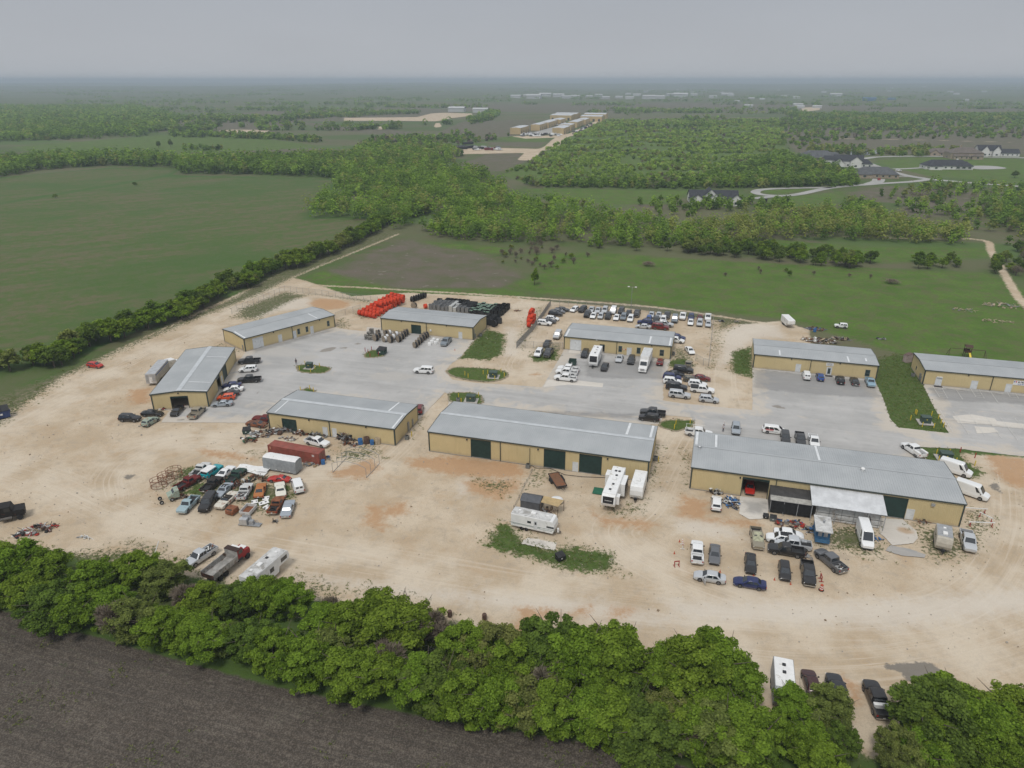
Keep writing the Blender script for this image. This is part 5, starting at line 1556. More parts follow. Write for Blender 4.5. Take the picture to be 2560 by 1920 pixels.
def vehicle(kind, color, tile, x, y, head, label, group=None, sc=1.0, rim=None, noglass=False, wheels=True, z=0.0):
 V = vehicle_meshes(kind)
 p = g(tile, x, y, 0.5)
 if isinstance(head, tuple):
  q = g(tile, head[0], head[1], 0.5)
  head = math.degrees(math.atan2(q[1] - p[1], q[0] - p[0]))
 elif isinstance(head, str):
  head = HEAD[head[0]] + (float(head[1:]) if len(head) > 1 else 0)
 t = empty(NAME_OF[kind], (p[0], p[1], z), R(head), label, CAT_OF.get(kind, 'car'), group)
 t.scale = (sc, sc, sc)
 body = add('body', V['body'], t, PAINT[color])
 for nm, m in V['glass']:
  if noglass and nm in ('side_window', 'rear_window'):
   add(nm, m, t, SEAT)
  else:
   add(nm, m, t)
 for nm, m in V['extra']:
  add(nm, m, t)
 if 'bed' in V:
  add('bed_floor', V['bed'], t)
 if wheels:
  for q in V['wheels']:
   w = add('wheel', V['tyre'], t, None, q)
   add('rim', V['rim'], w, rim)
 return t
paint('dmaroon', (0.05, 0.014, 0.016), .2)
LOT = 'cars in the fenced lot'
for a in [
 # beside the left building
 ('pickup', 'nearblk', 'Z1', 1050, 635, 188, 'dark crew cab pickup, farthest vehicle beside the left tan building'),
 ('suv', 'white', 'Z1', 1038, 706, 188, 'white crossover between the two dark pickups by the left tan building'),
 ('pickup', 'black', 'Z1', 1050, 796, 188, 'lifted black pickup with an open bed by the left tan building'),
 ('sedan', 'navy', 'Z1', 895, 842, 190, 'navy blue sedan in front of the open side bay of the left building'),
 ('sedan', 'white', 'Z1', 912, 876, 190, 'white sedan parked between navy and black sedans by the left building'),
 ('sedan', 'black', 'Z1', 876, 914, 190, 'black sedan half hidden behind the orange hatchback'),
 ('hatch', 'orange', 'Z1', 848, 946, 190, 'bright orange hatchback by the corner of the left building'),
 ('coupe', 'bluegrey', 'Z1', 813, 1000, 188, 'grey muscle coupe at the corner of the left building'),
 ('coupe', 'black', 'Z1', 424, 1062, (395, 1095), 'black coupe parked in front of the open gable garage'),
 ('pickup', 'tan', 'Z1', 597, 1080, (640, 1040), 'tan pickup with its tailgate to the camera, right of the open gable garage'),
 ('sedan', 'black', 'Z1', 210, 1086, (300, 1088), 'black sedan with chrome window trim at the left of the gable garage'),
 ('suv', 'black', 'Y4', 898, 516, (975, 518), 'black suv leftmost of the cars before the gable garage'),
 ('hatch', 'rust_palegreen', 'Y4', 1040, 536, 'B', 'small grey green car nosed in behind the two black cars'),
 ('hatch', 'red', 'Y4', 657, 148, (720, 156), 'red car alone beside the weedy bank at the far left'),
 # reel yard
 ('pickup', 'steel', 'Z2', 882, 537, (848, 572), 'grey pickup parked beside the white sacks by the reel building'),
 ('bigsuv', 'white', 'Z2', 688, 786, (622, 782), 'white suv driving alone across the paved yard'),
 ('suv', 'maroon', 'Z2', 648, 1118, (655, 1080), 'dark red suv showing behind the end of the container building'),
 # fenced lot, left side
 ('sedan', 'charcoal', 'W6', 434, 140, 'R', 'dark sedan rearmost of the three dark cars by the slatted fence', LOT),
 ('sedan', 'grey', 'W6', 388, 158, 'R', 'dark grey car in the middle of three dark cars by the slatted fence', LOT),
 ('suv', 'black', 'W6', 363, 186, 'R', 'black suv frontmost of the three dark cars by the slatted fence', LOT),
 ('hatch', 'white', 'W6', 331, 233, 'R', 'white hatchback behind a dark car near the slatted fence', LOT),
 ('sedan', 'charcoal', 'W6', 294, 258, 'R', 'dark car squeezed between two white ones near the slatted fence', LOT),
 ('suv', 'white', 'W6', 250, 280, 'R', 'white crossover at the front by the slatted fence', LOT),
 ('bigsuv', 'silver', 'W6', 384, 406, 'F', 'silver suv alone at the left end wall of the lot building', LOT),
 ('sedan', 'black', 'W6', 278, 489, 'F', 'black sedan behind the gate on the weeds left of the lot building', LOT),
 ('suv', 'white', 'W6', 190, 588, 'F', 'white crossover on the grass outside the lot gate', LOT),
 ('pickup', 'charcoal', 'W6', 291, 588, 'F', 'charcoal pickup on the grass outside the lot gate', LOT),
 # fenced lot, back row
 ('hatch', 'white', 'W6', 557, 140, 'F-14', 'white car first in the back row of the fenced lot', LOT),
 ('suv', 'black', 'W6', 641, 142, 'F-10', 'black suv second in the back row of the fenced lot', LOT),
 ('sedan', 'silver', 'W6', 732, 141, 'F', 'silver sedan third in the back row of the fenced lot', LOT),
 ('sedan', 'silver', 'W6', 799, 147, 'F', 'silver sedan fourth in the back row of the fenced lot', LOT),
 ('suv', 'silver', 'W6', 869, 149, 'F', 'silver crossover fifth in the back row of the fenced lot', LOT),
 ('bigsuv', 'white', 'W6', 955, 156, 'F', 'white suv sixth in the back row, tallest white vehicle there', LOT),
 ('suv', 'charcoal', 'W6', 1037, 157, 'F', 'charcoal suv seventh in the back row of the fenced lot', LOT),
 ('sedan', 'charcoal', 'W6', 1112, 176, 'F', 'dark car wedged by bushes at the lot back fence', LOT),
 ('pickup', 'black', 'W6', 1198, 184, 'F', 'black pickup with open bed at the lot back fence', LOT),
 # second row
 ('suv', 'black', 'W6', 688, 190, 'F', 'black suv first in the second row of the fenced lot', LOT),
 ('sedan', 'white', 'W6', 752, 202, 'F', 'white sedan second in the second row of the fenced lot', LOT),
 ('hatch', 'silver', 'W6', 828, 207, 'F', 'silver hatchback third in the second row of the fenced lot', LOT),
 ('suv', 'black', 'W6', 903, 210, 'F', 'black suv fourth in the second row of the fenced lot', LOT),
 ('sedan', 'white', 'W6', 989, 221, 'F', 'white sedan fifth in the second row of the fenced lot', LOT),
 ('suv', 'steel', 'W6', 1060, 220, 'F', 'grey suv sixth in the second row of the fenced lot', LOT),
 ('suv', 'white', 'W6', 1132, 236, 'F', 'white crossover last in the second row of the fenced lot', LOT),
 # right group, back
 ('sedan', 'silver', 'W6', 1346, 194, 'F', 'silver sedan leftmost in the right hand back row of the lot', LOT),
 ('sedan', 'silver', 'W6', 1421, 197, 'F', 'silver sedan second in the right hand back row of the lot', LOT),
 ('pickupx', 'charcoal', 'W6', 1507, 201, 'F', 'dark grey pickup third in the right hand back row of the lot', LOT),
 ('bigsuv', 'steel', 'W6', 1585, 242, 'F', 'blue grey suv standing forward between the two right hand rows', LOT),
 ('pickup', 'white', 'W6', 1667, 212, 'F', 'white pickup at the back fence right of the blue grey suv', LOT),
 ('suv', 'navy', 'W6', 1752, 222, 'F', 'dark blue suv behind a white sedan by the right lot fence', LOT),
 ('sedan', 'maroon', 'W6', 1842, 224, 'F', 'maroon sedan behind a silver suv by the right lot fence', LOT),
 ('pickup', 'white', 'W6', 1925, 224, 'F', 'white pickup in the back right corner of the lot', LOT),
 ('hatch', 'blue', 'W6', 1318, 237, 'F', 'bright blue small car behind the dark suv in the lot', LOT),
 ('suv', 'charcoal', 'W6', 1393, 252, 'F', 'charcoal suv between the blue and the white car in the lot', LOT),
 ('suv', 'white', 'W6', 1467, 247, 'F', 'white suv in front of the right hand back row', LOT),
 ('pickupx', 'silver', 'W6', 1478, 293, 'R', 'silver pickup just behind the maroon suv in the lot', LOT),
 ('bigsuv', 'maroon', 'W6', 1437, 323, 'R', 'large maroon suv just behind the lot building roof', LOT),
 ('suv', 'navy', 'W6', 1278, 272, 'L', 'dark navy suv behind the silver sedan at the lot building', LOT),
 ('sedan', 'silver', 'W6', 1262, 313, 'L', 'silver sedan parallel to the lot building, behind its roof', LOT),
 ('sedan', 'white', 'W6', 1748, 270, 'F', 'white sedan leftmost of three at the right front of the lot', LOT),
 ('suv', 'silver', 'W6', 1840, 280, 'F', 'silver suv middle of three at the right front of the lot', LOT),
 ('sedan', 'silver', 'W6', 1928, 287, 'F', 'silver sedan beside the right hand lot fence', LOT),
 ('suv', 'navy', 'W6', 1612, 428, 'R-8', 'navy suv half hidden behind the right end of the lot building', LOT),
 ('suv', 'white', 'W6', 1602, 458, 'R-8', 'white suv half hidden behind the right end of the lot building', LOT),
 ('sedan', 'white', 'W6', 1738, 560, 'F22', 'white sedan alone right of the lot building', LOT),
 # in front of the lot building
 ('suv', 'nearblk', 'W6', 665, 597, 'F', 'dark suv between the white roller door and the motor coach'),
 ('sedan', 'black', 'W6', 868, 728, 'F', 'black sedan parked ahead of the motor coach'),
 ('coupe', 'silver', 'W6', 1018, 641, 'F', 'silver coupe before the middle window of the lot building'),
 ('suv', 'charcoal', 'W6', 1138, 662, 'F', 'charcoal suv left of the white box truck'),
 ('hatch', 'maroon', 'W6', 1435, 676, 'B', 'maroon hatchback right of the white box truck'),
 ('pickup', 'white', 'W6', 495, 752, 'L', 'white pickup rearmost of three parked side by side'),
 ('pickup', 'white', 'W6', 478, 786, 'L', 'white pickup in the middle of three parked side by side'),
 ('pickup', 'white', 'W6', 466, 846, 'L', 'white crew cab pickup nearest of three parked side by side'),
 ('pickupx', 'gold', 'Z3', 1592, 742, 'B', 'pale tan pickup beside the bush at the end of the lot building'),
 ('bigsuv', 'black', 'Z3', 1548, 782, 'R', 'black suv at the back of the crowded cars right of the lot'),
 ('sedan', 'black', 'Z3', 1478, 813, 'R', 'black sedan behind the blue suv in the crowded cars'),
 ('suv', 'navy', 'Z3', 1452, 843, 'R', 'blue suv in the left column of the crowded cars'),
 ('suv', 'white', 'Z3', 1455, 879, 'R', 'white suv behind the black suv in the crowded cars'),
 ('hatch', 'olive', 'Z3', 1622, 861, 'R', 'brown grey hatchback beside the red sedan'),
 ('sedan', 'maroon', 'Z3', 1703, 849, 'R', 'dark red sedan at the right of the crowded cars'),
 ('suv', 'white', 'Z3', 1672, 903, 'R', 'white suv just behind the white pickup with a bed cap'),
 ('bigsuv', 'nearblk', 'Z3', 1490, 929, 'R', 'large black suv behind the silver suv near the road'),
 ('pickup', 'white', 'Z3', 1712, 953, 'R', 'white pickup with a dark bed cover near the road'),
 ('bigsuv', 'silver', 'Z3', 1516, 997, 'R', 'large silver suv nearest the road in the left column'),
 ('suv', 'silver', 'Z3', 1770, 1035, 'R', 'silver crossover nearest the road, rightmost of the crowd'),
 ('pickup', 'charcoal', 'Z3', 1285, 1152, 'L', 'dark grey pickup parked behind the black suv by the centre building'),
 ('suv', 'black', 'Z3', 1254, 1194, 'L', 'black suv at the back wall corner of the centre building'),
 # before the building with the glass door
 ('cargo', 'white', 'Z4', 628, 699, 'B', 'white small cargo van leftmost of five before the signed building'),
 ('hatch', 'blue', 'Z4', 728, 707, 'B', 'bright blue hatchback before the signed building door'),
 ('suv', 'black', 'Z4', 873, 730, 'B', 'black suv third of five before the signed building'),
 ('muscle', 'black', 'Z4', 979, 737, 'B', 'black muscle coupe beside the light blue pickup'),
 ('oldpick', 'lblue', 'Z4', 1092, 747, 'F', 'light blue old pickup at the window of the signed building'),
 # behind the largest building
 ('pickup', 'white', 'Y3', 238, 176, 'R', 'white pickup with a ladder rack behind the corner of the largest building'),
 ('suv', 'bluegrey', 'Y3', 497, 147, 'F', 'silver suv on the pavement near the two standing people'),
 ('minivan', 'white', 'Y3', 762, 157, 'R', 'white minivan with red and black lettering on its side'),
 ('suv', 'charcoal', 'Y3', 838, 208, 'F', 'dark suv behind the largest building, next to the lettered minivan'),
 ('pickupx', 'charcoal', 'Y3', 941, 219, 'F', 'dark pickup behind the largest building, between suv and white pickup'),
 ('pickupx', 'white', 'Y3', 1035, 236, 'F', 'white pickup with a black bed behind the largest building'),
 ('pickup', 'white', 'Y3', 1722, 294, (1665, 256), 'white utility pickup with side boxes at the far corner of the largest building'),
 ('van', 'white', 'Y3', 2012, 432, (2110, 462), 'white high roof van by the green transformer at the end wall'),
 ('van', 'white', 'Y3', 2122, 586, (2210, 616), 'white high roof van nearer the front corner at the end wall'),
 # front of the largest building
 ('suv', 'white', 'Y3', 362, 662, 'B', 'white car with its open hood to the wall left of the open bay'),
 ('sedan', 'red', 'Y3', 592, 548, 'F', 'red car inside the dark open bay of the largest building'),
 ('pickup', 'white', 'Y3', 228, 1002, 'B3', 'white pickup with a black bed, leftmost of the cars on the dirt lot'),
 ('sedan', 'grey', 'Y3', 350, 1014, 'F', 'grey sedan right beside the leftmost white pickup'),
 ('pickupx', 'gold', 'Y3', 642, 905, 'F4', 'tan pickup with a cloth over its windshield'),
 ('sedan', 'white', 'Y3', 862, 872, 'R', 'white sedan rearmost of the wrecks by the blue trailer house'),
 ('suv', 'white', 'Y3', 806, 908, 'L', 'white crossover with a dark roof among the wrecks'),
 ('pickup', 'silver', 'Y3', 890, 944, 'L', 'silver pickup wedged behind the black wreck'),
 ('pickupx', 'black', 'Y3', 842, 988, 'L', 'black pickup wreck with a bare frame behind its cab'),
 ('pickup', 'grey', 'Y3', 1150, 1062, (1075, 1000), 'grey pickup with a loaded bed, tail to the camera at an angle'),
 ('sedan', 'black', 'Y3', 598, 1076, 'F', 'black sedan behind the blue sedan on the dirt lot'),
 ('hatch', 'black', 'Y3', 833, 1128, 'F', 'black hatchback with a broken front on the dirt lot'),
 ('pickup', 'black', 'Y3', 995, 1148, 'F', 'lifted black pickup beside the striped traffic drum'),
 ('sedan', 'silver', 'Y3', 315, 1170, 'L', 'silver sedan with an open driver door at the front of the dirt lot'),
 ('sedan', 'navy', 'Y3', 592, 1212, 'L', 'shiny blue sedan at the front of the dirt lot'),
 ('sprint', 'white', 'Y3', 1386, 895, (1416, 985), 'white high roof van before the white lean-to'),
 ('pickup', 'silver', 'Y3', 2100, 925, (2118, 990), 'silver pickup with dark trim at the corner of the largest building'),
 # container building
 ('pickupx', 'white', 'W5', 1180, 425, (1330, 462), 'white pickup behind the red shipping container'),
 ('muscle', 'rust_brown', 'W5', 340, 165, 'L', 'rusty brown coupe shell at the corner of the container building'),
 ('classic', 'rust_red', 'W5', 445, 95, 'L10', 'rusty car shell behind the brown coupe shell'),
 # junkyard
 ('oldpick', 'rust_white', 'W8', 640, 190, (720, 120), 'weathered white pickup with a stripped bed at the back of the junkyard'),
 ('blazer', 'teal', 'W8', 795, 212, (900, 140), 'turquoise suv with a white hard top in the junkyard'),
 ('muscle', 'white', 'W8', 968, 218, (1050, 150), 'white classic coupe next to the turquoise suv'),
 ('oldpick', 'rust_green', 'W8', 1108, 268, (1190, 195), 'dark green pickup carcass beside the fallen white sheets'),
 ('oldpick', 'rust_red', 'W8', 470, 358, (630, 270), 'dark red old pickup with a long bed in the junkyard'),
 ('oldpick', 'rust_black', 'W8', 790, 380, (890, 295), 'rusted black old truck in the middle of the junkyard'),
 ('muscle', 'bluegrey', 'W8', 945, 452, (860, 540), 'silver muscle car with black roof stripes in the junkyard'),
 ('convert', 'rust_cream', 'W8', 985, 582, (900, 660), 'cream convertible with a rusty hood in the junkyard'),
 ('bigsuv', 'black', 'W8', 738, 625, (665, 730), 'black suv at the front of the junkyard'),
 ('oldpick', 'rust_blue', 'W8', 480, 645, (400, 725), 'light blue and white truck cab with its engine exposed'),
 ('oldpick', 'rust_white', 'W8', 1222, 475, (1275, 390), 'faded white pickup with scrap in its bed in the junkyard'),
 ('muscle', 'rust_orange', 'W8', 1425, 455, (1452, 360), 'orange rusted coupe in the junkyard'),
 ('classic', 'cream', 'W8', 1690, 447, (1678, 360), 'cream classic sedan behind the loose white panels'),
 ('roadster', 'red', 'W8', 1672, 300, (1530, 292), 'bright red low sports coupe at the back of the junkyard'),
 ('boxvan', 'white', 'W8', 1920, 402, (1890, 320), 'white van with twin rear windows at the junkyard edge'),
 ('classic', 'bluegrey', 'W8', 1790, 698, (1820, 610), 'pale blue grey classic sedan nearest in the junkyard'),
 ('oldpick', 'rust_full', 'W8', 1640, 655, (1690, 570), 'rust brown pickup with a tyre in its bed'),
 # hedge
 ('pickupx', 'silver', 'X6', 1290, 238, (1222, 282), 'silver pickup with a loaded bed at the hedge beside the dump truck'),
 ('sedan', 'dmaroon', 'X4', 845, 540, 'B8', 'dark maroon car beside the flat roofed trailer under the near trees'),
 ('pickup', 'nearblk', 'X4', 1012, 600, 'B6', 'blackish pickup half under the near trees'),
 ('pickup', 'black', 'X4', 1262, 645, 'B8', 'black pickup with a white box in its bed under the near trees'),
 ('suv', 'white', 'W4', 1423, 192, 'R', 'white car parked on the driveway of the white ranch house'),
 ('suv', 'red', 'W4', 1300, 248, 'B', 'red car in the driveway of the grey roofed house'),
]:
 vehicle(*a)
# details that set single vehicles apart
def on_vehicle(label_start):
 for o in bpy.data.objects:
  if o.parent is None and str(o.get('label', '')).startswith(label_start):
   return o
def extra_box(label, name, dims, m, kind='box', r=.1):
 o = on_vehicle(label)
 mb = MB()
 if kind == 'rbox':
  mb.rbox(*dims, r)
 else:
  mb.box(*dims)
 return mb.obj(name, m, o)
extra_box('white pickup with a dark bed cover', 'bed_cover', (-2.85, -1.0, -.93, .93, 1.2, 1.62), BLACKP, 'rbox', .15)
bz = on_vehicle('turquoise suv')
mb = MB()
mb.rbox(-2.2, .42, -.86, .86, 1.70, 1.86, .12)
mb.obj('hard_top', WHITE, bz)
st = on_vehicle('silver muscle car')
mb = MB()
for y0 in (-.42, .12):
 mb.box(-.95, .2, y0, y0 + .3, 1.325, 1.336)
mb.obj('roof_stripe', BLACKP, st)
x_ = on_vehicle('white crossover with a dark roof')
mb = MB()
mb.rbox(-1.75, .2, -.6, .6, 1.70, 1.735, .15)
mb.obj('roof_panel', BLACKP, x_)
cl = on_vehicle('tan pickup with a cloth')
CLOTH = mat('drab_cloth', (0.36, 0.36, 0.25), 0.9, 0, 0.25, 3)
mb = MB()
rr = []
for i in range(9):
 u = i / 8
 row = []
 for j in range(8):
  v = -1 + 2 * j / 7
  row.append((-.1 + 1.75 * u + .05 * math.sin(j * 2.1), v * (.95 - .12 * u), 1.90 - .62 * max(0, u - .35) / .65 * 1.15 - .22 * abs(v) ** 4 + .03 * math.sin(i * 1.7 + j * 2.3)))
 rr.append(row)
mb.grid(rr)
mb.obj('cloth_cover', CLOTH, cl, True)
# minivan lettering: red block letters over a black line, flat print on the panel
mv = on_vehicle('white minivan')
LET_R = mat('red_lettering', (0.55, 0.02, 0.03), 0.5)
LET_K = mat('black_lettering', (0.03, 0.03, 0.03), 0.5)
for sgn in (-1, 1):
 for j in range(6):
  mb = MB()
  x0 = -1.9 + j * .28
  y = sgn * 1.004
  for bx_ in ((0, .05, 0, .36), (.15, .2, 0, .36), (.05, .15, .30, .36), (.05, .15, .15, .21)):
   mb.box(x0 + bx_[0], x0 + bx_[1], min(y, y - sgn * .03), max(y, y - sgn * .03), .86 + bx_[2], .86 + bx_[3])
  mb.obj('letter', LET_R, mv)
 mb = MB()
 for j in range(14):
  mb.box(-1.6 + j * .16, -1.5 + j * .16, min(sgn * 1.004, sgn * .97), max(sgn * 1.004, sgn * .97), .64, .74)
 mb.obj('small_lettering', LET_K, mv)['kind'] = 'stuff'
# open door of the silver sedan, utility boxes, ladder rack, bed loads
sd = on_vehicle('silver sedan with an open driver door')
mb = MB()
mb.box(.0, .06, 0, .95, .3, .98)
mb.obj('open_door', PAINT['silver'], sd, loc=(.95, .9, 0), rot=(0, 0, R(25)))
ub = on_vehicle('white utility pickup')
for sgn in (-1, 1):
 mb = MB()
 mb.box(-2.9, -1.1, min(sgn * .55, sgn * 1.06), max(sgn * .55, sgn * 1.06), .75, 1.45)
 mb.obj('side_box', WHITE, ub)
lr = on_vehicle('white pickup with a ladder rack')
mb = MB()
for x in (-2.7, -1.2, .6):
 for sgn in (-1, 1):
  mb.cyl((x, sgn * .85, 1.1), (x, sgn * .85, 2.15), .03, .03, 6)
 mb.cyl((x, -.85, 2.15), (x, .85, 2.15), .03, .03, 6)
for sgn in (-1, 1):
 mb.cyl((-2.8, sgn * .85, 2.15), (1.2, sgn * .85, 2.15), .03, .03, 6)
mb.obj('ladder_rack', WHITE, lr)
JUNKC = [mat('junk_' + k, c, 0.7, 0, 0.25, 2) for k, c in (('grey', (0.2, 0.2, 0.2)), ('rust', (0.15, 0.06, 0.03)), ('white', (0.6, 0.6, 0.58)), ('black', (0.02, 0.02, 0.02)), ('blue', (0.03, 0.12, 0.3)), ('wood', (0.25, 0.18, 0.11)), ('green', (0.03, 0.1, 0.05)), ('red', (0.35, 0.03, 0.02)), ('brown', (0.09, 0.05, 0.035)), ('tan', (0.36, 0.29, 0.2)))]
def heap(mb, cx, cy, rx, ry, h, n, seed, pal, smax=1.0, z0=0.0):
 """jumbled scrap: bent sheets, pipes, blocks and hoops; material index chosen per piece"""
 r = random.Random(seed)
 for i in range(n):
  a, d = r.uniform(0, 6.28), math.sqrt(r.uniform(0, 1))
  x, y = cx + rx * d * math.cos(a), cy + ry * d * math.sin(a)
  z = z0 + 0.05 + h * (1 - d * d) * r.uniform(0.15, 0.9)
  M = Matrix.Translation((x, y, z)) @ Matrix.Rotation(r.uniform(0, 6.28), 4, 'Z') @ Matrix.Rotation(r.gauss(0, .35), 4, 'X') @ Matrix.Rotation(r.gauss(0, .35), 4, 'Y')
  mb.cur = r.choice(pal)
  k = r.random()
  s = smax * r.uniform(0.35, 1.0)
  if k < .3:
   mb.box(-s, s, -s * .3, s * .3, -.03, .03, M)
  elif k < .6:
   p, q = M @ Vector((-s * 1.5, 0, 0)), M @ Vector((s * 1.5, 0, 0))
   mb.cyl(p, q, .05, .05, 6)
  elif k < .85:
   mb.box(-s * .4, s * .4, -s * .3, s * .3, -s * .22, s * .22, M)
  else:
   pts = [M @ Vector((s * .42 * math.cos(6.28 * j / 8), s * .42 * math.sin(6.28 * j / 8), 0)) for j in range(9)]
   mb.tube(pts, .07, 5)
 mb.cur = 0
for lb, seed in (('grey pickup with a loaded bed', 3), ('silver pickup with a loaded bed', 4), ('faded white pickup', 5)):
 v_ = on_vehicle(lb)
 mb = MB()
 heap(mb, -1.95, 0, .75, .65, .35, 16, seed, (0, 1, 2, 3), .45, .85)
 mb.obj('bed_load', JUNKC, v_)['kind'] = 'stuff'
bx = on_vehicle('black pickup with a white box')
mb = MB()
mb.rbox(-1.6, -1.1, -.85, .85, .8, 1.35, .05)
mb.obj('tool_box', WHITE, bx)
ty = on_vehicle('rust brown pickup')
mb = MB()
for k in range(10):
 a, b = 6.283 * k / 10, 6.283 * (k + 1) / 10
 mb.cyl((-1.7 + .32 * math.cos(a), .1 + .32 * math.sin(a), .9), (-1.7 + .32 * math.cos(b), .1 + .32 * math.sin(b), .9), .1, .1, 6)
mb.obj('spare_tyre', TYRE, ty, True)
# ------------------------------------------------------------------ trailers, trucks and the container
RVW = mat('rv_white', (0.74, 0.745, 0.74), 0.4, 0, 0.05, 1.0, dirt=(0.5, 0.48, 0.43), dirt_amt=0.12)
RVG = mat('rv_grey', (0.30, 0.31, 0.32), 0.5, 0, 0.1)
RVB = mat('rv_black', (0.02, 0.02, 0.023), 0.35, 0, 0.1)
OLDROOF = mat('weathered_rv_roof', (0.52, 0.52, 0.51), 0.8, 0, 0.15, 0.8, dirt=(0.28, 0.27, 0.25), dirt_amt=0.45)
ALU = mat('dull_aluminium', (0.5, 0.51, 0.52), 0.45, 0.5, 0.12, 1.2)
def line_pose(tile, rear, front, h):
 a, b = g(tile, *rear, h), g(tile, *front, h)
 return ((a[0] + b[0]) / 2, (a[1] + b[1]) / 2), math.degrees(math.atan2(b[1] - a[1], b[0] - a[0])), math.hypot(b[0] - a[0], b[1] - a[1])
def shell(prof, hw, e=0.09):
 """extrude a side profile [(x, z)] with softened side edges"""
 cx = sum(p[0] for p in prof) / len(prof)
 cz = sum(p[1] for p in prof) / len(prof)
 ins = [(p[0] + (e if p[0] < cx else -e), p[1] + (e if p[1] < cz else -e)) for p in prof]
 mb = MB()
 mb.grid([[(x, -hw, z) for x, z in ins], [(x, -hw + e * .6, z) for x, z in prof], [(x, hw - e * .6, z) for x, z in prof], [(x, hw, z) for x, z in ins]], closed=True, caps=True)
 return mb
def wheel_set(t, xs, hw, r=.36, w=.22):
 for x in xs:
  for s_ in (-1, 1):
   m = MB()
   m.lathe([(r * .6, -w / 2), (r * .93, -w / 2), (r, -w * .35), (r, w * .35), (r * .93, w / 2), (r * .6, w / 2)], 16, 'y')
   wh = m.obj('wheel', TYRE, t, True, 40, loc=(x, s_ * (hw - .04 - w / 2 + .06), r))
   m = MB()
   m.lathe([(r * .62, -w * .45), (r * .62, w * .45), (r * .3, w * .52), (.02, w * .45)], 12, 'y')
   m.obj('rim', WHITE, wh, True, 40)
def pane(t, x0, x1, y, z0, z1, m=None, nm='window', th=.02):
 mb = MB()
 s_ = 1 if y > 0 else -1
 mb.box(x0, x1, min(y, y + s_ * th), max(y, y + s_ * th), z0, z1)
 return mb.obj(nm, m or AUTOGLASS, t)
def rv(tile, rear, front, H, hw, label, cat, L=None, fifth=False, body=RVW, roof=None, ac=(0.1,), vents=(), slides=(), cap=None, stripe=None, wins=(), bottom=.55, name='travel_trailer', wheels=(-.6, -1.5)):
 ctr, hd, l0 = line_pose(tile, rear, front, H)
 L = L or l0
 t = empty(name, ctr, R(hd), label, cat)
 hl = L / 2
 if fifth:
  prof = [(-hl, bottom), (hl - 2.7, bottom), (hl - 2.5, 1.45), (hl - .25, 1.5), (hl, 2.1), (hl - .25, H - .35), (hl - .8, H), (-hl, H)]
 else:
  prof = [(-hl, bottom), (hl - .25, bottom), (hl, bottom + .6), (hl - .02, H - .9), (hl - .3, H - .15), (hl - .6, H), (-hl, H)]
 shell(prof, hw).obj('body', body, t)
 mb = MB()
 mb.rbox(-hl + .06, hl - .75, -hw + .08, hw - .08, H + .002, H + .045, .12)
 mb.obj('roof', roof or body, t)
 for a in ac:
  mb = MB()
  x = a * L
  mb.rbox(x - .45, x + .45, -.36, .36, H + .04, H + .32, .12)
  mb.obj('air_conditioner', WHITE, t)
 for vx, vy, m_ in vents:
  mb = MB()
  mb.rbox(vx * L - .22, vx * L + .22, vy - .22, vy + .22, H + .04, H + .17, .05)
  mb.obj('roof_vent', m_, t)
 for x0, x1, s_, d, z0, z1 in slides:
  mb = MB()
  mb.rbox(x0, x1, min(s_ * (hw - .05), s_ * (hw + d)), max(s_ * (hw - .05), s_ * (hw + d)), z0, z1, .05)
  sl = mb.obj('slide_out', body, t)
  mb = MB()
  mb.box(x0 + .12, x1 - .12, min(s_ * (hw + d), s_ * (hw + d + .015)), max(s_ * (hw + d), s_ * (hw + d + .015)), z0 + .2, z1 - .25)
  mb.obj('side_panel', RVB, sl)
 for x0, x1, s_, z0, z1 in wins:
  w = pane(t, x0, x1, s_ * hw, z0, z1)
 if cap:
  mb = MB()
  for (xa, za), (xb, zb_) in zip(cap[0][:-1], cap[0][1:]):
   mb.face([(xa, -hw * cap[1], za), (xa, hw * cap[1], za), (xb, hw * cap[1], zb_), (xb, -hw * cap[1], zb_)])
  mb.obj('front_cap', cap[2], t)
 if stripe:
  for s_ in (-1, 1):
   for z0, z1, x0, x1 in stripe[0]:
    pane(t, x0, x1, s_ * hw, z0, z1, stripe[1], 'stripe', .008)
 wheel_set(t, wheels, hw)
 mb = MB()
 if not fifth:
  mb.cyl((hl - .2, -.5, .5), (hl + 1.0, 0, .48), .05, .05, 6)
  mb.cyl((hl - .2, .5, .5), (hl + 1.0, 0, .48), .05, .05, 6)
  mb.cyl((hl + .75, 0, .1), (hl + .75, 0, .8), .04, .04, 6)
  mb.box(hl + .15, hl + .55, -.25, .25, .5, .85)
  mb.obj('hitch', DARK, t)
 else:
  for s_ in (-.8, .8):
   mb.cyl((hl - 2.2, s_, 0), (hl - 2.2, s_, 1.5), .06, .06, 6)
  mb.cyl((hl - 1.1, 0, 1.1), (hl - 1.1, 0, 1.5), .09, .09, 8)
  mb.obj('landing_leg', DARK, t)
 return t, L
t, L = rv('Y2', (1760, 618), (1676, 835), 3.8, 1.25, 'long white fifth wheel trailer with slide-outs before the centre building', 'camper', fifth=True, ac=(-.05,), vents=((-.33, -.3, RVB), (-.33, .35, RVB), (-.18, .1, RVB), (.12, .1, RVB), (.3, -.1, RVB)),
    slides=((-4.6, -2.6, -1, .9, 1.0, 3.3), (-3.4, .2, 1, .85, .9, 3.4), (3.2, 4.4, 1, .6, 1.6, 3.2)), wins=((-.6, .3, -1, 2.0, 2.8), (1.2, 2.0, -1, 1.9, 2.9)), wheels=(-1.3, -2.3))
hl = L / 2
mb = MB()
mb.face([(hl + .012, -.95, 2.15), (hl + .012, .95, 2.15), (hl - .24, 1.0, 3.42), (hl - .24, -1.0, 3.42)])
cp = mb.obj('front_window_cap', RVB, t)
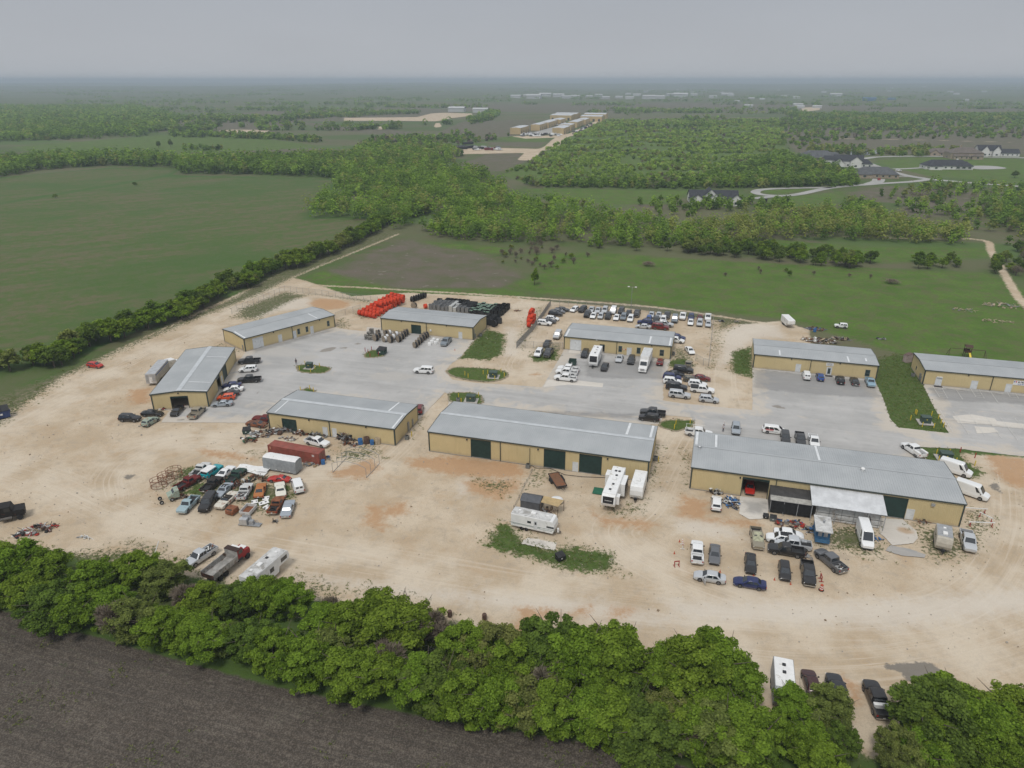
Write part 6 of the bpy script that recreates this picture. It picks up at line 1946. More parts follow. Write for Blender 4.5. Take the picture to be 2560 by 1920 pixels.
mb = MB()   # pale script across the dark cap: separate strokes
for k in range(10):
 y = .62 - k * .13
 mb.box(hl - .085 - .0, hl - .06, y - .045, y + .03, 2.62 + .03 * (k % 3 == 0), 2.74 + .05 * (k % 4 == 1))
mb.obj('lettering', RVW, t)['kind'] = 'stuff'
rv('Y2', (1919, 662), (1893, 752), 3.0, 1.2, 'rounded white travel trailer beside the long fifth wheel', 'camper', L=6.4, ac=(.12,), vents=((-.3, .2, WHITE), (.3, -.3, WHITE)), stripe=([(1.0, 1.12, -2.6, 2.6)], RVG), wins=((-1.8, -.8, -1, 1.7, 2.3), (.6, 1.4, -1, 1.7, 2.3)))
t, L = rv('Y2', (966, 938), (1287, 1006), 3.0, 1.22, 'long white travel trailer with grey side stripes above the grass patch', 'camper', ac=(-.02,), vents=((-.35, .2, WHITE), (.3, .1, WHITE)), roof=OLDROOF,
    stripe=([(1.18, 1.3, -4.2, 1.5), (1.02, 1.09, -3.6, 3.6), (1.3, 1.38, 1.0, 4.2)], mat('stripe_green_grey', (0.22, 0.27, 0.26), 0.5)), wins=((-.9, -.2, -1, 1.75, 2.2), (2.6, 3.9, -1, 1.6, 1.95), (-3.5, -2.7, 1, 1.6, 2.2)), wheels=(-1.1, -1.95))
pane(t, .3, .95, -1.22, .75, 2.5, WDOOR, 'door')
pane(t, .45, .8, -1.243, 1.7, 2.25, AUTOGLASS, 'door_window', .01)
mb = MB()
mb.lathe([(.18, .5), (.2, .6), (.2, 1.2), (.12, 1.32), (.02, 1.34)], 12, 'z', (L / 2 + .45, -.2, 0))
mb.obj('propane_tank', WHITE, t)
# RV under a tarpaulin cover
ctr, hd, L = line_pose('Y1', (1185, 604), (1468, 650), 3.0)
t = empty('covered_camper', ctr, R(hd), 'camper under a grey cover with a white top beside the red container', 'camper')
rr = []
rnd = random.Random(5)
for i in range(25):
 x = -L / 2 + L * i / 24
 e = .25 * (1 - min(1, min(i, 24 - i) / 1.5))
 row = []
 for y, z in ((-1.3, .35), (-1.28, 1.0), (-1.27, 1.7), (-1.25, 2.4), (-1.12, 2.86)):
  row.append((x, y * (1 - e * .3) + rnd.uniform(-.035, .035), z - (e * .3 if z > 2 else 0) + (rnd.uniform(-.06, .06) if z < .5 else 0)))
 rr.append(row + [(p[0], -p[1], p[2]) for p in reversed(row)])
mb = MB()
mb.grid(rr)
mb.f.append(tuple(range(10)))
mb.m.append(0)
n0 = 24 * 10
mb.f.append(tuple(n0 + k for k in reversed(range(10))))
mb.m.append(0)
mb.obj('cover_skirt', mat('grey_cover_cloth', (0.27, 0.29, 0.30), 0.85, 0, 0.12, 1.5), t, True, 50)
mb = MB()
mb.grid([[(r_[4][0] + (.0), r_[4][1] * 1.015, r_[4][2] + .01), (r_[4][0], -.5, 3.02 + .02 * (i % 3)), (r_[4][0], .5, 3.02), (r_[5][0], r_[5][1] * 1.015, r_[5][2] + .01)] for i, r_ in enumerate(rr)])
mb.obj('cover_top', WHITE, t, True, 50)
for k in range(4):
 mb = MB()
 x = -L / 2 + 1.6 + k * (L - 3.0) / 3
 mb.face([(x - .2, -1.335, .75), (x + .2, -1.335, .75), (x, -1.335, .5)])
 mb.obj('strap_patch', WHITE, t)
t, L = rv('Z3', (815, 566), (772, 656), 3.5, 1.25, 'white travel trailer with a dark front window before the fenced lot building', 'camper', ac=(.05,), vents=((.22, .1, RVB), (-.05, .1, RVB), (-.3, .1, RVB)), stripe=([(.7, 1.3, -4.0, 4.0)], RVG), wins=((-2, -1, 1, 1.7, 2.6), (1, 2, 1, 1.7, 2.6)))
mb = MB()
h_ = L / 2
mb.face([(h_ + .012, -1.0, 1.7), (h_ + .012, 1.0, 1.7), (h_ + .0, 1.0, 2.55), (h_ + .0, -1.0, 2.55)])
mb.face([(h_ + .0, -1.0, 2.56), (h_ + .0, 1.0, 2.56), (h_ - .28, 1.0, 3.33), (h_ - .28, -1.0, 3.33)])
mb.obj('front_window', RVB, t)
rv('Y3', (1940, 822), (1946, 890), 2.7, 1.2, 'small beige travel trailer with a grey roof at the right end of the largest building', 'camper', L=4.6, body=mat('rv_beige', (0.42, 0.39, 0.33), 0.5), roof=RVG, ac=(.15,), vents=((-.25, 0, WHITE),), wins=((-.6, .3, 1, 1.4, 2.0), (-.6, .3, -1, 1.4, 2.0)), wheels=(-.4,))
rv('X4', (665, 372), (682, 592), 3.2, 1.25, 'trailer with a flat white roof and dark vents among the near trees', 'camper', ac=(.28,), vents=((-.28, 0, RVB), (-.06, -.02, RVB)), body=RVG, roof=WHITE)
t, L = rv('X6', (1575, 372), (1815, 168), 3.3, 1.25, 'old weathered fifth wheel trailer beside the dump truck at the hedge', 'camper', fifth=True, ac=(-.12,), vents=((.1, .2, RVB), (.3, -.2, WHITE), (-.3, .3, WHITE)), roof=OLDROOF, wins=((2.2, 3.6, -1, 1.9, 2.6), (-.4, .5, -1, 1.6, 2.4)), wheels=(-.8, -1.7))
# livestock trailer with its white tractor
ctr, hd, L = line_pose('Z1', (187, 745), (302, 618), 3.2)
t = empty('livestock_trailer', ctr, R(hd), 'long aluminium livestock trailer with a blue stripe behind the left building', 'trailer')
shell([(-L / 2, .6), (L / 2, .6), (L / 2, 3.2), (-L / 2, 3.2)], 1.28).obj('body', ALU, t)
for s_ in (-1, 1):
 pane(t, -L / 2 + .3, L / 2 - .2, s_ * 1.28, 2.55, 2.8, mat('blue_stripe', (0.05, 0.14, 0.4), 0.5), 'stripe', .01)
 for k in range(5):
  pane(t, -L / 2 + .3, L / 2 - .3, s_ * 1.28, 1.0 + k * .28, 1.08 + k * .28, RVG, 'side_slat', .02)
for s_ in (-1, 1):
 for k in range(7):
  mb = MB()
  mb.box(-L / 2 - .03, -L / 2 - .005, min(s_ * .45, s_ * 1.15), max(s_ * .45, s_ * 1.15), 1.3 + k * .24, 1.42 + k * .24)
  mb.obj('gate_slat', RVG, t)
mb = MB()
mb.box(-L / 2 - .035, -L / 2 - .005, -.36, .36, .75, 2.3)
mb.obj('gate_door', WHITE, t)
wheel_set(t, (-1.4, -2.4), 1.28, .42)
# white enclosed trailer on the meadow edge
ctr, hd, L = line_pose('Z4', (474, 249), (524, 296), 2.7)
t = empty('enclosed_trailer', ctr, R(hd), 'small white enclosed gooseneck trailer on the dirt behind the signed building', 'trailer')
shell([(-L / 2, .6), (L / 2 - 1.6, .6), (L / 2 - 1.5, 1.4), (L / 2, 1.5), (L / 2, 2.5), (L / 2 - .2, 2.7), (-L / 2, 2.7)], 1.15).obj('body', WHITE, t)
wheel_set(t, (-.6, -1.4), 1.15, .36)
mb = MB()
for k in range(8):
 for s_ in (-1, 1):
  x = -L / 2 + .4 + k * (L - .8) / 7
  mb.box(x, x + .03, min(s_ * 1.15, s_ * 1.165), max(s_ * 1.15, s_ * 1.165), 1.5, 2.5)
mb.obj('panel_seam', RVG, t)['kind'] = 'stuff'
# blue trailer house
ctr, hd, L = line_pose('Y3', (1095, 748), (1110, 852), 2.9)
t = empty('site_trailer', ctr, R(hd), 'small blue trailer house with a grey roof before the white lean-to', 'trailer')
BLUEW = mat('blue_siding', (0.045, 0.13, 0.24), 0.6, 0, 0.2, 2)
hl = L / 2
mb = MB()
mb.box(-hl, hl - .8, -1.15, 1.15, .6, 2.75)
mb.obj('wall', BLUEW, t)
mb = MB()
mb.face([(-hl - .15, -1.35, 2.78), (hl + .15, -1.35, 2.72), (hl + .15, 1.35, 2.72), (-hl - .15, 1.35, 2.78)])
mb.face([(-hl - .15, -1.35, 2.9), (hl + .15, -1.35, 2.84), (hl + .15, 1.35, 2.84), (-hl - .15, 1.35, 2.9)])
for a, b in (((-hl - .15, -1.35), (hl + .15, -1.35)), ((hl + .15, -1.35), (hl + .15, 1.35)), ((hl + .15, 1.35), (-hl - .15, 1.35)), ((-hl - .15, 1.35), (-hl - .15, -1.35))):
 mb.face([(a[0], a[1], 2.72), (b[0], b[1], 2.72), (b[0], b[1], 2.9), (a[0], a[1], 2.9)])
mb.obj('roof', OLDROOF, t)
for y in (-.75, .15):
 mb = MB()
 mb.box(hl - .8, hl - .77, y, y + .6, 1.3, 2.3)
 mb.obj('window', ALU, t)
mb = MB()
mb.box(hl - .8, hl, -1.15, 1.15, .55, .68)
mb.box(hl - .12, hl - .06, -1.15, 1.15, .68, 1.15)
mb.obj('porch', BLUEW, t)
mb = MB()
mb.cyl((-.3, .1, 2.85), (-.3, .1, 3.3), .14, .14, 10)
mb.cyl((-.3, .1, 3.3), (-.3, .1, 3.42), .24, .2, 10)
mb.obj('chimney', RVG, t)
wheel_set(t, (-.3,), 1.1, .36)
# red shipping container
CONT = mat('red_oxide_container', (0.27, 0.075, 0.055), 0.6, 0, 0.15, 1.0, dirt=(0.2, 0.09, 0.06), dirt_amt=0.3)
P4 = [g('W5', *q, 2.59) for q in ((485, 450), (575, 385), (1290, 520), (1195, 575))]
cx, cy = sum(p[0] for p in P4) / 4, sum(p[1] for p in P4) / 4
hd = math.atan2(P4[3][1] - P4[0][1] + P4[2][1] - P4[1][1], P4[3][0] - P4[0][0] + P4[2][0] - P4[1][0])
t = empty('shipping_container', (cx, cy), hd, 'long red shipping container before the junk lined building', 'container')
def corrugated(a, b, axis, fixed, out, z0, z1, pitch=.28, d=.045):
 mb = MB()
 xs, k, s_ = [], a, 0
 while k < b:
  xs += [(k, s_), (min(k + pitch * .35, b), s_)]
  s_ = 1 - s_
  k += pitch * .5
 xs.append((b, 0))
 f = (lambda u, o, z: (u, fixed + out * o, z)) if axis == 'x' else (lambda u, o, z: (fixed + out * o, u, z))
 mb.grid([[f(u, d * o, z0) for u, o in xs], [f(u, d * o, z1) for u, o in xs]])
 return mb
hl, hw = 6.095, 1.22
for nm, mb in (('side_wall', corrugated(-hl + .1, hl - .1, 'x', -hw + .05, -1, .15, 2.47)), ('side_wall', corrugated(-hl + .1, hl - .1, 'x', hw - .05, 1, .15, 2.47)), ('end_wall', corrugated(-hw + .1, hw - .1, 'y', -hl + .05, -1, .15, 2.47))):
 mb.obj(nm, CONT, t)
mb = MB()
for k in range(40):
 x0 = -hl + .1 + k * (2 * hl - .2) / 40
 mb.box(x0 + .02, x0 + .2, -hw + .15, hw - .15, 2.545, 2.57)
mb.box(-hl + .05, hl - .05, -hw + .05, hw - .05, 2.46, 2.548)
mb.obj('roof', CONT, t)
mb = MB()
for y in (-hw, hw - .1):
 for z in (0, 2.47):
  mb.box(-hl, hl, y, y + .1, z, z + .12)
for x in (-hl, hl - .1):
 for y in (-hw, hw - .1):
  mb.box(x - .002, x + .102, y - .002, y + .102, .02, 2.58)
mb.obj('frame', CONT, t)
for s_ in (-1, 1):
 mb = MB()
 mb.box(hl - .04, hl + .01, min(s_ * .02, s_ * 1.12), max(s_ * .02, s_ * 1.12), .12, 2.46)
 dr = mb.obj('door', CONT, t)
 for y in (.35, .8):
  mb = MB()
  mb.cyl((hl + .04, s_ * y, .1), (hl + .04, s_ * y, 2.5), .022, .022, 6)
  mb.obj('lock_rod', STEEL, dr)
for x, w_ in ((4.6, .12), (4.78, .12), (4.96, .12), (-5.6, .3)):
 pane(t, x, x + w_, -hw - .01, 1.75, 2.2 if w_ < .2 else 2.3, WHITE if w_ < .2 else mat('faded_mark', (0.5, 0.25, 0.15), 0.7), 'marking', .006)
# box truck
ctr, hd, L = line_pose('Z3', (1250, 584), (1212, 672), 3.7)
t = empty('box_truck', ctr, R(hd), 'white box truck nosed out from the fenced lot building', 'truck')
mb = MB()
mb.rbox(-3.9, 3.1, -1.22, 1.22, 1.05, 3.75, .06)
mb.obj('cargo_box', WHITE, t)
mb = MB()
mb.rbox(-3.8, 3.0, -1.15, 1.15, 3.752, 3.8, .06)
mb.obj('box_roof', mat('box_roof_grey', (0.55, 0.56, 0.56), 0.5), t)
shell([(3.15, .6), (6.3, .6), (6.35, 1.1), (6.2, 1.45), (5.0, 1.75), (4.45, 2.75), (3.9, 2.9), (3.15, 2.9)], 1.08).obj('cab', WHITE, t)
mb = MB()
mb.face([(5.03, -.9, 1.8), (5.03, .9, 1.8), (4.5, .85, 2.72), (4.5, -.85, 2.72)])
mb.obj('windshield', AUTOGLASS, t)
for s_ in (-1, 1):
 pane(t, 3.7, 4.55, s_ * 1.08, 1.8, 2.5, nm='side_window')
 pane(t, 6.28, 6.37, s_ * .78 - .12, 1.05, 1.3, LAMP_H, 'headlight', .24)
mb = MB()
mb.box(6.33, 6.42, -.55, .55, .85, 1.35)
mb.obj('grille', CHROME, t)
mb = MB()
mb.box(6.3, 6.5, -1.1, 1.1, .5, .75)
mb.obj('front_bumper', WHITE, t)
mb = MB()
mb.box(-3.8, 6.1, -.5, .5, .6, 1.04)
mb.obj('chassis', DARK, t)
wheel_set(t, (5.3, -2.4), 1.12, .48, .3)
# dump truck
ctr, hd, L = line_pose('X6', (1370, 330), (1545, 190), 1.6)
t = empty('dump_truck', ctr, R(hd), 'red dump truck with an open grey bed at the hedge', 'truck')
DUMPR = rust('dump_red', (0.30, 0.03, 0.03), 0.12)
BEDM = mat('worn_steel_bed', (0.34, 0.33, 0.31), 0.7, 0.2, 0.25, 1.0, dirt=(0.15, 0.1, 0.07), dirt_amt=0.3)
shell([(1.3, .7), (4.0, .7), (4.1, 1.3), (4.0, 1.75), (2.75, 1.85), (2.45, 2.75), (1.3, 2.8)], 1.05).obj('cab', DUMPR, t)
mb = MB()
mb.rbox(1.45, 2.4, -.85, .85, 2.8, 2.86, .1)
mb.rbox(2.8, 3.9, -.6, .6, 1.84, 1.9, .1)
mb.obj('faded_panel', WHITE, t)
mb = MB()
mb.face([(2.78, -.88, 1.92), (2.78, .88, 1.92), (2.5, .85, 2.68), (2.5, -.85, 2.68)])
mb.obj('windshield', AUTOGLASS, t)
for s_ in (-1, 1):
 pane(t, 1.55, 2.4, s_ * 1.05, 1.85, 2.55, nm='side_window')
mb = MB()
bx0, bx1 = -4.2, 1.0
mb.box(bx0, bx1, -1.2, 1.2, 1.15, 1.25)
for s_ in (-1, 1):
 mb.box(bx0, bx1, min(s_ * 1.2, s_ * 1.28), max(s_ * 1.2, s_ * 1.28), 1.15, 2.15)
 for k in range(7):
  x = bx0 + .2 + k * .78
  mb.box(x, x + .1, min(s_ * 1.28, s_ * 1.36), max(s_ * 1.28, s_ * 1.36), 1.15, 2.12)
mb.box(bx1, bx1 + .1, -1.28, 1.28, 1.15, 2.9)
mb.obj('dump_bed', BEDM, t)
mb = MB()
mb.box(bx1 - .05, bx1 + .9, -1.3, 1.3, 2.88, 2.96)
mb.box(bx0 - .06, bx0 - .0, -1.25, 1.25, 1.15, 1.9)
mb.obj('cab_guard', rust('guard', (0.05, 0.03, 0.025), 0.3), t)
mb = MB()
mb.box(-4.0, 3.6, -.45, .45, .65, 1.1)
for s_ in (-1, 1):
 mb.cyl((1.2, s_ * .95, .9), (2.2, s_ * .95, .9), .25, .25, 10)
mb.obj('chassis', DARK, t)
wheel_set(t, (3.3, -1.6, -2.8), 1.2, .5, .35)
# burnt semi tractor at the frame edge
p = g('Y4', 40, 1180, 1.0)
t = empty('semi_tractor', p, R(28), 'blackened semi truck tractor cut off by the left edge', 'truck')
SOOT = rust('soot', (0.02, 0.018, 0.017), 0.12, (0.08, 0.03, 0.02))
shell([(-1.2, 1.0), (2.9, .8), (3.0, 1.9), (1.4, 2.1), (1.1, 2.95), (-1.2, 3.05)], 1.15).obj('cab', SOOT, t)
mb = MB()
mb.box(-4.5, 3.0, -.45, .45, .7, 1.0)
for s_ in (-1, 1):
 mb.cyl((-.8, s_ * 1.05, .75), (1.0, s_ * 1.05, .75), .32, .32, 12)
mb.obj('chassis', mat('sooty_steel', (0.12, 0.11, 0.1), 0.6, .3), t)
mb = MB()
mb.face([(1.42, -.9, 2.15), (1.42, .9, 2.15), (1.14, .85, 2.88), (1.14, -.85, 2.88)])
mb.obj('windshield', SEAT, t)
for s_ in (-1, 1):
 pane(t, .1, 1.0, s_ * 1.15, 2.1, 2.75, SEAT, 'side_window')
wheel_set(t, (2.1, -2.6, -3.8), 1.2, .5, .32)
# white tractor of the livestock rig
p = g('Z1', 366, 655, 1.3)
t = empty('truck_tractor', p, R(55), 'white truck cab coupled ahead of the livestock trailer', 'truck')
shell([(-1.0, .8), (2.6, .7), (2.7, 1.6), (1.3, 1.8), (1.0, 2.6), (-1.0, 2.7)], 1.1).obj('cab', WHITE, t)
mb = MB()
mb.face([(1.32, -.9, 1.85), (1.32, .9, 1.85), (1.04, .85, 2.55), (1.04, -.85, 2.55)])
mb.obj('windshield', AUTOGLASS, t)
mb = MB()
mb.box(-3.2, 2.5, -.45, .45, .6, .85)
mb.obj('chassis', DARK, t)
wheel_set(t, (1.8, -2.2), 1.15, .48, .32)
# rusty flatbed trailer
ctr, hd, L = line_pose('Y2', (1268, 668), (1328, 762), .7)
t = empty('flatbed_trailer', ctr, R(hd), 'rusty flatbed car trailer before the centre building', 'trailer')
RW = rust('deck', (0.20, 0.105, 0.06), 0.35)
for k in range(9):
 mb = MB()
 y = -1.0 + k * .223
 mb.box(-2.6, 2.4, y, y + .21, .62, .67)
 mb.obj('plank', RW, t)
mb = MB()
for y in (-1.08, 1.02):
 mb.box(-2.65, 2.45, y, y + .08, .5, .75)
for x in (-2.68, 2.45):
 mb.box(x, x + .06, -1.08, 1.1, .5, .75)
mb.cyl((2.45, -.8, .55), (3.7, 0, .5), .06, .06, 6)
mb.cyl((2.45, .8, .55), (3.7, 0, .5), .06, .06, 6)
mb.obj('frame', DARK, t)
for s_ in (-1, 1):
 mb = MB()
 mb.box(-1.5, .5, min(s_ * 1.1, s_ * 1.35), max(s_ * 1.1, s_ * 1.35), .72, .78)
 mb.obj('fender', DARK, t)
wheel_set(t, (-.05, -.95), 1.4, .34)
# lifted open jeep
v_ = vehicle('blazer', 'white', 'Z4', 880, 335, 'L', 'small white open off-roader on big tyres behind the signed building', None, .82)
for o in list(v_.children):
 if o.name.startswith('wheel'):
  o.scale = (1.35, 1.3, 1.35)
# ------------------------------------------------------------------ what is fixed to the largest building
root, fF, fR, fL = BUILD['I']
SHT = mat('bare_sheet_roof', (0.60, 0.61, 0.62), 0.45, 0.2, 0.12, 0.6)
DKSHT = mat('dark_canopy_sheet', (0.045, 0.043, 0.042), 0.7, 0, 0.25, 1)
GRID = mat('lean_to_wall', (0.56, 0.57, 0.57), 0.6, 0, 0.15, 1, dirt=(0.35, 0.3, 0.25), dirt_amt=0.35)
hwI = 7.65
def lean(name, label, s0, s1, d0, z0, d1, z1, strips):
 t = empty(name, (root.location.x, root.location.y, 0), root.rotation_euler.z, label, 'lean-to')
 x0, x1 = -23.05 + s0, -23.05 + s1
 n = len(strips)
 for i, m_ in enumerate(strips):
  a, b = i / n, (i + 1) / n
  ya, yb = -hwI - d0 - (d1 - d0) * a, -hwI - d0 - (d1 - d0) * b
  za, zb = z0 + (z1 - z0) * a, z0 + (z1 - z0) * b
  mb = MB()
  xs = np.linspace(x0, x1, int((x1 - x0) / .3) + 1)
  mb.grid([[(x, ya, za + .03 * (k % 2)) for k, x in enumerate(xs)], [(x, yb, zb + .03 * (k % 2)) for k, x in enumerate(xs)]])
  mb.obj('roof_sheet', m_, t)
 for x in np.linspace(x0 + .15, x1 - .15, 4):
  mb = MB()
  y = -hwI - d1 + .25
  mb.box(x - .05, x + .05, y - .05, y + .05, 0, z1 - .02)
  mb.obj('post', RVG, t)
 mb = MB()
 y = -hwI - d1 + .12
 mb.box(x0, x1, y - .04, y + .04, z1 - .12, z1 - .02)
 mb.obj('beam', RVG, t)
 return t, x0, x1
t, x0, x1 = lean('dark_canopy', 'dark canopy with a paler lower edge on the front of the largest building', 14.2, 21.4, .1, 3.25, 4.6, 2.75, (DKSHT, DKSHT, mat('grey_canopy_sheet', (0.33, 0.32, 0.29), 0.6, 0, .2)))
mb = MB()
xs = np.linspace(x0 + .1, x1 - .1, 30)
rnd = random.Random(2)
mb.grid([[(x, -hwI - 4.35 + .06 * math.sin(k * 1.7), .1) for k, x in enumerate(xs)], [(x, -hwI - 4.4 + .1 * math.sin(k * 1.1), 1.5) for k, x in enumerate(xs)], [(x, -hwI - 4.35, 2.6) for k, x in enumerate(xs)]])
mb.obj('shade_cloth', mat('black_shade_cloth', (0.016, 0.016, 0.017), 0.9, 0, .3), t, True)
mb = MB()
mb.grid([[(x0 + .05, -hwI - .1 - k * .6, .1), (x0 + .05, -hwI - .1 - k * .6, 3.0 - k * .06)] for k in range(8)])
mb.obj('shade_cloth', DKSHT, t)
t, x0, x1 = lean('white_lean_to', 'pale sheet roofed lean-to with white walls on the front of the largest building', 21.0, 33.1, -.1, 4.35, 5.4, 3.35, (SHT,))
mb = MB()
mb.box(x0 + 1.0, x1 - .6, -hwI - 4.3, -hwI - .2, .05, 2.9)
w = mb.obj('room_wall', GRID, t)
for k in range(6):
 mb = MB()
 x = x0 + 1.2 + k * (x1 - x0 - 2.0) / 5
 mb.box(x - .04, x + .04, -hwI - 4.36, -hwI - 4.3, .05, 2.9)
 mb.obj('wall_batten', RVG, w)
for z in (.9, 1.9):
 mb = MB()
 mb.box(x0 + .8, x1 - .3, -hwI - 5.05, -hwI - 4.98, z - .03, z + .03)
 mb.obj('rail', DARK, t)
mb = MB()
mb.cyl((x1 - 2.6, -hwI - 5.0, 2.6), (x1 - 2.1, -hwI - 5.0, .9), .07, .07, 6)
mb.obj('brace', DARK, t)
# roof vents on the largest building
for x, y in ((-22.0, -.6), (7.5, -1.2)):
 mb = MB()
 z = 5.41 - .65 * abs(y) / hwI
 mb.cyl((x, y, z - .05), (x, y, z + .35), .28, .28, 12)
 mb.cyl((x, y, z + .35), (x, y, z + .5), .42, .3, 12)
 mb.obj('roof_vent', ALU if x < 0 else WHITE, root)
# signs and wall items
def wall_sign(key, s0, s1, z0, z1, name, label, m_, rows, ink):
 """a board with blocks of lettering"""
 root, fF, *_ = BUILD[key]
 mb = MB()
 a, b = fF(s0, .05, z0), fF(s1, .09, z1)
 mb.box(a[0], b[0], b[1], a[1], z0, z1)
 o = mb.obj(name, m_, root)
 mb = MB()
 for k, (u0, u1, v0, v1, n) in enumerate(rows):
  for j in range(n):
   p = s0 + (s1 - s0) * (u0 + (u1 - u0) * j / n)
   q = s0 + (s1 - s0) * (u0 + (u1 - u0) * (j + .72) / n)
   mb.cur = k % len(ink)
   aa, bb = fF(p, .09, 0), fF(q, .1, 0)
   zz0, zz1 = z0 + (z1 - z0) * v0, z0 + (z1 - z0) * v1
   if j % 3 == 1:
    mb.box(aa[0], aa[0] + (bb[0] - aa[0]) * .35, bb[1], aa[1], zz0, zz1)
    mb.box(aa[0] + (bb[0] - aa[0]) * .35, bb[0], bb[1], aa[1], zz0, zz0 + (zz1 - zz0) * .3)
   elif j % 3 == 2:
    mb.box(aa[0], bb[0], bb[1], aa[1], zz1 - (zz1 - zz0) * .3, zz1)
    mb.box(aa[0] + (bb[0] - aa[0]) * .3, aa[0] + (bb[0] - aa[0]) * .65, bb[1], aa[1], zz0, zz1 - (zz1 - zz0) * .3)
   else:
    mb.box(aa[0], bb[0], bb[1], aa[1], zz0, zz1)
 mb.obj('lettering', ink, o)['kind'] = 'stuff'
 return o
INK_K, INK_B = mat('black_ink', (.03, .03, .03), .6), mat('blue_ink', (.04, .08, .3), .6)
wall_sign('E', 18.2, 19.95, 2.62, 3.5, 'sign_board', '', WHITE, ((.15, .85, .58, .82, 9), (.1, .9, .2, .42, 11)), [INK_K])
wall_sign('F', 20.0, 24.2, 2.15, 3.35, 'banner', '', WHITE, ((.03, .1, .55, .9, 1), (.12, .19, .55, .9, 1), (.24, .9, .5, .85, 10), (.24, .8, .14, .34, 14)), [INK_B, LET_R, INK_K, INK_B])
wall_sign('D', 16.85, 18.15, 1.55, 2.0, 'sign_board', '', TAN, ((.0, .25, .3, .8, 1), (.3, .55, .3, .8, 2), (.6, 1.0, .1, .7, 2)), [LET_R, WHITE, LET_R])
def fixture(key, side, s0, s1, d, z0, z1, m_, name):
 root, fF, fR, fL = BUILD[key]
 fn = {'f': fF, 'r': fR, 'l': fL}[side]
 a, b = fn(s0, .04, z0), fn(s1, .04 + d, z1)
 mb = MB()
 mb.box(min(a[0], b[0]), max(a[0], b[0]), min(a[1], b[1]), max(a[1], b[1]), z0, z1)
 return mb.obj(name, m_, root)
for k_, sd, s0, s1, d, z0, z1, m_, nm in (('H', 'f', 21.85, 21.95, .06, .6, 4.0, DARK, 'conduit'), ('C', 'f', 16.5, 17.0, .3, 1.5, 2.0, WHITE, 'wall_unit'), ('C', 'r', .6, .85, .12, .4, 3.2, STEEL, 'electric_panel'),
             ('C', 'r', 1.1, 1.7, .2, .4, 1.6, STEEL, 'electric_panel'), ('B', 'l', 11.2, 11.6, .2, .5, 1.8, STEEL, 'electric_panel'), ('F', 'l', 9.6, 10.4, .25, .5, 2.0, STEEL, 'electric_panel'),
             ('F', 'l', 10.7, 11.1, .2, .5, 1.6, STEEL, 'electric_panel'), ('G', 'r', 6.5, 7.1, .25, .3, 2.4, STEEL, 'electric_panel'), ('G', 'r', 9.0, 9.5, .2, .3, 2.0, STEEL, 'electric_panel'),
             ('D', 'f', 9.3, 9.7, .25, 3.75, 3.95, WHITE, 'wall_lamp'), ('I', 'f', 40.9, 41.5, .3, 3.55, 4.0, ALU, 'wall_unit'), ('F', 'f', 2.9, 4.2, .3, 2.35, 2.5, WHITE, 'door_hood')):
 fixture(k_, sd, s0, s1, d, z0, z1, m_, nm)
for key, s0, s1 in (('E', 18.3, 20.1), ('F', 2.6, 4.5)):
 root, fF, *_ = BUILD[key]
 a = fF(s0, .2, 0)
 mb = MB()
 mb.box(a[0], a[0] + s1 - s0, a[1] - 1.0, a[1], .03, .05)
 mb.obj('door_mat', mat('door_mat', (0.045, 0.04, 0.045), .9), root)
# ------------------------------------------------------------------ stored goods: coils, reels, boxes
def share(name, mesh, x, y, z, rz, label, cat, group, s=1.0, rot=None, m=None):
 o = add(name, mesh, None, m, (x, y, z), rot or (0, 0, rz))
 o.scale = (s, s, s)
 return put(o, label, cat, group)
ORANGE = mat('orange_conduit', (0.62, 0.065, 0.02), 0.5, 0, 0.15, 1.5)
mb = MB()
pr = []
for k in range(9):                       # coil wound in ridges, open in the middle
 z = -.55 + 1.1 * k / 8
 pr += [(.88 + .05 * math.sin(k * 2.2), z - .05), (.95, z), (.88, z + .05)]
rows = [[(r_ * math.cos(6.2832 * a / 20), h_, r_ * math.sin(6.2832 * a / 20)) for a in range(20)] for r_, h_ in pr + [(.6, .6), (.45, .5), (.45, -.5), (.6, -.6), pr[0]]]
mb.grid(rows, closed=True)
COIL = mb.mesh('conduit_coil', [ORANGE], True, 60)
rnd = random.Random(8)
ax = -17.5
for i in range(9):
 for j in range(5):
  x, y = 185 + j * 41 + i * 46, 305 + j * 9 - i * 25.5
  if x > 690:
   continue
  p = g('W2', x, y, .9)
  share('conduit_coil', COIL, p[0], p[1], .93, 0, 'orange conduit coil in the block behind the reel building', 'coil', 'orange coils in the block', rnd.uniform(.94, 1.03), (0, rnd.uniform(0, 6), R(ax + 90 + rnd.uniform(-6, 6))))
for i in range(7):
 for j in range(2):
  p = g('W2', 400 + i * 38 + j * 34, 205 - i * 11 + j * 8, 2.3)
  share('conduit_coil', COIL, p[0], p[1], 2.35, 0, 'orange conduit coil lying on top of the coil block', 'coil', 'orange coils on top of the block', .95, (0, rnd.uniform(0, 6), R(ax + 90 + rnd.uniform(-12, 12))))
for x, y, z in ((1628, 262, .9), (1608, 296, .9), (1642, 312, .9), (1604, 325, .9), (1640, 335, .9), (1600, 352, .9), (1625, 356, .9), (1598, 385, .9), (1618, 275, 2.3), (1628, 318, 2.3)):
 p = g('Z2', x, y, z)
 share('conduit_coil', COIL, p[0], p[1], z + .03, 0, 'orange conduit coil against the slatted lot fence', 'coil', 'orange coils by the slatted fence', .9, (0, rnd.uniform(0, 6), R(60 + rnd.uniform(-15, 15))))
p = g('W2', 938, 232, .8)
share('conduit_coil', COIL, p[0], p[1], .85, 0, 'single orange conduit coil between the reels and the box rows', 'coil', None, .85, (0, 0, R(-60)))
REELW = mat('reel_wood', (0.26, 0.215, 0.165), 0.85, 0, 0.2, 3)
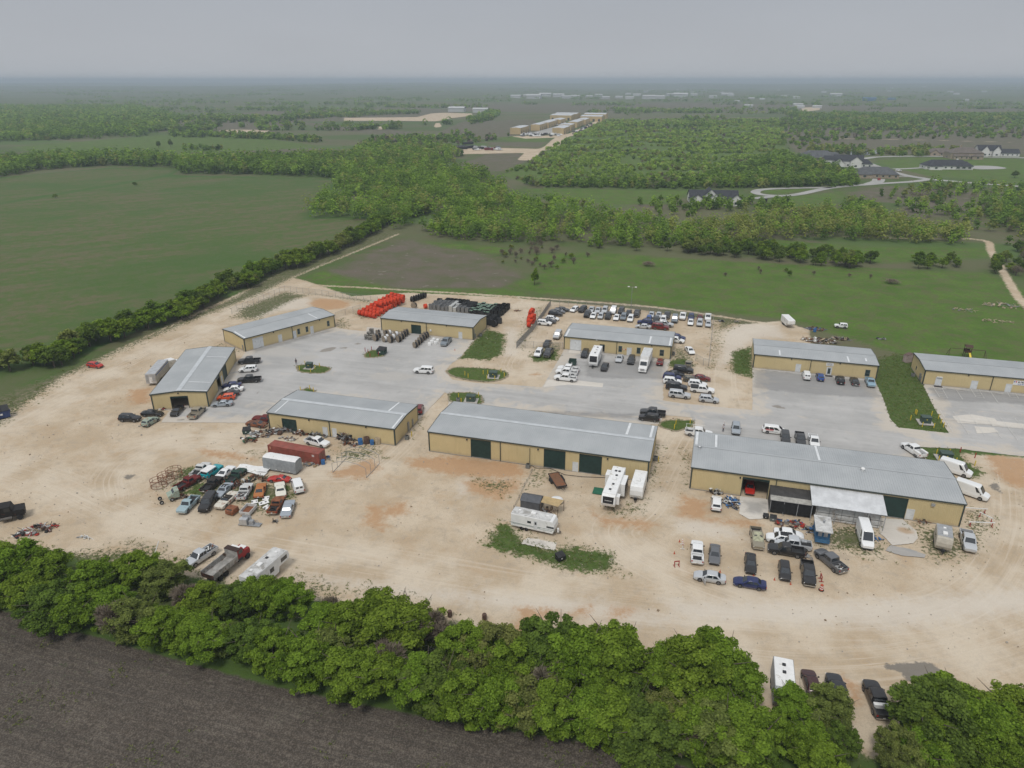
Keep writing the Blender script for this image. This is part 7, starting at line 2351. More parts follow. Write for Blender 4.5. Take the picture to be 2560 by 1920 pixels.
CABLE = mat('black_cable', (0.02, 0.02, 0.021), 0.5, 0, 0.3, 5)
FOIL = mat('white_wrap', (0.62, 0.63, 0.64), 0.4, 0, 0.1)
_reel = {}
def reel(tile, x, y, D, a, label, wrap=False, dark=False, z=0.0):
 if 'flange' not in _reel:
  m = MB()
  for k in range(8):
   x0 = -1 + k * .25
   x1 = x0 + .235
   c0 = lambda q: math.sqrt(max(0, 1 - q * q))
   q = [(x0 + (x1 - x0) * j / 3) for j in range(4)]
   up = [(u, c0(u)) for u in q]
   ring = up + [(u, -v) for u, v in reversed(up)]
   m.grid([[(u, -.035, v) for u, v in ring], [(u, .035, v) for u, v in ring]], closed=True, caps=True)
  _reel['flange'] = m.mesh('flange', [REELW])
  m = MB()
  m.lathe([(.3, -.5), (.78, -.5)] + [(.78 + .03 * (k % 2), -.5 + k * .1) for k in range(1, 10)] + [(.78, .5), (.3, .5)], 20, 'y')
  _reel['drum'] = m.mesh('wound_cable', [CABLE], True, 50)
 p = g(tile, x, y, D / 2 + z)
 t = empty('cable_reel', (p[0], p[1], D / 2 + z), R(a), label, 'cable reel', 'wooden cable reels')
 t.scale = (D / 2, D / 2 * .9, D / 2)
 for s_ in (-.55, .55):
  add('flange', _reel['flange'], t, DARK if dark else None, (0, s_, 0))
 add('wound_cable', _reel['drum'], t, FOIL if wrap else None)
 return t
ordn = ('first', 'second', 'third', 'fourth', 'fifth', 'sixth', 'seventh', 'eighth', 'ninth', 'tenth', 'eleventh', 'twelfth', 'thirteenth', 'fourteenth')
REELS = [(365, 590, 2.2, 0), (395, 565, 1.9, 0), (468, 607, 1.9, 1), (490, 585, 1.9, 1), (536, 612, 2.1, 0), (562, 584, 2.1, 1), (600, 552, 2.0, 1), (522, 532, 1.8, 1), (478, 535, 1.6, 0), (632, 607, 2.0, 0), (662, 578, 2.0, 0), (690, 550, 2.0, 0), (716, 530, 2.0, 0), (392, 532, 1.6, 0)]
for i, (x, y, D, w_) in enumerate(REELS):
 reel('W2', x, y, D, -52 + rnd.uniform(-8, 8), 'cable reel %s, %s counted from the left in the cluster of reels' % ('with white wrap' if w_ else 'of black cable', ordn[sorted(range(14), key=lambda k: REELS[k][0]).index(i)]), bool(w_))
for i, (x, y, D) in enumerate(((822, 676, 1.8), (850, 648, 1.8), (878, 622, 1.9), (902, 594, 2.0), (926, 574, 2.0), (946, 558, 2.0))):
 reel('W2', x, y, D, -50, 'black cable reel, %s from the front in the row by the roller door' % ordn[i])
for i, (x, y, D) in enumerate(((1732, 428, 2.3), (1690, 412, 2.2), (1655, 406, 2.2))):
 reel('W2', x, y, D, -35, 'large black cable reel at the reel building end wall, %s from the right' % ordn[i], False, True)
reel('W2', 806, 220, 2.0, -20, 'wooden reel face on at the left end of the box rows')
reel('W2', 1590, 322, 1.8, -30, 'dark reel showing behind the reel building roof', False, True)
for i in range(6):
 reel('W2', 790 + i * 27, 150 - i * 9, 2.0, -110, 'large black reel in the back left row, %s from the front' % ordn[i], False, True)
# stacks of open plastic utility boxes
GB = [mat('box_plastic_' + k, c, 0.6, 0, 0.12, 2) for k, c in (('grey', (0.17, 0.175, 0.18)), ('dark', (0.045, 0.047, 0.05)), ('black', (0.014, 0.015, 0.016)), ('pale', (0.42, 0.43, 0.42)), ('lid', (0.13, 0.2, 0.15)))]
def open_box(w, d, h, t=.06):
 m = MB()
 o = [(-w, -d), (w, -d), (w, d), (-w, d)]
 f = .93
 i = [(a * (1 - t / w), b * (1 - t / d)) for a, b in o]
 m.grid([[(a * f, b * f, 0) for a, b in o], [(a, b, h) for a, b in o], [(a, b, h) for a, b in i], [(a * f, b * f, .12) for a, b in i]], closed=True, caps=True)
 return m.mesh('utility_box', [GB[0]])
BOX = open_box(.6, .55, .5)
mb = MB()
mb.rbox(-.58, .58, -.53, .53, 0, .08, .06)
LID = mb.mesh('box_lid', [GB[4]])
NAMES = {0: ('grey', 'grey'), 1: ('dark', 'charcoal'), 2: ('black', 'black'), 3: ('pale', 'pale capped'), 4: ('lid', 'black boxes with green lids, a')}
o0 = Vector(g('W2', 1000, 268))
u = Vector((math.cos(R(-17.5)), math.sin(R(-17.5))))
n_ = Vector((-u.y, u.x))
for c in range(18):
 for r_ in range(7):
  if rnd.random() < .06:
   continue
  col = 0 if c < 5 else 3 if c < 7 else (0 if r_ < 2 else 1) if c < 10 else 4 if c < 15 else 2
  if c < 7 and r_ > 4:
   col = 2
  q = o0 + u * (c * 1.47 + (r_ % 2) * .1) + n_ * (r_ * 1.42)
  nb = rnd.choice((3, 4, 4)) if col != 4 else rnd.choice((2, 3))
  kind = ('grey', 'charcoal', 'black', 'pale capped', 'green lidded')[col]
  t = empty('box_stack', (q.x, q.y, 0), R(-17.5 + rnd.uniform(-5, 5)), 'stack of %s utility boxes in the rows behind the reel building' % kind, 'box stack', kind + ' box stacks')
  for k in range(nb):
   add('utility_box', BOX, t, GB[col if col != 4 else 2] if col else None, (rnd.uniform(-.03, .03), rnd.uniform(-.03, .03), k * .45))
  if col in (3, 4):
   add('box_lid', LID, t, GB[3] if col == 3 else None, (0, 0, nb * .45 + .06))
for i, (x, y) in enumerate(((1662, 385), (1705, 390), (1750, 395), (1795, 400), (1690, 360), (1735, 365), (1780, 370), (1660, 352))):
 p = g('W2', x, y, .9)
 t = empty('box_stack', p, R(-17.5), 'stack of dark utility boxes at the end of the reel building', 'box stack', 'box stacks at the end wall')
 for k in range(4):
  add('utility_box', BOX, t, GB[1 if i % 2 else 2], (0, 0, k * .45))
# grey crates by the reels, big white sacks
for i, (x, y, nb) in enumerate(((258, 590, 3), (300, 598, 2), (290, 560, 3), (318, 540, 4), (325, 570, 2))):
 p = g('W2', x, y, .6)
 t = empty('pallet_stack', p, R(rnd.uniform(-30, 10)), 'weathered pallet stack left of the cable reels, %s from the left' % ordn[i], 'pallet stack')
 for k in range(nb):
  m = MB()
  for j in range(5):
   m.box(-.6, .6, -.5 + j * .21, -.36 + j * .21, .42, .48)
  for j in (-.5, -.05, .4):
   m.box(j, j + .1, -.5, .5, 0, .42)
  m.obj('pallet', mat('weathered_wood', (0.24, 0.225, 0.2), .9, 0, .2, 2), t, loc=(0, 0, k * .5))
mb = MB()
mb.rbox(-.5, .5, -.5, .5, 0, .85, .2)
mb.rbox(-.18, .18, -.18, .18, .85, 1.02, .1)
SACK = mb.mesh('bulk_sack', [WHITE], True, 60)
for i, (x, y, w_) in enumerate(((985, 668, 'nearest the reels'), (1012, 640, 'second in the left pair row'), (1056, 652, 'nearest the grey pickup'), (1036, 614, 'back row left'), (1082, 624, 'back row right'))):
 p = g('W2', x, y, .4)
 share('bulk_sack', SACK, p[0], p[1], 0, .3 * i, 'white bulk sack on the pavement, ' + w_, 'sack', 'white bulk sacks')
# ------------------------------------------------------------------ site equipment
XF = mat('transformer_green', (0.045, 0.075, 0.06), 0.5, 0, 0.15)
PADM = mat('pad_concrete', (0.4, 0.38, 0.35), 0.9)
def transformer(tile, x, y, a, w, label):
 p = g(tile, x, y, .7)
 t = empty('transformer_box', p, R(a), label, 'transformer')
 m = MB()
 m.box(-w * .8, w * .8, -w * .75, w * .75, .0, .16)
 m.obj('pad', PADM, t)
 m = MB()
 m.rbox(-w / 2, w / 2, -w * .38, w * .4, .16, 1.55, .05)
 m.obj('cabinet', XF, t)
 for s_ in (-1, 1):
  m = MB()
  m.box(min(s_ * .03, s_ * w * .46), max(s_ * .03, s_ * w * .46), -w * .38 - .04, -w * .38 - .002, .24, 1.4)
  m.obj('door', XF, t)
 m = MB()
 m.box(-w * .53, w * .53, -w * .45, w * .44, 1.55, 1.62)
 m.obj('lid', XF, t)
 m = MB()
 m.box(-.12, .12, -w * .38 - .05, -w * .38 - .042, 1.0, 1.16)
 m.obj('warning_label', mat('yellow_label', (.7, .55, .05), .6), t)
for a in (('Z1', 1567, 672, -10, 1.7, 'green transformer box on the island behind the left building'), ('Z2', 1290, 818, -8, 2.0, 'green transformer box on the large central grass island'), ('Z2', 1097, 1024, -8, 2.1, 'green transformer box behind the centre building'),
    ('Y3', 1948, 332, -12, 2.2, 'green transformer box at the end of the largest building'), ('Z4', 1497, 1018, -12, 2.0, 'dark green transformer box on the grass strip by the marked car park')):
 transformer(*a)
mb = MB()
mb.lathe([(.09, 0), (.09, 1.15), (.07, 1.22), (.02, 1.24)], 10)
BOLL = mb.mesh('bollard', [mat('yellow_bollard_paint', (0.62, 0.45, 0.03), 0.5, 0, .12)], True, 50)
REDP = mat('red_post_paint', (0.33, 0.03, 0.025), .6)
for tl, pts, lb in (('Z1', ((1482, 700), (1530, 655), (1578, 720), (1615, 695), (1655, 675)), 'yellow bollard on the island behind the left building'),
     ('Z1', ((1490, 880), (1570, 868), (1602, 885)), 'yellow bollard behind the container building roof'),
     ('Z2', ((1045, 818), (1073, 836), (1203, 808), (1235, 850), (1303, 856), (1357, 790), (1385, 828), (1242, 806)), 'yellow bollard on the large central grass island'),
     ('Z2', ((990, 1010), (1162, 998), (1012, 1050)), 'yellow bollard on the island behind the centre building'),
     ('Z2', ((585, 1340),), 'yellow bollard at the end wall of the container building'),
     ('Y2', ((2050, 570),), 'yellow bollard at the end wall of the centre building'),
     ('Z3', ((1485, 1240), (1472, 1278), (1608, 1234)), 'yellow bollard on the island between centre and largest buildings'),
     ('Z4', ((1387, 1010), (1422, 965), (1540, 980), (1590, 1002), (1608, 1038), (1627, 1062), (1557, 1068), (1473, 1060), (1430, 972)), 'yellow bollard round the transformer by the marked car park'),
     ('W1', ((388, 805), (405, 858), (543, 875), (693, 898), (490, 805)), 'yellow bollard on the grass at the end of the largest building')):
 for x, y in pts:
  p = g(tl, x, y, .3)
  share('bollard', BOLL, p[0], p[1], 0, 0, lb, 'bollard', lb.replace('yellow bollard', 'bollards'))
for tl, pts, lb in (('Z2', ((183, 610), (238, 600), (208, 624), (225, 656), (298, 646), (303, 596)), 'red post round the small weedy island'), ('W1', ((577, 790), (695, 835)), 'red post on the dirt by the end transformer')):
 for x, y in pts:
  p = g(tl, x, y, .3)
  share('guard_post', BOLL, p[0], p[1], 0, 0, lb, 'post', lb.replace('red post', 'posts'), 1.0, None, REDP)
def dumpster(tile, x, y, a, label, m_, lid=True, s=1.0):
 p = g(tile, x, y, .6)
 t = empty('dumpster', p, R(a), label, 'dumpster')
 t.scale = (s, s, s)
 m = MB()
 o = [(-.95, -.8), (.95, -.8), (.95, .8), (-.95, .8)]
 zt = [1.15, 1.15, 1.5, 1.5]
 m.grid([[(q[0] * .95, q[1] * .9, .12) for q in o], [(q[0], q[1], zt[k]) for k, q in enumerate(o)], [(q[0] * .94, q[1] * .94, zt[k]) for k, q in enumerate(o)], [(q[0] * .9, q[1] * .85, .3) for q in o]], closed=True, caps=True)
 m.obj('bin', m_, t)
 for s_ in (-1, 1):
  m = MB()
  m.box(min(s_ * .95, s_ * 1.08), max(s_ * .95, s_ * 1.08), -.4, .4, .75, .9)
  m.obj('side_pocket', m_, t)
 if lid:
  for s_ in (-1, 1):
   m = MB()
   x0, x1 = sorted((s_ * .02, s_ * .97))
   m.face([(x0, -.84, 1.2), (x1, -.84, 1.2), (x1, .82, 1.56), (x0, .82, 1.56)])
   m.face([(x0, -.84, 1.16), (x1, -.84, 1.16), (x1, .82, 1.52), (x0, .82, 1.52)])
   m.obj('lid', BLACKP, t)
 m = MB()
 m.box(-.25, .05, -.82, -.805, .6, .85)
 m.obj('sticker', WHITE, t)
DGRN = mat('dumpster_green', (0.03, 0.06, 0.05), .6, 0, .2)
dumpster('Z2', 327, 622, -20, 'black lidded green dumpster on the small weedy island', DGRN, True, 1.25)
dumpster('Z3', 592, 714, -12, 'green open dumpster behind the three white pickups', DGRN, False, 1.05)
dumpster('Y1', 1025, 405, 10, 'dark green bin at the corner by the rusty coupe shell', DGRN, True, .85)
dumpster('Y2', 1318, 1288, 30, 'black wheeled bin tipped on the grass below the striped trailer', BLACKP, True, .75)
dumpster('Y3', 706, 740, -16, 'black rubbish bin right of the open bay', BLACKP, True, .5)
dumpster('Y3', 756, 756, -16, 'grey rubbish bin before the dark canopy', mat('grey_bin', (.12, .14, .14), .6), True, .6)
dumpster('Y4', 15, 490, 40, 'blue bin with a tarp at the left edge by the weedy bank', mat('blue_bin', (.03, .05, .14), .5), True, 1.6)
def condenser(tile, x, y, a, label):
 p = g(tile, x, y, .4)
 t = empty('air_conditioner_unit', p, R(a), label, 'condenser')
 m = MB()
 m.rbox(-.42, .42, -.42, .42, .05, .85, .06)
 m.obj('casing', mat('condenser_grey', (.16, .165, .16), .6), t)
 m = MB()
 m.lathe([(.34, .852), (.34, .9), (.1, .9), (.05, .93)], 14)
 m.obj('fan_guard', DARK, t)
for a in (('Y2', 1076, 612, -16, 'grey condenser unit at the front wall of the centre building'), ('Y2', 172, 400, -16, 'condenser unit at the end wall of the container building'), ('Y2', 2030, 556, -16, 'condenser unit at the end wall of the centre building'),
    ('Z2', 1180, 475, -17, 'black condenser unit at the end wall of the reel building'), ('W6', 1572, 590, -16, 'condenser unit at the end of the lot building'), ('Z4', 1405, 690, -16, 'condenser pair unit left of the banner building'), ('Z2', 985, 1035, 0, 'black round tank on the island behind the centre building')):
 condenser(*a)
# fences
FEN = NT('chain_link', False)
_d, _tr, _mx = FEN.n('BsdfDiffuse'), FEN.n('BsdfTransparent'), FEN.n('MixShader')
_d.inputs['Color'].default_value = (0.3, 0.3, 0.29, 1)
_mx.inputs[0].default_value = 0.16
FEN.t.links.new(_tr.outputs[0], _mx.inputs[1])
FEN.t.links.new(_d.outputs[0], _mx.inputs[2])
FEN.t.links.new(_mx.outputs[0], FEN.out.inputs[0])
FEN = FEN.mat
mb = MB()
mb.cyl((0, 0, 0), (0, 0, 2.15), .045, .045, 6)
POST = mb.mesh('post', [STEEL])
SLATM = mat('grey_fence_slats', (0.17, 0.175, 0.18), .7, 0, .2, 2)
def fence(name, pts, label, slats=False, h=2.1):
 a0 = pts[0]
 t = empty(name, a0, 0, label, 'fence')
 for a, b in zip(pts[:-1], pts[1:]):
  L = math.hypot(b[0] - a[0], b[1] - a[1])
  n = max(1, round(L / 3.0))
  for k in range(n):
   p = (a[0] + (b[0] - a[0]) * k / n - a0[0], a[1] + (b[1] - a[1]) * k / n - a0[1])
   q = (a[0] + (b[0] - a[0]) * (k + 1) / n - a0[0], a[1] + (b[1] - a[1]) * (k + 1) / n - a0[1])
   add('post', POST, t, None, (p[0], p[1], 0))
   m = MB()
   if slats:
    for j in range(16):
     u0, u1 = j / 16, (j + .85) / 16
     m.face([(p[0] + (q[0] - p[0]) * u0, p[1] + (q[1] - p[1]) * u0, .08), (p[0] + (q[0] - p[0]) * u1, p[1] + (q[1] - p[1]) * u1, .08), (p[0] + (q[0] - p[0]) * u1, p[1] + (q[1] - p[1]) * u1, h), (p[0] + (q[0] - p[0]) * u0, p[1] + (q[1] - p[1]) * u0, h)])
    m.obj('slat_panel', SLATM, t)['kind'] = 'stuff'
   else:
    m.face([(p[0], p[1], .05), (q[0], q[1], .05), (q[0], q[1], h), (p[0], p[1], h)])
    pn = m.obj('mesh_panel', FEN, t)
    m = MB()
    m.cyl((p[0], p[1], h), (q[0], q[1], h), .025, .025, 5)
    m.obj('top_rail', STEEL, pn)
 add('post', POST, t, None, (pts[-1][0] - a0[0], pts[-1][1] - a0[1], 0))
fence('slatted_fence', gp('Z2', [(1786, 222), (1640, 432), (1492, 590)]), 'grey slatted fence along the left side of the car lot', True)
fence('chain_link_fence', gp('Z2', [(1786, 222)]) + gp('Z3', [(1100, 268), (1808, 352)]), 'chain link fence along the back of the car lot')
fence('chain_link_fence', gp('Z3', [(1808, 352), (1786, 560), (1766, 745)]), 'chain link fence along the right side of the car lot')
fence('chain_link_fence', gp('Z3', [(108, 592), (255, 590), (335, 600), (505, 600)]), 'chain link gate fence left of the lot building')
fence('chain_link_fence', gp('Z3', [(1655, 700), (1720, 740), (1766, 745)]), 'short chain link gate at the right of the lot building')
fence('chain_link_fence', gp('Z1', [(898, 225), (1130, 125), (1355, 28), (1620, 60), (2160, 125)]), 'chain link fence round the empty corner behind the angled building')
fence('chain_link_fence', gp('Z1', [(1795, 265), (1880, 235), (2010, 195)]), 'short chain link fence between the angled building and the coils')
# pole light, canopy frame, sheds
p = g('Z3', 1095, 262)
t = empty('light_pole', p, R(-16), 'tall pole with two floodlights at the back fence of the car lot', 'light pole')
mb = MB()
mb.cyl((0, 0, 0), (0, 0, 8.2), .09, .06, 8)
mb.cyl((-1.2, 0, 8.1), (1.2, 0, 8.1), .04, .04, 6)
mb.obj('pole', STEEL, t)
for s_ in (-1.2, 1.2):
 mb = MB()
 mb.box(s_ - .3, s_ + .3, -.25, .25, 8.12, 8.28)
 mb.obj('floodlight', WHITE, t)
q = [Vector(g('Y1', *a)) for a in ((1770, 765), (2060, 810), (2172, 690), (1890, 635))]
t = empty('canopy_frame', q[0], 0, 'bare steel carport frame right of the red container', 'canopy frame')
for k in range(4):
 f = k / 3
 a, b = q[0].lerp(q[3], f) - q[0], q[1].lerp(q[2], f) - q[0]
 c = (a + b) / 2
 pts = [(a.x, a.y, 0), (a.x, a.y, 2.1)] + [tuple(a.lerp(b, s).to_tuple()) + (2.1 + .9 * math.sin(math.pi * s) ** .8,) for s in (.1, .25, .5, .75, .9)] + [(b.x, b.y, 2.1), (b.x, b.y, 0)]
 mb = MB()
 mb.tube(pts, .045, 5)
 mb.obj('arch', STEEL, t)
for a, b in ((q[0], q[3]), (q[1], q[2])):
 mb = MB()
 mb.cyl((a.x - q[0].x, a.y - q[0].y, .05), (b.x - q[0].x, b.y - q[0].y, .05), .045, .045, 5)
 mb.obj('base_rail', STEEL, t)
def shed(tile, c4, h, ridge, label, wm, rm, name='garden_shed'):
 P = [Vector(g(tile, *c_, h)) for c_ in c4]
 c = sum(P, Vector((0, 0))) / 4
 d = (P[1] - P[0]) + (P[2] - P[3])
 e = (P[3] - P[0]) + (P[2] - P[1])
 L, W_ = d.length / 4, e.length / 4
 t = empty(name, c, math.atan2(d.y, d.x), label, 'shed')
 m = MB()
 m.grid([[(-L, -W_, 0), (L, -W_, 0), (L, W_, 0), (-L, W_, 0)], [(-L, -W_, h), (L, -W_, h), (L, W_, h), (-L, W_, h)]], closed=True)
 for s_ in (-1, 1):
  m.face([(s_ * L, -W_, h), (s_ * L, W_, h), (s_ * L, 0, ridge)])
 m.obj('wall', wm, t)
 for s_ in (-1, 1):
  m = MB()
  xs = np.linspace(-L - .1, L + .1, 24)
  m.grid([[(x, s_ * (W_ + .1), h - .03 + .02 * (k % 2)) for k, x in enumerate(xs)], [(x, 0, ridge + .02 * (k % 2)) for k, x in enumerate(xs)]])
  m.obj('roof', rm, t)
 m = MB()
 m.box(-.45, .45, -W_ - .03, -W_ - .002, .05, 1.9)
 m.obj('door', wm, t)
 return t
SH = mat('dark_shed_metal', (.085, .09, .1), .55, 0, .15)
shed('Y2', [(1010, 868), (1160, 890), (1192, 838), (1060, 812)], 2.0, 2.6, 'dark grey metal shed beside the striped trailer', SH, SH)
shed('Z4', [(1358, 545), (1385, 560), (1412, 535), (1385, 527)], 2.1, 2.5, 'small pinkish shed behind the banner building', mat('pink_siding', (.36, .29, .27), .7), mat('brown_roof', (.12, .08, .07), .8))
c4 = [g('Y2', *a, 2.2) for a in ((1172, 885), (1300, 920), (1345, 870), (1195, 838))]
t = empty('canvas_canopy', c4[0], 0, 'tan canvas canopy on posts behind the striped trailer', 'canopy')
mb = MB()
V4 = [Vector((a[0] - c4[0][0], a[1] - c4[0][1], 2.25)) for a in c4]
mb.grid([[V4[0].lerp(V4[1], i / 6).lerp(V4[3].lerp(V4[2], i / 6), j / 6) + Vector((0, 0, -.18 * math.sin(3.14 * i / 6) * math.sin(3.14 * j / 6))) for i in range(7)] for j in range(7)])
mb.obj('canvas', mat('tan_canvas', (.42, .31, .16), .85, 0, .12), t, True)
for v in V4:
 mb = MB()
 mb.cyl((v.x, v.y, 0), (v.x, v.y, 2.25), .06, .06, 6)
 mb.obj('post', mat('weathered_wood2', (.16, .12, .09), .9), t)
mb = MB()
heap(mb, 1.6, .6, 1.6, 1.0, 1.0, 22, 31, (3, 5, 8, 0), .7)
mb.obj('stored_goods', JUNKC, t)['kind'] = 'stuff'
p = g('Y2', 1288, 855, 1.0)
mb = MB()
mb.lathe([(.02, .95), (.7, .9), (1.0, .55), (1.05, 0)], 16)
o = mb.obj('fibreglass_shell', WHITE, None, True, loc=(p[0], p[1], .3))
o.scale = (1.25, .8, 1)
put(o, 'white fibreglass truck cap behind the tan canvas canopy', 'truck cap')
q = gp('Y2', [(1562, 820), (1575, 772), (1635, 782), (1620, 826)])
mb = MB()
mb.box(-.9, .9, -1.2, 1.2, .0, .03)
o = mb.obj('green_mat', mat('green_mat', (.02, .12, .07), .9), None, loc=(sum(a[0] for a in q) / 4, sum(a[1] for a in q) / 4, .03), rot=(0, 0, R(-16)))
put(o, 'green outdoor mat left of the long fifth wheel', 'mat')
# swing set behind the banner building
p = g('Z4', 1790, 560)
t = empty('play_set', p, R(-15), 'brown wooden play tower with swings and a yellow slide', 'play set')
PW = mat('dark_play_wood', (.07, .04, .03), .8)
mb = MB()
for x in (-.7, .7):
 for y in (-.7, .7):
  mb.box(x - .06, x + .06, y - .06, y + .06, 0, 3.2)
mb.box(-.8, .8, -.8, .8, 1.5, 1.6)
for y in (-.8, .75):
 mb.box(-.8, .8, y, y + .05, 1.6, 2.3)
mb.obj('tower', PW, t)
mb = MB()
for s_ in (-1, 1):
 mb.face([(-1.0, s_ * 1.0, 3.1), (1.0, s_ * 1.0, 3.1), (1.0, 0, 3.7), (-1.0, 0, 3.7)])
mb.obj('roof', PW, t)
for s_ in (-1, 1):
 mb = MB()
 mb.cyl((s_ * .7, 0, 2.3), (s_ * 4.4, 0, 2.3), .07, .07, 6)
 mb.cyl((s_ * 4.4, 0, 2.3), (s_ * 4.8, -1.0, 0), .06, .06, 6)
 mb.cyl((s_ * 4.4, 0, 2.3), (s_ * 4.8, 1.0, 0), .06, .06, 6)
 mb.obj('swing_frame', PW, t)
mb = MB()
mb.grid([[(.1, -.8 - 2.2 * k / 6, 1.55 - 1.4 * k / 6), (.6, -.8 - 2.2 * k / 6, 1.55 - 1.4 * k / 6)] for k in range(7)])
for x in (.1, .6):
 mb.grid([[(x, -.8 - 2.2 * k / 6, 1.55 - 1.4 * k / 6), (x, -.8 - 2.2 * k / 6, 1.75 - 1.4 * k / 6)] for k in range(7)])
mb.obj('slide', mat('yellow_slide', (.75, .6, .08), .4), t)
# cones, traffic drum, barricades
mb = MB()
mb.box(-.18, .18, -.18, .18, 0, .03)
mb.lathe([(.14, .03), (.1, .3), (.03, .7), (.02, .72)], 10)
CONE = mb.mesh('traffic_cone', [mat('cone_orange', (.45, .08, .035), .6)], True, 40)
for i, (tl, x, y, lb) in enumerate((('Y3', 72, 1000, 'orange cone left of the leftmost white pickup'), ('Y3', 765, 1182, 'orange cone between blue sedan and black hatchback'), ('Y3', 620, 1150, 'red cone at the nose of the black sedan'), ('Y3', 388, 1128, 'red cone behind the silver sedan'),
          ('Y3', 108, 918, 'orange cone beside the striped barricade'), ('Y3', 876, 1212, 'red cone lying ahead of the black hatchback'), ('Z2', 958, 602, 'small red cone on the pavement by the reel building'))):
 p = g(tl, x, y, .2)
 share('traffic_cone', CONE, p[0], p[1], 0, 0, lb, 'cone', None, .75)
p = g('Y3', 1090, 1240, .5)
t = empty('traffic_drum', p, 0, 'orange and white striped traffic drum by the lifted black pickup', 'traffic drum')
for k, (z0, z1) in enumerate(((.08, .3), (.3, .45), (.45, .65), (.65, .8), (.8, 1.0))):
 mb = MB()
 mb.lathe([(.32 - .1 * z0, z0), (.32 - .1 * z1, z1)], 14)
 mb.obj('band', CONE.materials[0] if k % 2 == 0 else WHITE, t, True, 40)
mb = MB()
mb.lathe([(.42, 0), (.42, .08), (.34, .09)], 14)
mb.obj('base', DARK, t)
def barricade(tile, x, y, a, L, label, m1, m2, h=1.0, name='barricade'):
 p = g(tile, x, y, .4)
 t = empty(name, p, R(a), label, 'barricade')
 n = 6
 for k in range(n):
  mb = MB()
  mb.box(-L / 2 + L * k / n, -L / 2 + L * (k + 1) / n, -.05, .05, h - .16, h)
  mb.obj('rail', m2 if h < 1 else (m1 if k % 2 else m2), t)
 for s_ in (-1, 1):
  mb = MB()
  mb.box(s_ * L * .42 - .05, s_ * L * .42 + .05, -.06, .06, 0, h - .16)
  mb.box(s_ * L * .42 - .04, s_ * L * .42 + .04, -.35, .35, 0, .08)
  mb.obj('leg', m1, t)
CO = CONE.materials[0]
barricade('Y3', 128, 945, 80, 1.6, 'orange and white striped barricade left of the leftmost white pickup', WHITE, CO)
barricade('Y3', 88, 1078, 10, .9, 'red barricade leg on the dirt near the lower left cones', REDP, REDP)
barricade('Y3', 1086, 1175, 80, 1.0, 'red barricade standing right of the lifted black pickup', REDP, REDP)
barricade('W1', 690, 1262, -8, 4.2, 'white pipe rail with red posts nearest the end vans', REDP, WHITE, .9, 'pipe_rail')
barricade('W1', 745, 1375, -4, 4.4, 'white pipe rail with red posts nearest the silver pickup', REDP, WHITE, .9, 'pipe_rail')
barricade('W1', 780, 1320, -62, 2.4, 'short white pipe rail with red posts joining the other two', REDP, WHITE, .9, 'pipe_rail')
# parking lines of the right hand car park, wheel stops
LINE = mat('worn_line_paint', (.56, .55, .52), .8, 0, .15, 3, dirt=(.3, .29, .28), dirt_amt=.25)
STOP = mat('wheel_stop_concrete', (.5, .48, .45), .9)
def stripe(tile, a, b, w=.12):
 p, q = Vector(g(tile, *a)), Vector(g(tile, *b))
 d = (q - p).normalized()
 n = Vector((-d.y, d.x)) * w / 2
 mb = MB()
 mb.face([(*(p + n), .075), (*(q + n), .075), (*(q - n), .075), (*(p - n), .075)])
 put(mb.obj('parking_line', LINE), kind='structure')
for a, b in (((414, 462), (518, 642)), ((520, 475), (646, 660)), ((643, 488), (776, 675)), ((770, 505), (908, 692)), ((890, 517), (1035, 705)), ((1012, 530), (1160, 720)), ((545, 305), (596, 380)), ((818, 320), (880, 408)), ((465, 541), (1100, 612))):
 stripe('W1', a, b)
for x0 in (362, 652, 925):
 dx = (x0 - 362) * .015
 stripe('W1', (x0, 282), (x0 + 50, 362))
 stripe('W1', (x0 + 68, 290), (x0 + 115, 372))
 for k in range(5):
  stripe('W1', (x0 + 10 + k * 11, 298 + k * 16), (x0 + 76 + k * 11, 304 + k * 16), .1)
mb = MB()
mb.box(-.9, .9, -.08, .08, .0, .13)
STOPM = mb.mesh('wheel_stop', [STOP])
for tl, pts, lb in (('W1', ((492, 297), (600, 308), (775, 322), (885, 335), (1050, 350)), 'concrete wheel stop before the banner building'), ('Z4', ((322, 658), (408, 667), (496, 676)), 'concrete wheel stop before the signed building'), ('W6', ((920, 606), (1180, 632)), 'concrete wheel stop before the lot building')):
 for x, y in pts:
  p = g(tl, x, y)
  share('wheel_stop', STOPM, p[0], p[1], .06, R(-16), lb, 'wheel stop', lb.replace('concrete wheel stop', 'wheel stops'))
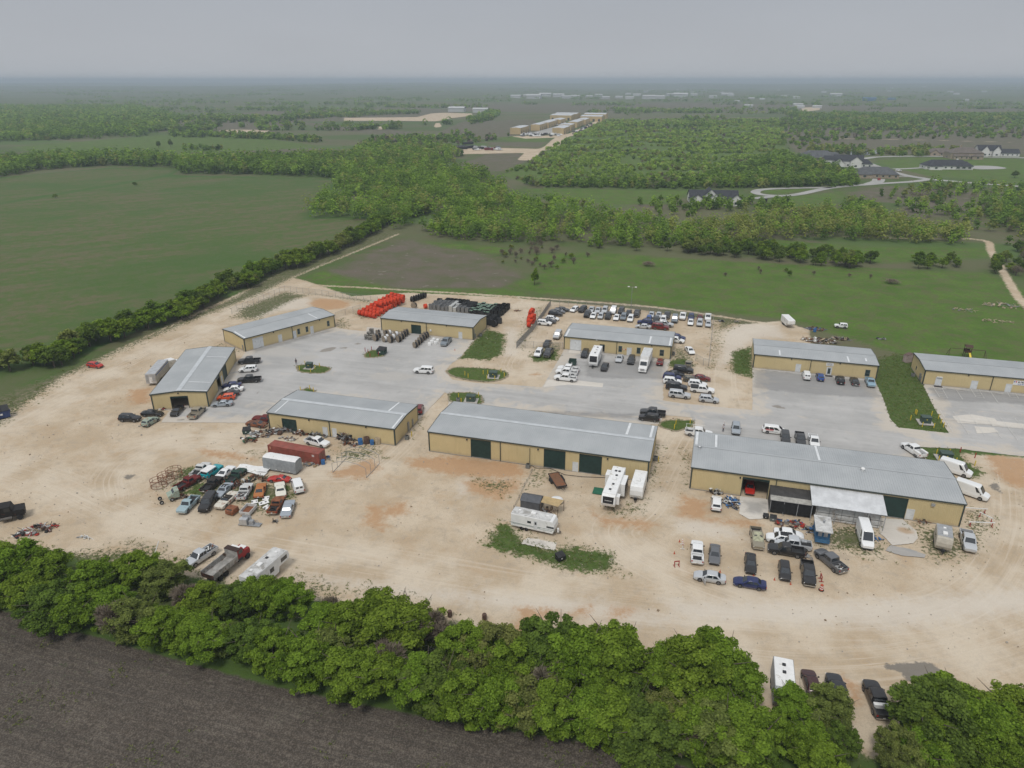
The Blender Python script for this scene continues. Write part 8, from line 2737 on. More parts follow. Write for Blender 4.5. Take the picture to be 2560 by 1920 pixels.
# ------------------------------------------------------------------ scrap and junk
def pile(tile, x, y, rx, ry, h, n, seed, pal, label, s=.9, rz=-16):
 p = g(tile, x, y)
 mb = MB()
 heap(mb, 0, 0, rx, ry, h, n, seed, pal, s)
 o = mb.obj('scrap_pile', JUNKC, None, loc=(p[0], p[1], 0), rot=(0, 0, R(rz)))
 put(o, label, 'scrap pile', None, 'stuff')
for a in (('W5', 420, 300, 4.5, 2.0, .9, 60, 1, (0, 1, 8, 3, 2), 'jumble of rusty parts at the left corner of the container building', 1.0, 30),
    ('W5', 690, 270, 3.5, 1.5, .9, 40, 2, (3, 8, 0), 'dark steel frames before the green roller door', 1.4, 30), ('W5', 240, 400, 1.8, 1.1, .7, 24, 3, (6, 3, 1), 'green and rusty car remains left of the red container', .9, 20),
    ('W5', 960, 300, 1.6, 1.0, 1.2, 30, 4, (8, 3, 1, 2), 'brown scrap by the container building wall', .8), ('W5', 1190, 320, 2.2, 1.0, 1.3, 40, 5, (3, 8, 0, 6), 'rack of dark scrap behind the white pickup', 1.0),
    ('W5', 1590, 370, 2.5, 1.0, 1.7, 60, 6, (0, 5, 8, 3), 'tall heap of grey timber and pipes by the container building wall', 1.0), ('W5', 1640, 450, 2.2, .7, .6, 30, 7, (3, 1, 0), 'low scrap before the timber heap', .7),
    ('W5', 770, 370, 2.2, .8, .5, 24, 8, (2, 0, 8), 'low litter between container and building', .6), ('W5', 1090, 730, 1.6, .8, .4, 20, 9, (0, 5), 'grey boards lying at the foot of the container', .9),
    ('W5', 1300, 650, .9, .9, 1.0, 20, 10, (3, 0, 4), 'dark scrap at the container door', .6),
    ('W8', 1180, 370, 2.2, 1.6, .9, 46, 11, (8, 3, 1, 2), 'engines and dark parts in the middle of the junkyard', .7, 30), ('W8', 1420, 300, 2.4, .9, .8, 36, 12, (8, 3, 1, 6), 'dark axles behind the red sports coupe', .8),
    ('W8', 380, 545, 1.3, .9, .6, 24, 13, (8, 3, 1), 'truck axles beside the pale green cab', .6), ('W8', 1050, 560, 1.0, .7, .5, 14, 14, (1, 8), 'rusty parts by the cream convertible', .5),
    ('Y4', 250, 1290, 3.2, 1.6, .9, 80, 15, (0, 3, 7, 2, 8), 'tangled scrap metal with a red piece at the lower left', .8, 30), ('Y3', 350, 575, 1.6, 1.2, 1.2, 40, 16, (3, 0, 2, 8), 'black car body parts by the wall left of the open bay', .8),
    ('Y3', 470, 660, 1.6, 2.0, .9, 50, 17, (3, 0, 4, 2, 8), 'bumpers and car parts left of the concrete apron', .9), ('Y3', 860, 800, 3.0, 1.0, .8, 50, 18, (7, 3, 8, 4, 0), 'red and dark scrap before the dark canopy', .8),
    ('Y3', 1020, 850, 1.0, 1.0, 1.1, 24, 19, (3, 4, 0), 'dark scrap left of the blue trailer house', .7), ('Y3', 980, 1030, 1.2, .8, .5, 16, 20, (0, 3, 8), 'bare truck frame parts beside the lifted black pickup', .8),
    ('Z4', 720, 445, 5.5, 2.0, 1.0, 110, 21, (8, 3, 0, 2, 9, 1, 5), 'long heap of mixed scrap behind the signed building', 1.1), ('Z4', 700, 360, 3.2, 1.4, .9, 50, 22, (1, 4, 0, 8), 'rusty scrap with a blue drum near the small trailer', .9),
    ('Z4', 880, 430, 3.0, 1.2, .6, 40, 23, (8, 9, 0, 3), 'low scrap at the right end of the mixed heap', .9), ('Z4', 2080, 190, 7, 3, .7, 60, 24, (9, 9, 0), 'pale rubble heap on the meadow at the far right', 1.0),
    ('Z4', 1790, 220, 4, 2, .5, 26, 25, (9, 9, 0), 'pale rubble left of the larger rubble heap', .8), ('Z4', 1180, 430, 1.8, .8, .5, 14, 26, (3, 0), 'black scraps lying on the grass between the right buildings', .7),
    ('Z4', 2000, 300, 6, 2, .3, 26, 27, (9, 9), 'scattered pale rubble in front of the larger rubble heap', .8), ('Z3', 1870, 360, 1.6, .7, .6, 14, 28, (2, 3, 0), 'white engine parts outside the right lot fence', .8),
    ('Z3', 2000, 360, 2.0, .8, .5, 20, 29, (0, 9), 'grey rubble outside the right lot fence', .7), ('Y1', 1280, 1190, .9, .3, .2, 6, 30, (3, 0), 'thin dark poles on the dirt before the junkyard', .9),
    ('W7', 590, 400, 1.2, .5, .2, 8, 32, (2, 0), 'white strips of trim on the dirt above the hedge', .9), ('Z2', 1500, 268, 1.2, .7, .4, 14, 33, (8, 1), 'small brown scrap heap by the box rows', .6),
    ('W1', 270, 1360, .9, .8, 1.5, 14, 34, (1, 3, 0), 'rusty rack by the door at the right end of the largest building', .6), ('Y3', 1480, 905, .5, .4, .15, 5, 35, (4, 4), 'blue scraps beside the white high roof van', .6),
    ('X5', 560, 455, .7, .6, .3, 8, 36, (2, 0), 'white crumpled sheet in the gap of the hedge', .5), ('Z1', 300, 1050, 1.6, .6, .4, 14, 37, (7, 3, 2), 'red and white parts by the gable wall corner', .7)):
 pile(*a)
# round wire feeders stacked at the junkyard edge
RUSTW = rust('wire', (0.12, 0.06, 0.035), 0.6)
for i, (x, y) in enumerate(((85, 345), (180, 275), (285, 205))):
 p = g('W8', x, y, .8)
 t = empty('hay_feeder', p, R(20 * i), 'rusty round hay feeder, %s from the front at the junkyard edge' % ordn[i], 'hay feeder', 'rusty hay feeders')
 for z, tilt in ((.05, 0), (.75, .1), (1.45, -.1)):
  mb = MB()
  mb.tube([(1.5 * math.cos(6.2832 * k / 18), 1.5 * math.sin(6.2832 * k / 18), z + tilt * math.sin(6.28 * k / 18)) for k in range(19)], .045, 5)
  mb.obj('hoop', RUSTW, t)
 for k in range(9):
  a = 6.2832 * k / 9
  mb = MB()
  mb.cyl((1.5 * math.cos(a), 1.5 * math.sin(a), .05), (1.45 * math.cos(a), 1.45 * math.sin(a), 1.45), .035, .035, 5)
  mb.obj('bar', RUSTW, t)
 for k in range(3):
  mb = MB()
  a = 2.1 * k
  mb.cyl((-1.4 * math.cos(a), -1.4 * math.sin(a), .8), (1.4 * math.cos(a), 1.4 * math.sin(a), .8), .035, .035, 5)
  mb.obj('spoke', RUSTW, t)
# pale green truck front, loose bed, panels, machine
p = g('W8', 280, 525, .6)
t = empty('truck_cab', p, R(215), 'rusty pale green truck front end at the left of the junkyard', 'truck cab')
shell([(-1.0, .5), (.9, .5), (1.0, 1.1), (.1, 1.45), (-.3, 1.95), (-1.0, 2.0)], .95).obj('cab', PAINT['rust_palegreen'], t)
mb = MB()
mb.face([(.12, -.8, 1.5), (.12, .8, 1.5), (-.27, .75, 1.9), (-.27, -.75, 1.9)])
mb.obj('windshield', AUTOGLASS, t)
wheel_set(t, (.4, 2.2), .95, .38)
p = g('W8', 1270, 715, .4)
t = empty('pickup_bed', p, R(-100), 'loose white pickup bed with a rusty floor at the junkyard front', 'truck bed')
mb = MB()
mb.box(-1.3, 1.3, -.9, .9, .3, .4)
mb.obj('floor', PAINT['rust_full'], t)
for nm, d in (('side', (-1.3, 1.3, -1.0, -.9, .3, .95)), ('side', (-1.3, 1.3, .9, 1.0, .3, .95)), ('front', (-1.4, -1.3, -1.0, 1.0, .3, .95)), ('tailgate', (1.3, 1.38, -1.0, 1.0, .3, .9))):
 mb = MB()
 mb.box(*d)
 mb.obj(nm, PAINT['rust_white'], t)
p = g('W8', 1055, 720, .5)
t = empty('truck_cab', p, R(-110), 'crushed rust brown cab shell at the junkyard front', 'truck cab')
shell([(-.9, .2), (.9, .2), (.9, .8), (.5, 1.25), (-.7, 1.25), (-.9, .8)], .85).obj('cab', PAINT['rust_full'], t)
mb = MB()
mb.face([(.92, -.6, .75), (.92, .6, .75), (.58, .6, 1.18), (.58, -.6, 1.18)])
mb.obj('windshield_gap', SEAT, t)
for x, y, a, lb in ((1350, 612, 20, 'loose white fender panel left of the holed panels'), (1470, 625, 35, 'white panel with two round holes in the junkyard'), (1510, 685, 60, 'narrow white panel with holes beside the rust brown pickup'), (1500, 565, 10, 'small white panel behind the holed panel')):
 p = g('W8', x, y)
 t = empty('body_panel', p, R(a), lb, 'panel')
 mb = MB()
 w = .9 if a == 35 else .6
 ring = [(-w, -.5, .1), (w, -.55, .14), (w * 1.05, .45, .3), (-w * .9, .5, .22)]
 mb.grid([ring, [(q[0], q[1], q[2] + .04) for q in ring]], closed=True, caps=True)
 pn = mb.obj('sheet', WHITE, t)
 if 'hole' in lb:
  for hx in (-.4, .4):
   mb = MB()
   mb.cyl((hx, 0, .2), (hx, 0, .27), .18, .18, 12)
   mb.obj('hole', DARK, pn)
for (a, b, w, lb) in (((1130, 165), (1540, 205), 2.0, 'long white sheet fallen across the junkyard back'), ((1250, 200), (1500, 250), 1.3, 'second white sheet under the long one at the junkyard back')):
 p, q = Vector(g('W8', *a)), Vector(g('W8', *b))
 d = q - p
 mb = MB()
 mb.grid([[(x, y, .25 + .12 * math.sin(x * 1.3) + .15 * (y > 0)) for y in (-w / 2, 0, w / 2)] for x in np.linspace(0, d.length, 10)])
 o = mb.obj('metal_sheet', WHITE, None, loc=(p.x, p.y, .1 if w > 1.5 else 0), rot=(0, 0, math.atan2(d.y, d.x)))
 put(o, lb, 'sheet')
p = g('W8', 1290, 880, .4)
t = empty('scrap_machine', p, R(-8), 'grey machine on a steel skid before the junkyard', 'machine')
for nm, d, m_ in (('skid', (-2.0, 2.0, -.55, .55, .1, .22), STEEL), ('hopper', (-1.7, -.3, -.6, .3, .22, 1.35), ALU), ('motor', (-.1, .7, -.3, .4, .22, .95), RVG), ('guard', (-1.5, .2, .32, .5, .22, 1.55), RVG)):
 mb = MB()
 mb.rbox(*d, .05)
 mb.obj(nm, m_, t)
mb = MB()
mb.tube([(.7, 0, .5), (1.3, .2, .9), (1.9, 0, .25)], .05, 5)
mb.tube([(-1.4, .4, 1.3), (-1.2, .4, 2.0), (.1, .4, 1.6)], .04, 5)
mb.obj('pipe', STEEL, t)
for tl, x, y, col, s, lb in (('W5', 1775, 415, 4, 1.0, 'blue plastic drum cover by the container building wall'), ('W5', 1860, 405, 8, 1.15, 'brown old cabinet between the blue cover and blue drum'), ('W5', 1935, 420, 4, .8, 'small blue drum by the container building wall'), ('W5', 2015, 410, 9, 1.1, 'cream stained tank end by the container building wall'),
        ('W5', 1258, 690, 4, .75, 'blue barrel at the door end of the red container'), ('W7', 1030, 570, 4, .8, 'blue bin with a white pole at the hedge'), ('Z4', 690, 366, 4, .8, 'blue drum on the rusty scrap near the small trailer')):
 p = g(tl, x, y, .5)
 mb = MB()
 mb.rbox(-.5, .5, -.42, .42, 0, 1.35, .18)
 mb.cyl((0, 0, 1.35), (0, 0, 1.42), .28, .28, 12)
 o = mb.obj('drum', JUNKC[col], None, True, 40, loc=(p[0], p[1], 0), rot=(0, 0, .3))
 o.scale = (s, s, s)
 put(o, lb, 'drum')
p = g('W7', 1065, 545, .6)
mb = MB()
mb.cyl((0, 0, .9), (.7, 1.2, 3.2), .07, .07, 8)
put(mb.obj('white_pole', WHITE, None, loc=(p[0], p[1], 0)), 'white pole leaning on the blue bin at the hedge', 'pole')
for x, y, lb in ((680, 242, 'dark upright tank at the top of the hedge gap'), (903, 262, 'second dark barrel right of the upright tank at the hedge')):
 p = g('X5', x, y, .5)
 mb = MB()
 mb.lathe([(.3, 0), (.34, .1), (.34, .9), (.3, 1.0), (.05, 1.02)], 12)
 put(mb.obj('barrel', JUNKC[8], None, True, 40, loc=(p[0], p[1], 0)), lb, 'barrel')
# dark hose and pipes along the fence line before the centre building
mb = MB()
mb.tube([(*g('Y2', x, y), .08) for x, y in ((1090, 600), (1130, 630), (1240, 632), (1350, 680), (1480, 695), (1660, 702))], .05, 6)
put(mb.obj('hose', DARK), 'black hose lying along the front of the centre building', 'hose')
mb = MB()
mb.tube([(*g('Y2', x, y), .35) for x, y in ((1110, 640), (1085, 700), (1050, 760), (1020, 830), (985, 900), (960, 960))], .05, 6)
for x, y in ((1100, 660), (1050, 760), (1010, 850), (970, 930)):
 a = g('Y2', x, y)
 mb.cyl((*a, 0), (*a, .7), .06, .06, 6)
put(mb.obj('low_rail_fence', mat('weathered_pipe', (.3, .27, .23), .8)), 'low weathered pipe rail left of the canvas canopy', 'fence')
# ------------------------------------------------------------------ people
SKIN = mat('skin', (0.42, 0.26, 0.19), .6)
def person(tile, x, y, a, label, shirt, trousers, hair, arm=0.15, hat=None):
 p = g(tile, x, y)
 t = empty('person', p, R(a), label, 'person')
 J = [(0, 0, .95, .15), (0, 0, 1.2, .16), (0, 0, 1.42, .15), (.01, 0, 1.52, .065), (.03, 0, 1.64, .1), (.02, 0, 1.72, .085),
   (0, .19, 1.40, .07), (0, .27, 1.14, .05), (arm, .26, .92, .04), (arm + .03, .25, .82, .035), (0, -.19, 1.40, .07), (0, -.27, 1.14, .05), (arm, -.26, .92, .04), (arm + .03, -.25, .82, .035),
   (0, .1, .86, .1), (.03, .12, .48, .07), (-.02, .13, .08, .05), (.12, .14, .04, .045), (0, -.1, .86, .1), (.0, -.12, .48, .07), (.02, -.13, .08, .05), (.16, -.14, .04, .045)]
 E_ = [(0, 1), (1, 2), (2, 3), (3, 4), (4, 5), (2, 6), (6, 7), (7, 8), (8, 9), (2, 10), (10, 11), (11, 12), (12, 13), (0, 14), (14, 15), (15, 16), (16, 17), (0, 18), (18, 19), (19, 20), (20, 21)]
 me = bpy.data.meshes.new('body')
 me.from_pydata([j[:3] for j in J], E_, [])
 o = add('body', me, t)
 md = o.modifiers.new('skin', 'SKIN')
 for i, j in enumerate(J):
  me.skin_vertices[0].data[i].radius = (j[3], j[3])
 me.skin_vertices[0].data[0].use_root = True
 o.modifiers.new('subdivision', 'SUBSURF').render_levels = 2
 tt = NT('clothing')
 sz = tt.n('SeparateXYZ')
 tt.put(sz.inputs[0], tt.coord('Object'))
 c = tt.mix(tt.step(sz.outputs[2], .95, .97), trousers, shirt)
 c = tt.mix(tt.step(sz.outputs[2], 1.49, 1.51), c, (0.42, 0.26, 0.19))
 c = tt.mix(tt.step(sz.outputs[2], .1, .08), c, (.03, .03, .03))
 ay = tt.math('ABSOLUTE', sz.outputs[1])
 c = tt.mix(tt.math('MULTIPLY', tt.step(ay, .2, .22), tt.step(sz.outputs[2], 1.2, 1.18)), c, (0.42, 0.26, 0.19))
 me.materials.append(tt.base(c, .8))
 m = MB()
 m.lathe([(.1, 1.68), (.115, 1.74), (.09, 1.82), (.02, 1.845)], 12, 'z', (.015, 0, 0))
 m.obj('hat' if hat else 'hair', hat or mat('dark_hair', (.03, .022, .018), .8), t, True)
person('Z1', 1455, 662, -60, 'person in a dark shirt standing at the edge of the left island', (.05, .05, .07), (.06, .06, .08), None)
person('Z3', 1892, 1310, 200, 'person in a light shirt and dark trousers on the pavement by the silver suv', (.5, .5, .52), (.05, .05, .07), None)
person('Z3', 1899, 1282, 150, 'person in a white shirt standing behind another near the silver suv', (.68, .68, .68), (.2, .12, .14), None, .2, WHITE)
# ------------------------------------------------------------------ far roads, pond, houses, far sheds
ROADM = mat('pale_road', (.34, .335, .32), .9, 0, .1, .05)
def ribbon(name, pts, w, z=.05, m_=ROADM):
 P = smooth_line(pts, 10)
 L, R_ = [], []
 for i, p in enumerate(P):
  a, b = Vector(P[max(i - 1, 0)]), Vector(P[min(i + 1, len(P) - 1)])
  d = (b - a).normalized()
  n = Vector((-d.y, d.x)) * w / 2
  L.append((p[0] + n.x, p[1] + n.y, z))
  R_.append((p[0] - n.x, p[1] - n.y, z))
 mb = MB()
 mb.grid([L, R_])
 put(mb.obj(name, m_), kind='structure')
ribbon('road', gp('W4', [(2500, 312), (2212, 293), (1950, 275), (1750, 258), (1620, 246), (1500, 228), (1400, 205), (1290, 168), (1190, 126), (1250, 111), (1330, 105), (1600, 102), (2212, 112), (2500, 118)]), 8)
ribbon('road', gp('W4', [(1620, 247), (1500, 262), (1280, 276), (1000, 300), (800, 340), (680, 350), (560, 342), (524, 326), (580, 310), (780, 302), (1000, 298)]), 6.5, .056)
ribbon('driveway', gp('W4', [(1390, 182), (1480, 180), (1560, 175), (1600, 168)]), 6, .062)
ribbon('driveway', gp('W4', [(680, 352), (600, 358), (520, 368)]), 6, .062)
ribbon('driveway', gp('W4', [(1240, 278), (1290, 262), (1300, 245)]), 9, .062)
ribbon('driveway', gp('W4', [(1380, 232), (1440, 228), (1560, 236), (1600, 244)]), 4, .066)
slab('driveway', smooth_line(gp('W4', [(1850, 168), (1900, 162), (2020, 164), (2100, 176), (2060, 183), (1920, 184), (1850, 168)]), 4)[:-1], ROADM, .05, 6)
WATER = NT('pond_water')
WATER.base((.05, .06, .055), .08, 0, .5)
WATER.bump(WATER.noise(WATER.coord(), .8, 3), .1, .05)
slab('pond', smooth_line(gp('W4', [(1080, 70), (1140, 58), (1240, 62), (1300, 72), (1270, 90), (1180, 96), (1100, 92), (1080, 70)]), 4)[:-1], WATER.mat, .05, 6)
DKROOF = mat('dark_shingles', (.035, .038, .045), .85, 0, .2, .5)
GYROOF = mat('grey_shingles', (.085, .09, .095), .85, 0, .2, .5)
BRROOF = mat('brown_shingles', (.13, .11, .095), .85, 0, .2, .5)
STUCCO = mat('white_stucco', (.66, .66, .64), .85, 0, .06, .5)
STONE = mat('tan_stone', (.34, .28, .21), .9, 0, .2, 1)
def house(tile, x, y, a, blocks, label, wm, rm, chim=None):
 """blocks: (cx, cy, half length, half width, eave, ridge, turned, hip)"""
 p = g(tile, x, y)
 t = empty('house', p, R(a), label, 'house')
 for bx_, by_, hl, hw, ev, rd, turn, hip in blocks:
  def T(u, v, z):
   return (bx_ + v, by_ + u, z) if turn else (bx_ + u, by_ + v, z)
  m = MB()
  m.grid([[T(-hl, -hw, 0), T(hl, -hw, 0), T(hl, hw, 0), T(-hl, hw, 0)], [T(-hl, -hw, ev), T(hl, -hw, ev), T(hl, hw, ev), T(-hl, hw, ev)]], closed=True)
  if not hip:
   for s_ in (-1, 1):
    m.face([T(s_ * hl, -hw, ev), T(s_ * hl, hw, ev), T(s_ * hl, 0, rd)])
  m.obj('wall', wm, t)
  o = .5
  k = hl - (hw * .9 if hip else -o)
  e0 = ev - o * (rd - ev) / hw
  m = MB()
  if hip:
   c = [T(-hl - o, -hw - o, e0), T(hl + o, -hw - o, e0), T(hl + o, hw + o, e0), T(-hl - o, hw + o, e0)]
   r0, r1 = T(-k, 0, rd), T(k, 0, rd)
   m.face([c[0], c[1], r1, r0])
   m.face([c[2], c[3], r0, r1])
   m.face([c[1], c[2], r1])
   m.face([c[3], c[0], r0])
  else:
   for s_ in (-1, 1):
    m.face([T(-k, s_ * (hw + o), e0), T(k, s_ * (hw + o), e0), T(k, 0, rd + .05), T(-k, 0, rd + .05)])
  m.obj('roof', rm, t)
  for s_ in (-1, 1):
   n = max(1, int(hl / 2.2))
   for j in range(n):
    u = -hl + (j + .5) * 2 * hl / n
    m = MB()
    q = [T(u - .7, s_ * (hw + .04), 1.0), T(u + .7, s_ * (hw + .04), 1.0), T(u + .7, s_ * (hw + .04), 2.3), T(u - .7, s_ * (hw + .04), 2.3)]
    m.face(q)
    m.obj('window', GLASS, t)
  for s_ in (-1, 1):
   m = MB()
   m.face([T(s_ * (hl + .04), -1.0, .9), T(s_ * (hl + .04), 1.0, .9), T(s_ * (hl + .04), 1.0, 2.4), T(s_ * (hl + .04), -1.0, 2.4)])
   m.obj('window', GLASS, t)
 if chim:
  m = MB()
  m.box(chim[0] - .6, chim[0] + .6, chim[1] - .5, chim[1] + .5, 0, chim[2])
  m.obj('chimney', wm, t)
house('W4', 258, 395, -6, [(0, 4, 15, 6.5, 3.4, 7.5, 0, 0), (-11, -3, 6, 4, 3.2, 6.2, 1, 0), (-2, -3, 6, 3.5, 3.2, 6.0, 1, 0), (4, -2, 6, 3, 3.2, 5.6, 1, 0), (12, -4, 8, 4.5, 3.2, 7.0, 1, 0), (-2, 4, 6, 4, 5.0, 8.6, 1, 0)], 'white farmhouse with dark gables nearest the yard, left of the loop drive', STUCCO, DKROOF)
house('W4', 910, 122, -10, [(0, 0, 17, 9, 3.5, 8.5, 0, 1), (14, 2, 9, 6, 3.5, 7, 0, 1), (-2, -9, 5, 4, 3.2, 5.5, 1, 1)], 'large grey hip roofed house at the left of the cluster', STONE, GYROOF)
house('W4', 1100, 165, -20, [(0, 0, 12, 7, 5.5, 10, 0, 0), (-8, -6, 7, 5, 3.5, 7.5, 1, 0), (6, -8, 5, 4.5, 6.0, 9.5, 1, 0), (-14, 3, 6, 5, 5.5, 8.5, 0, 0), (13, -3, 7, 5, 3.5, 7, 0, 1)], 'two storey white house with black gables in the cluster', STUCCO, DKROOF)
house('W4', 1270, 232, -12, [(0, 0, 16, 8, 3.3, 8, 0, 1), (-10, -5, 7, 5.5, 3.3, 6.8, 1, 1), (9, -4, 7, 5, 3.3, 6.4, 0, 1)], 'grey hip roofed house with an open garage and red car', STONE, GYROOF)
house('W4', 1715, 180, -8, [(0, 0, 19, 7, 3.3, 7.6, 0, 1), (-12, -4, 8, 5, 3.3, 6.8, 1, 1), (13, -2, 7, 5, 3.3, 6.6, 0, 1)], 'white ranch house with a black roof by the round driveway', STUCCO, DKROOF, (9, 1, 8.5))
house('W4', 1675, 95, -8, [(0, 0, 13, 7, 3.3, 7, 0, 1), (-8, -4, 6, 4, 3.3, 6, 1, 0)], 'low brown roofed house left of the big stone house', STONE, BRROOF)
house('W4', 1825, 115, -8, [(0, 0, 15, 9, 6.0, 10.5, 0, 1), (-6, -7, 7, 5, 3.3, 5.6, 0, 0), (9, -6, 6, 5, 3.3, 6, 1, 1)], 'big tan stone house with a brown roof and tall chimney', STONE, BRROOF, (-3, 2, 12.5))
house('W4', 1975, 98, -8, [(0, 0, 11, 6, 5.8, 10.5, 0, 0), (-5.5, -4, 5, 3.4, 6.0, 10, 1, 0), (5.5, -4, 5, 3.4, 6.0, 10, 1, 0), (19, -2, 9, 5.5, 3.4, 7, 0, 0)], 'white house with twin gables and a dark roof at the far right', STUCCO, DKROOF)
p = g('W4', 570, 384, .8)
t = empty('utility_trailer', p, R(-10), 'black cargo trailer beside the loop drive', 'trailer')
shell([(-2.6, .5), (2.4, .5), (2.6, 1.0), (2.6, 2.5), (-2.6, 2.5)], 1.15).obj('body', RVB, t)
wheel_set(t, (-.3, .6), 1.15, .35)
# far business park: ten more tan sheds
FARTAN = mat('far_tan_wall', (.50, .38, .20), .7, 0, .06, .1)
FARROOF = mat('far_pale_roof', (.52, .54, .56), .5, .1, .08, .1)
d_ = Vector(g('W3', 1180, 205)) - Vector(g('W3', 540, 405))
dirf = d_.normalized()
angf = math.degrees(math.atan2(dirf.y, dirf.x))
def far_shed(a, b, length, h, label, across=False):
 p, q = Vector(g('W3', *a)), Vector(g('W3', *b))
 w = (q - p).length
 e = (q - p).normalized()
 nrm = Vector((-e.y, e.x))
 if nrm.y < 0:
  nrm = -nrm
 f = nrm if across else dirf
 o = (p + q) / 2
 t = empty('far_metal_building', o, 0, label, 'building', 'sheds of the far business park')
 hw = w / 2
 P = lambda s, d, z: (e.x * s + f.x * d, e.y * s + f.y * d, z)
 rise = .09 * (length if across else w) / 2
 m = MB()
 if across:
  m.grid([[P(-hw, 0, 0), P(hw, 0, 0), P(hw, length, 0), P(-hw, length, 0)], [P(-hw, 0, h), P(hw, 0, h), P(hw, length, h), P(-hw, length, h)]], closed=True)
  for s_ in (-hw, hw):
   m.face([P(s_, 0, h), P(s_, length, h), P(s_, length / 2, h + rise)])
  ridge = [(P(-hw, 0, h + .05), P(hw, 0, h + .05), P(hw, length / 2, h + rise + .05), P(-hw, length / 2, h + rise + .05)), (P(-hw, length, h + .05), P(hw, length, h + .05), P(hw, length / 2, h + rise + .05), P(-hw, length / 2, h + rise + .05))]
 else:
  m.grid([[P(-hw, 0, 0), P(hw, 0, 0), P(hw, length, 0), P(-hw, length, 0)], [P(-hw, 0, h), P(hw, 0, h), P(hw, length, h), P(-hw, length, h)]], closed=True)
  for s_ in (0, length):
   m.face([P(-hw, s_, h), P(hw, s_, h), P(0, s_, h + rise)])
  ridge = [(P(s_ * hw, 0, h + .05), P(s_ * hw, length, h + .05), P(0, length, h + rise + .05), P(0, 0, h + rise + .05)) for s_ in (-1, 1)]
 m.obj('wall', FARTAN, t)
 for r_ in ridge:
  m = MB()
  m.face(r_)
  m.obj('roof', FARROOF, t)
 n = 4
 for k in range(n):
  m = MB()
  if across:
   u = -hw + (k + .5) * w / n
   m.face([P(u - 2, -.06, 0), P(u + 2, -.06, 0), P(u + 2, -.06, 4.5), P(u - 2, -.06, 4.5)])
  else:
   u = (k + .5) * length / n
   m.face([P(hw + .08, u - 2, 0), P(hw + .08, u + 2, 0), P(hw + .08, u + 2, 4.5), P(hw + .08, u - 2, 4.5)])
  m.obj('door', TRIM, t)
for a in (((462, 402), (622, 405), 62, 8.5, 'nearest shed of the left row in the far business park'), ((780, 345), (915, 348), 62, 8.5, 'second shed of the left row in the far business park'), ((912, 305), (1050, 310), 90, 8.5, 'third shed of the left row in the far business park'), ((1095, 258), (1235, 262), 60, 8.5, 'fourth shed of the left row in the far business park'),
    ((1110, 402), (1282, 410), 66, 8.5, 'nearest shed of the right row in the far business park'), ((1195, 345), (1400, 345), 40, 8.0, 'low second shed of the right row in the far business park'), ((1348, 300), (1490, 304), 80, 8.5, 'third shed of the right row in the far business park'), ((1478, 256), (1620, 260), 60, 8.5, 'fourth shed of the right row in the far business park'),
    ((1075, 186), (1400, 192), 40, 9, 'wide shed at the far left end of the business park', True), ((1145, 160), (1480, 165), 40, 9, 'rearmost wide shed at the left of the business park', True),
    ((1540, 205), (1868, 210), 40, 9, 'wide shed at the far right end of the business park', True), ((1595, 166), (1930, 170), 40, 9, 'rearmost wide shed at the right of the business park', True)):
 far_shed(*a)
slab('far_pavement', gp('W3', [(760, 400), (1110, 400), (1190, 345), (1340, 300), (1560, 205), (1480, 205), (1240, 262), (1050, 312), (915, 350), (800, 380)]), ROADM, .05, 12)
# vehicles and containers seen there only as specks
_fb = {k: vehicle_meshes(k)['body'] for k in ('suv', 'van', 'pickup')}
rf = random.Random(4)
def specks(tile, quad, n, label, group, pal):
 for k in range(n):
  u, v = rf.random(), rf.random()
  a = [quad[0][i] + (quad[1][i] - quad[0][i]) * u + (quad[3][i] - quad[0][i]) * v for i in (0, 1)]
  p = g(tile, *a)
  share('far_vehicle', _fb[rf.choice(('suv', 'van', 'pickup'))], p[0], p[1], 0, rf.choice((0, 1.5, .7, 2.3)), label, 'vehicle', group, 1.15, None, PAINT[rf.choice(pal)])
specks('W3', [(620, 400), (1260, 400), (1260, 440), (620, 440)], 46, 'parked vehicle in front of the far business park', 'vehicles before the far business park', ('white', 'silver', 'black', 'white', 'grey', 'white'))
specks('W3', [(1380, 400), (1700, 250), (1720, 262), (1420, 420)], 20, 'parked vehicle along the dirt lane of the far business park', 'vehicles along the far lane', ('white', 'black', 'grey', 'navy'))
specks('W3', [(1060, 280), (1290, 215), (1330, 225), (1120, 300)], 14, 'parked vehicle between the two rows of the far business park', 'vehicles between the far sheds', ('white', 'black', 'silver'))
specks('X2', [(830, 438), (1000, 440), (1000, 452), (840, 452)], 26, 'vehicle parked on the far dirt clearing', 'vehicles on the far clearing', ('white', 'black', 'grey', 'maroon', 'silver'))
mb = MB()
mb.box(-6, 6, -1.3, 1.3, .1, 2.7)
for k in range(20):
 mb.box(-5.8 + k * .59, -5.6 + k * .59, -1.36, -1.3, .2, 2.6)
FC = mb.mesh('far_container', [RVB])
for i, (x, y) in enumerate(((735, 443), (760, 445), (745, 436), (775, 438), (800, 430), (815, 436), (795, 440))):
 p = g('X2', x, y)
 share('far_container', FC, p[0], p[1], 2.7 if i == 4 else 0, .1 * i, 'dark container on the far dirt clearing', 'container', 'dark containers on the far clearing')
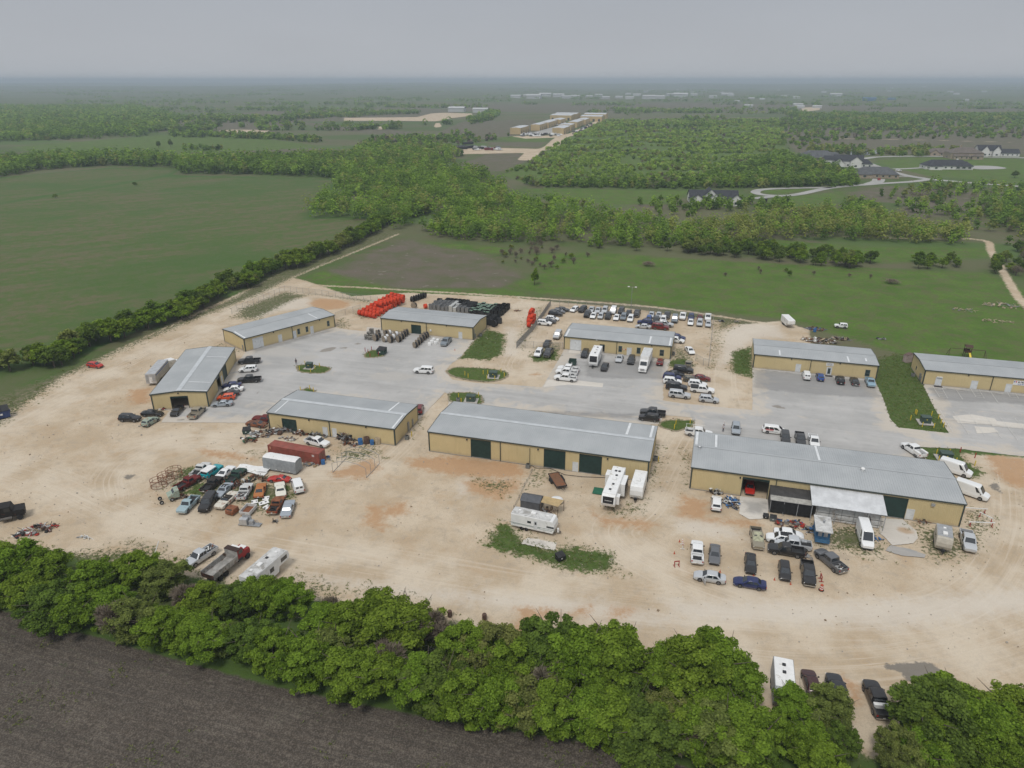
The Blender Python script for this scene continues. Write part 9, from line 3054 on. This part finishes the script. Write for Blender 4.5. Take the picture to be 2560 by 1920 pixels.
# distant town: pale roofs fading into the haze
mb = MB()
mb.grid([[(-1, -.5, 0), (1, -.5, 0), (1, .5, 0), (-1, .5, 0)], [(-1, -.5, .45), (1, -.5, .45), (1, .5, .45), (-1, .5, .45)]], closed=True)
for s_ in (-1, 1):
 mb.face([(-1.05, s_ * .55, .44), (1.05, s_ * .55, .44), (1.05, 0, .62), (-1.05, 0, .62)])
TOWN = mb.mesh('far_house', [mat('far_white_wall', (.46, .47, .47), .7, 0, .08, .02)])
spots = [(x, 104 + 22 * rf.random(), 14 + 16 * rf.random()) for x in range(1100, 2212, 66)] + [(rf.uniform(2212, 2500), rf.uniform(95, 130), 16) for _ in range(6)]
for x, y, s_ in spots:
 p = g('X2', x + rf.uniform(-15, 15), y)
 share('far_house', TOWN, p[0], p[1], float(terr(np.array([p[0]]), np.array([p[1]]))[0]) - .1, rf.uniform(-.3, .3), 'pale roofed building in the distant town', 'building', 'pale buildings of the distant town', s_)
for tl, x, y, s_, lb in (('X3', 757, 170, 14, 'white building on the far dirt clearing, left one'), ('X3', 768, 182, 12, 'white building on the far dirt clearing, front one'), ('X3', 880, 180, 12, 'white building on the far dirt clearing, right one'), ('X2', 727, 205, 20, 'white building on the long far clearing, left one'), ('X2', 880, 210, 18, 'pale building on the long far clearing, right one'),
       ('X3', 1215, 136, 22, 'blue roofed building far behind the houses'), ('X3', 1000, 108, 26, 'long pale building far behind the houses'), ('X3', 1360, 130, 14, 'small white building far right of the blue roof'), ('X3', 440, 175, 12, 'small white house among the far trees'), ('X1', 715, 596, 4, 'tiny white hut in the far left field')):
 p = g(tl, x, y)
 share('far_house', TOWN, p[0], p[1], 0, -.2, lb, 'building', None, s_, None, BLUEW if 'blue' in lb else None)
for k in range(26):
 y = 2600 * math.exp(rf.uniform(0, 1.0))
 p = (rf.uniform(.15, .62) * y, y)
 share('far_house', TOWN, p[0], p[1], float(terr(np.array([p[0]]), np.array([p[1]]))[0]) - .1, rf.uniform(-.5, .5), 'pale roofed building in the distant town', 'building', 'pale buildings of the distant town', rf.uniform(7, 15))
# ------------------------------------------------------------------ weeds and grass tufts that break the edges of the green patches
rt = np.random.default_rng(5)
nT = 130000
tx, ty_ = rt.uniform(-125, 135, nT), rt.uniform(48, 235, nT)
def amax(k):
 d = np.full(nT, -25.0)
 for p in ZONES[k]:
  d = np.maximum(d, sdf(p, tx, ty_))
 return d
dW, dG = amax('weeds'), amax('grass')
dI = np.full(nT, -25.0)
for t_, q in ISLANDS:
 dI = np.maximum(dI, sdf(gp(t_, q), tx, ty_))
road_d = sdf(asphalt_poly, tx, ty_)
clump = vnoise(tx, ty_, 2.2, 12) * .6 + vnoise(tx, ty_, .8, 13) * .4
prob = np.where(dG > -.9, .75, 0) + np.where(dI > -.35, .8, 0) + np.where(dW > -1.2, np.clip((clump - .5) * 4, 0, .5), 0)
hedge = sdf(gp('F', [(-100, 1150), (330, 1225), (650, 1290), (1000, 1345), (1400, 1480), (1900, 1640), (1900, 1700), (1300, 1500), (700, 1340), (0, 1200)]), tx, ty_)
prob += np.where(hedge > -1.5, np.clip((clump - .42) * 5, 0, .6), 0)
pl = sdf(ZONES['plough'][0], tx, ty_)
prob = np.where(pl > .5, np.where(vnoise(tx, ty_, 7, 17) * .55 + clump * .45 > .6, .5, 0), prob)
prob = np.where((road_d > .3) & (dI < -.35), 0, prob)
for k_, (root_, *_f) in BUILD.items():
 a = root_.rotation_euler.z
 lx = (tx - root_.location.x) * math.cos(a) + (ty_ - root_.location.y) * math.sin(a)
 ly = -(tx - root_.location.x) * math.sin(a) + (ty_ - root_.location.y) * math.cos(a)
 big = k_ in 'HI'
 prob = np.where((abs(lx) < (23.3 if big else 15.6)) & (abs(ly) < (8 if big else 6.6)), 0, prob)
sel = rt.uniform(size=nT) < prob
tx, ty_ = tx[sel], ty_[sel]
K = 5
n = len(tx) * K
cx = np.repeat(tx, K) + rt.normal(0, .16, n)
cy = np.repeat(ty_, K) + rt.normal(0, .16, n)
hh = rt.uniform(.05, .17, n)
Cn = np.stack([cx, cy, hh * .5 + .02], 1)
an = rt.uniform(0, 6.283, n)
U = np.stack([np.cos(an) * .07, np.sin(an) * .07, np.zeros(n)], 1) * rt.uniform(.6, 1.5, n)[:, None]
V = np.stack([rt.normal(0, .07, n), rt.normal(0, .07, n), hh * .6], 1)
tuft = quads_mesh('grass', Cn, U, V, np.clip(rt.normal(.4, .25, n), 0, 1), leaf_material('grass_blades', (0.085, 0.125, 0.028), (0.20, 0.24, 0.075), .3))
put(add('grass', tuft), kind='stuff')
# stones, gravel and litter on the dirt
n = 5200
sx, sy = rt.uniform(-118, 118, n), rt.uniform(74, 215, n)
keep = (sdf(ZONES['caliche'][0], sx, sy) > 1) & (sdf(asphalt_poly, sx, sy) < -1) & (vnoise(sx, sy, 9, 15) > .45)
mb = MB()
rs = random.Random(3)
for x, y in zip(sx[keep], sy[keep]):
 r_ = rs.uniform(.04, .13) * (2.0 if rs.random() < .06 else 1)
 a = rs.uniform(0, 6.28)
 b = [(x + r_ * math.cos(a + k * 1.57) * rs.uniform(.7, 1.3), y + r_ * math.sin(a + k * 1.57) * rs.uniform(.7, 1.3), -.02) for k in range(4)]
 t4 = [(x + (q[0] - x) * .5, y + (q[1] - y) * .5, r_ * rs.uniform(.5, .9)) for q in b]
 mb.cur = rs.choice((0, 0, 1, 2))
 mb.grid([b, t4], closed=True, caps=True)
me = bpy.data.meshes.new('gravel')
me.from_pydata(mb.v, [], mb.f)
for m_ in (mat('pale_stone', (.5, .45, .37), .95), mat('grey_stone', (.3, .28, .25), .95), mat('brown_stone', (.24, .18, .12), .95)):
 me.materials.append(m_)
me.polygons.foreach_set('material_index', mb.m)
put(add('gravel', me), kind='stuff')
# ------------------------------------------------------------------ the hazy air
HAZE = bpy.data.materials.new('haze')
HAZE.use_nodes = True
_n = HAZE.node_tree.nodes
_n.clear()
_o = _n.new('ShaderNodeOutputMaterial')
_p = _n.new('ShaderNodeVolumePrincipled')
_p.inputs['Color'].default_value = (0.66, 0.77, 0.86, 1)
_p.inputs['Density'].default_value = 0.0002
HAZE.node_tree.links.new(_p.outputs[0], _o.inputs['Volume'])
_b = MB()
_b.box(-63000, 63000, -400, 24600, -12, 92)
put(_b.obj('haze', HAZE), kind='stuff')
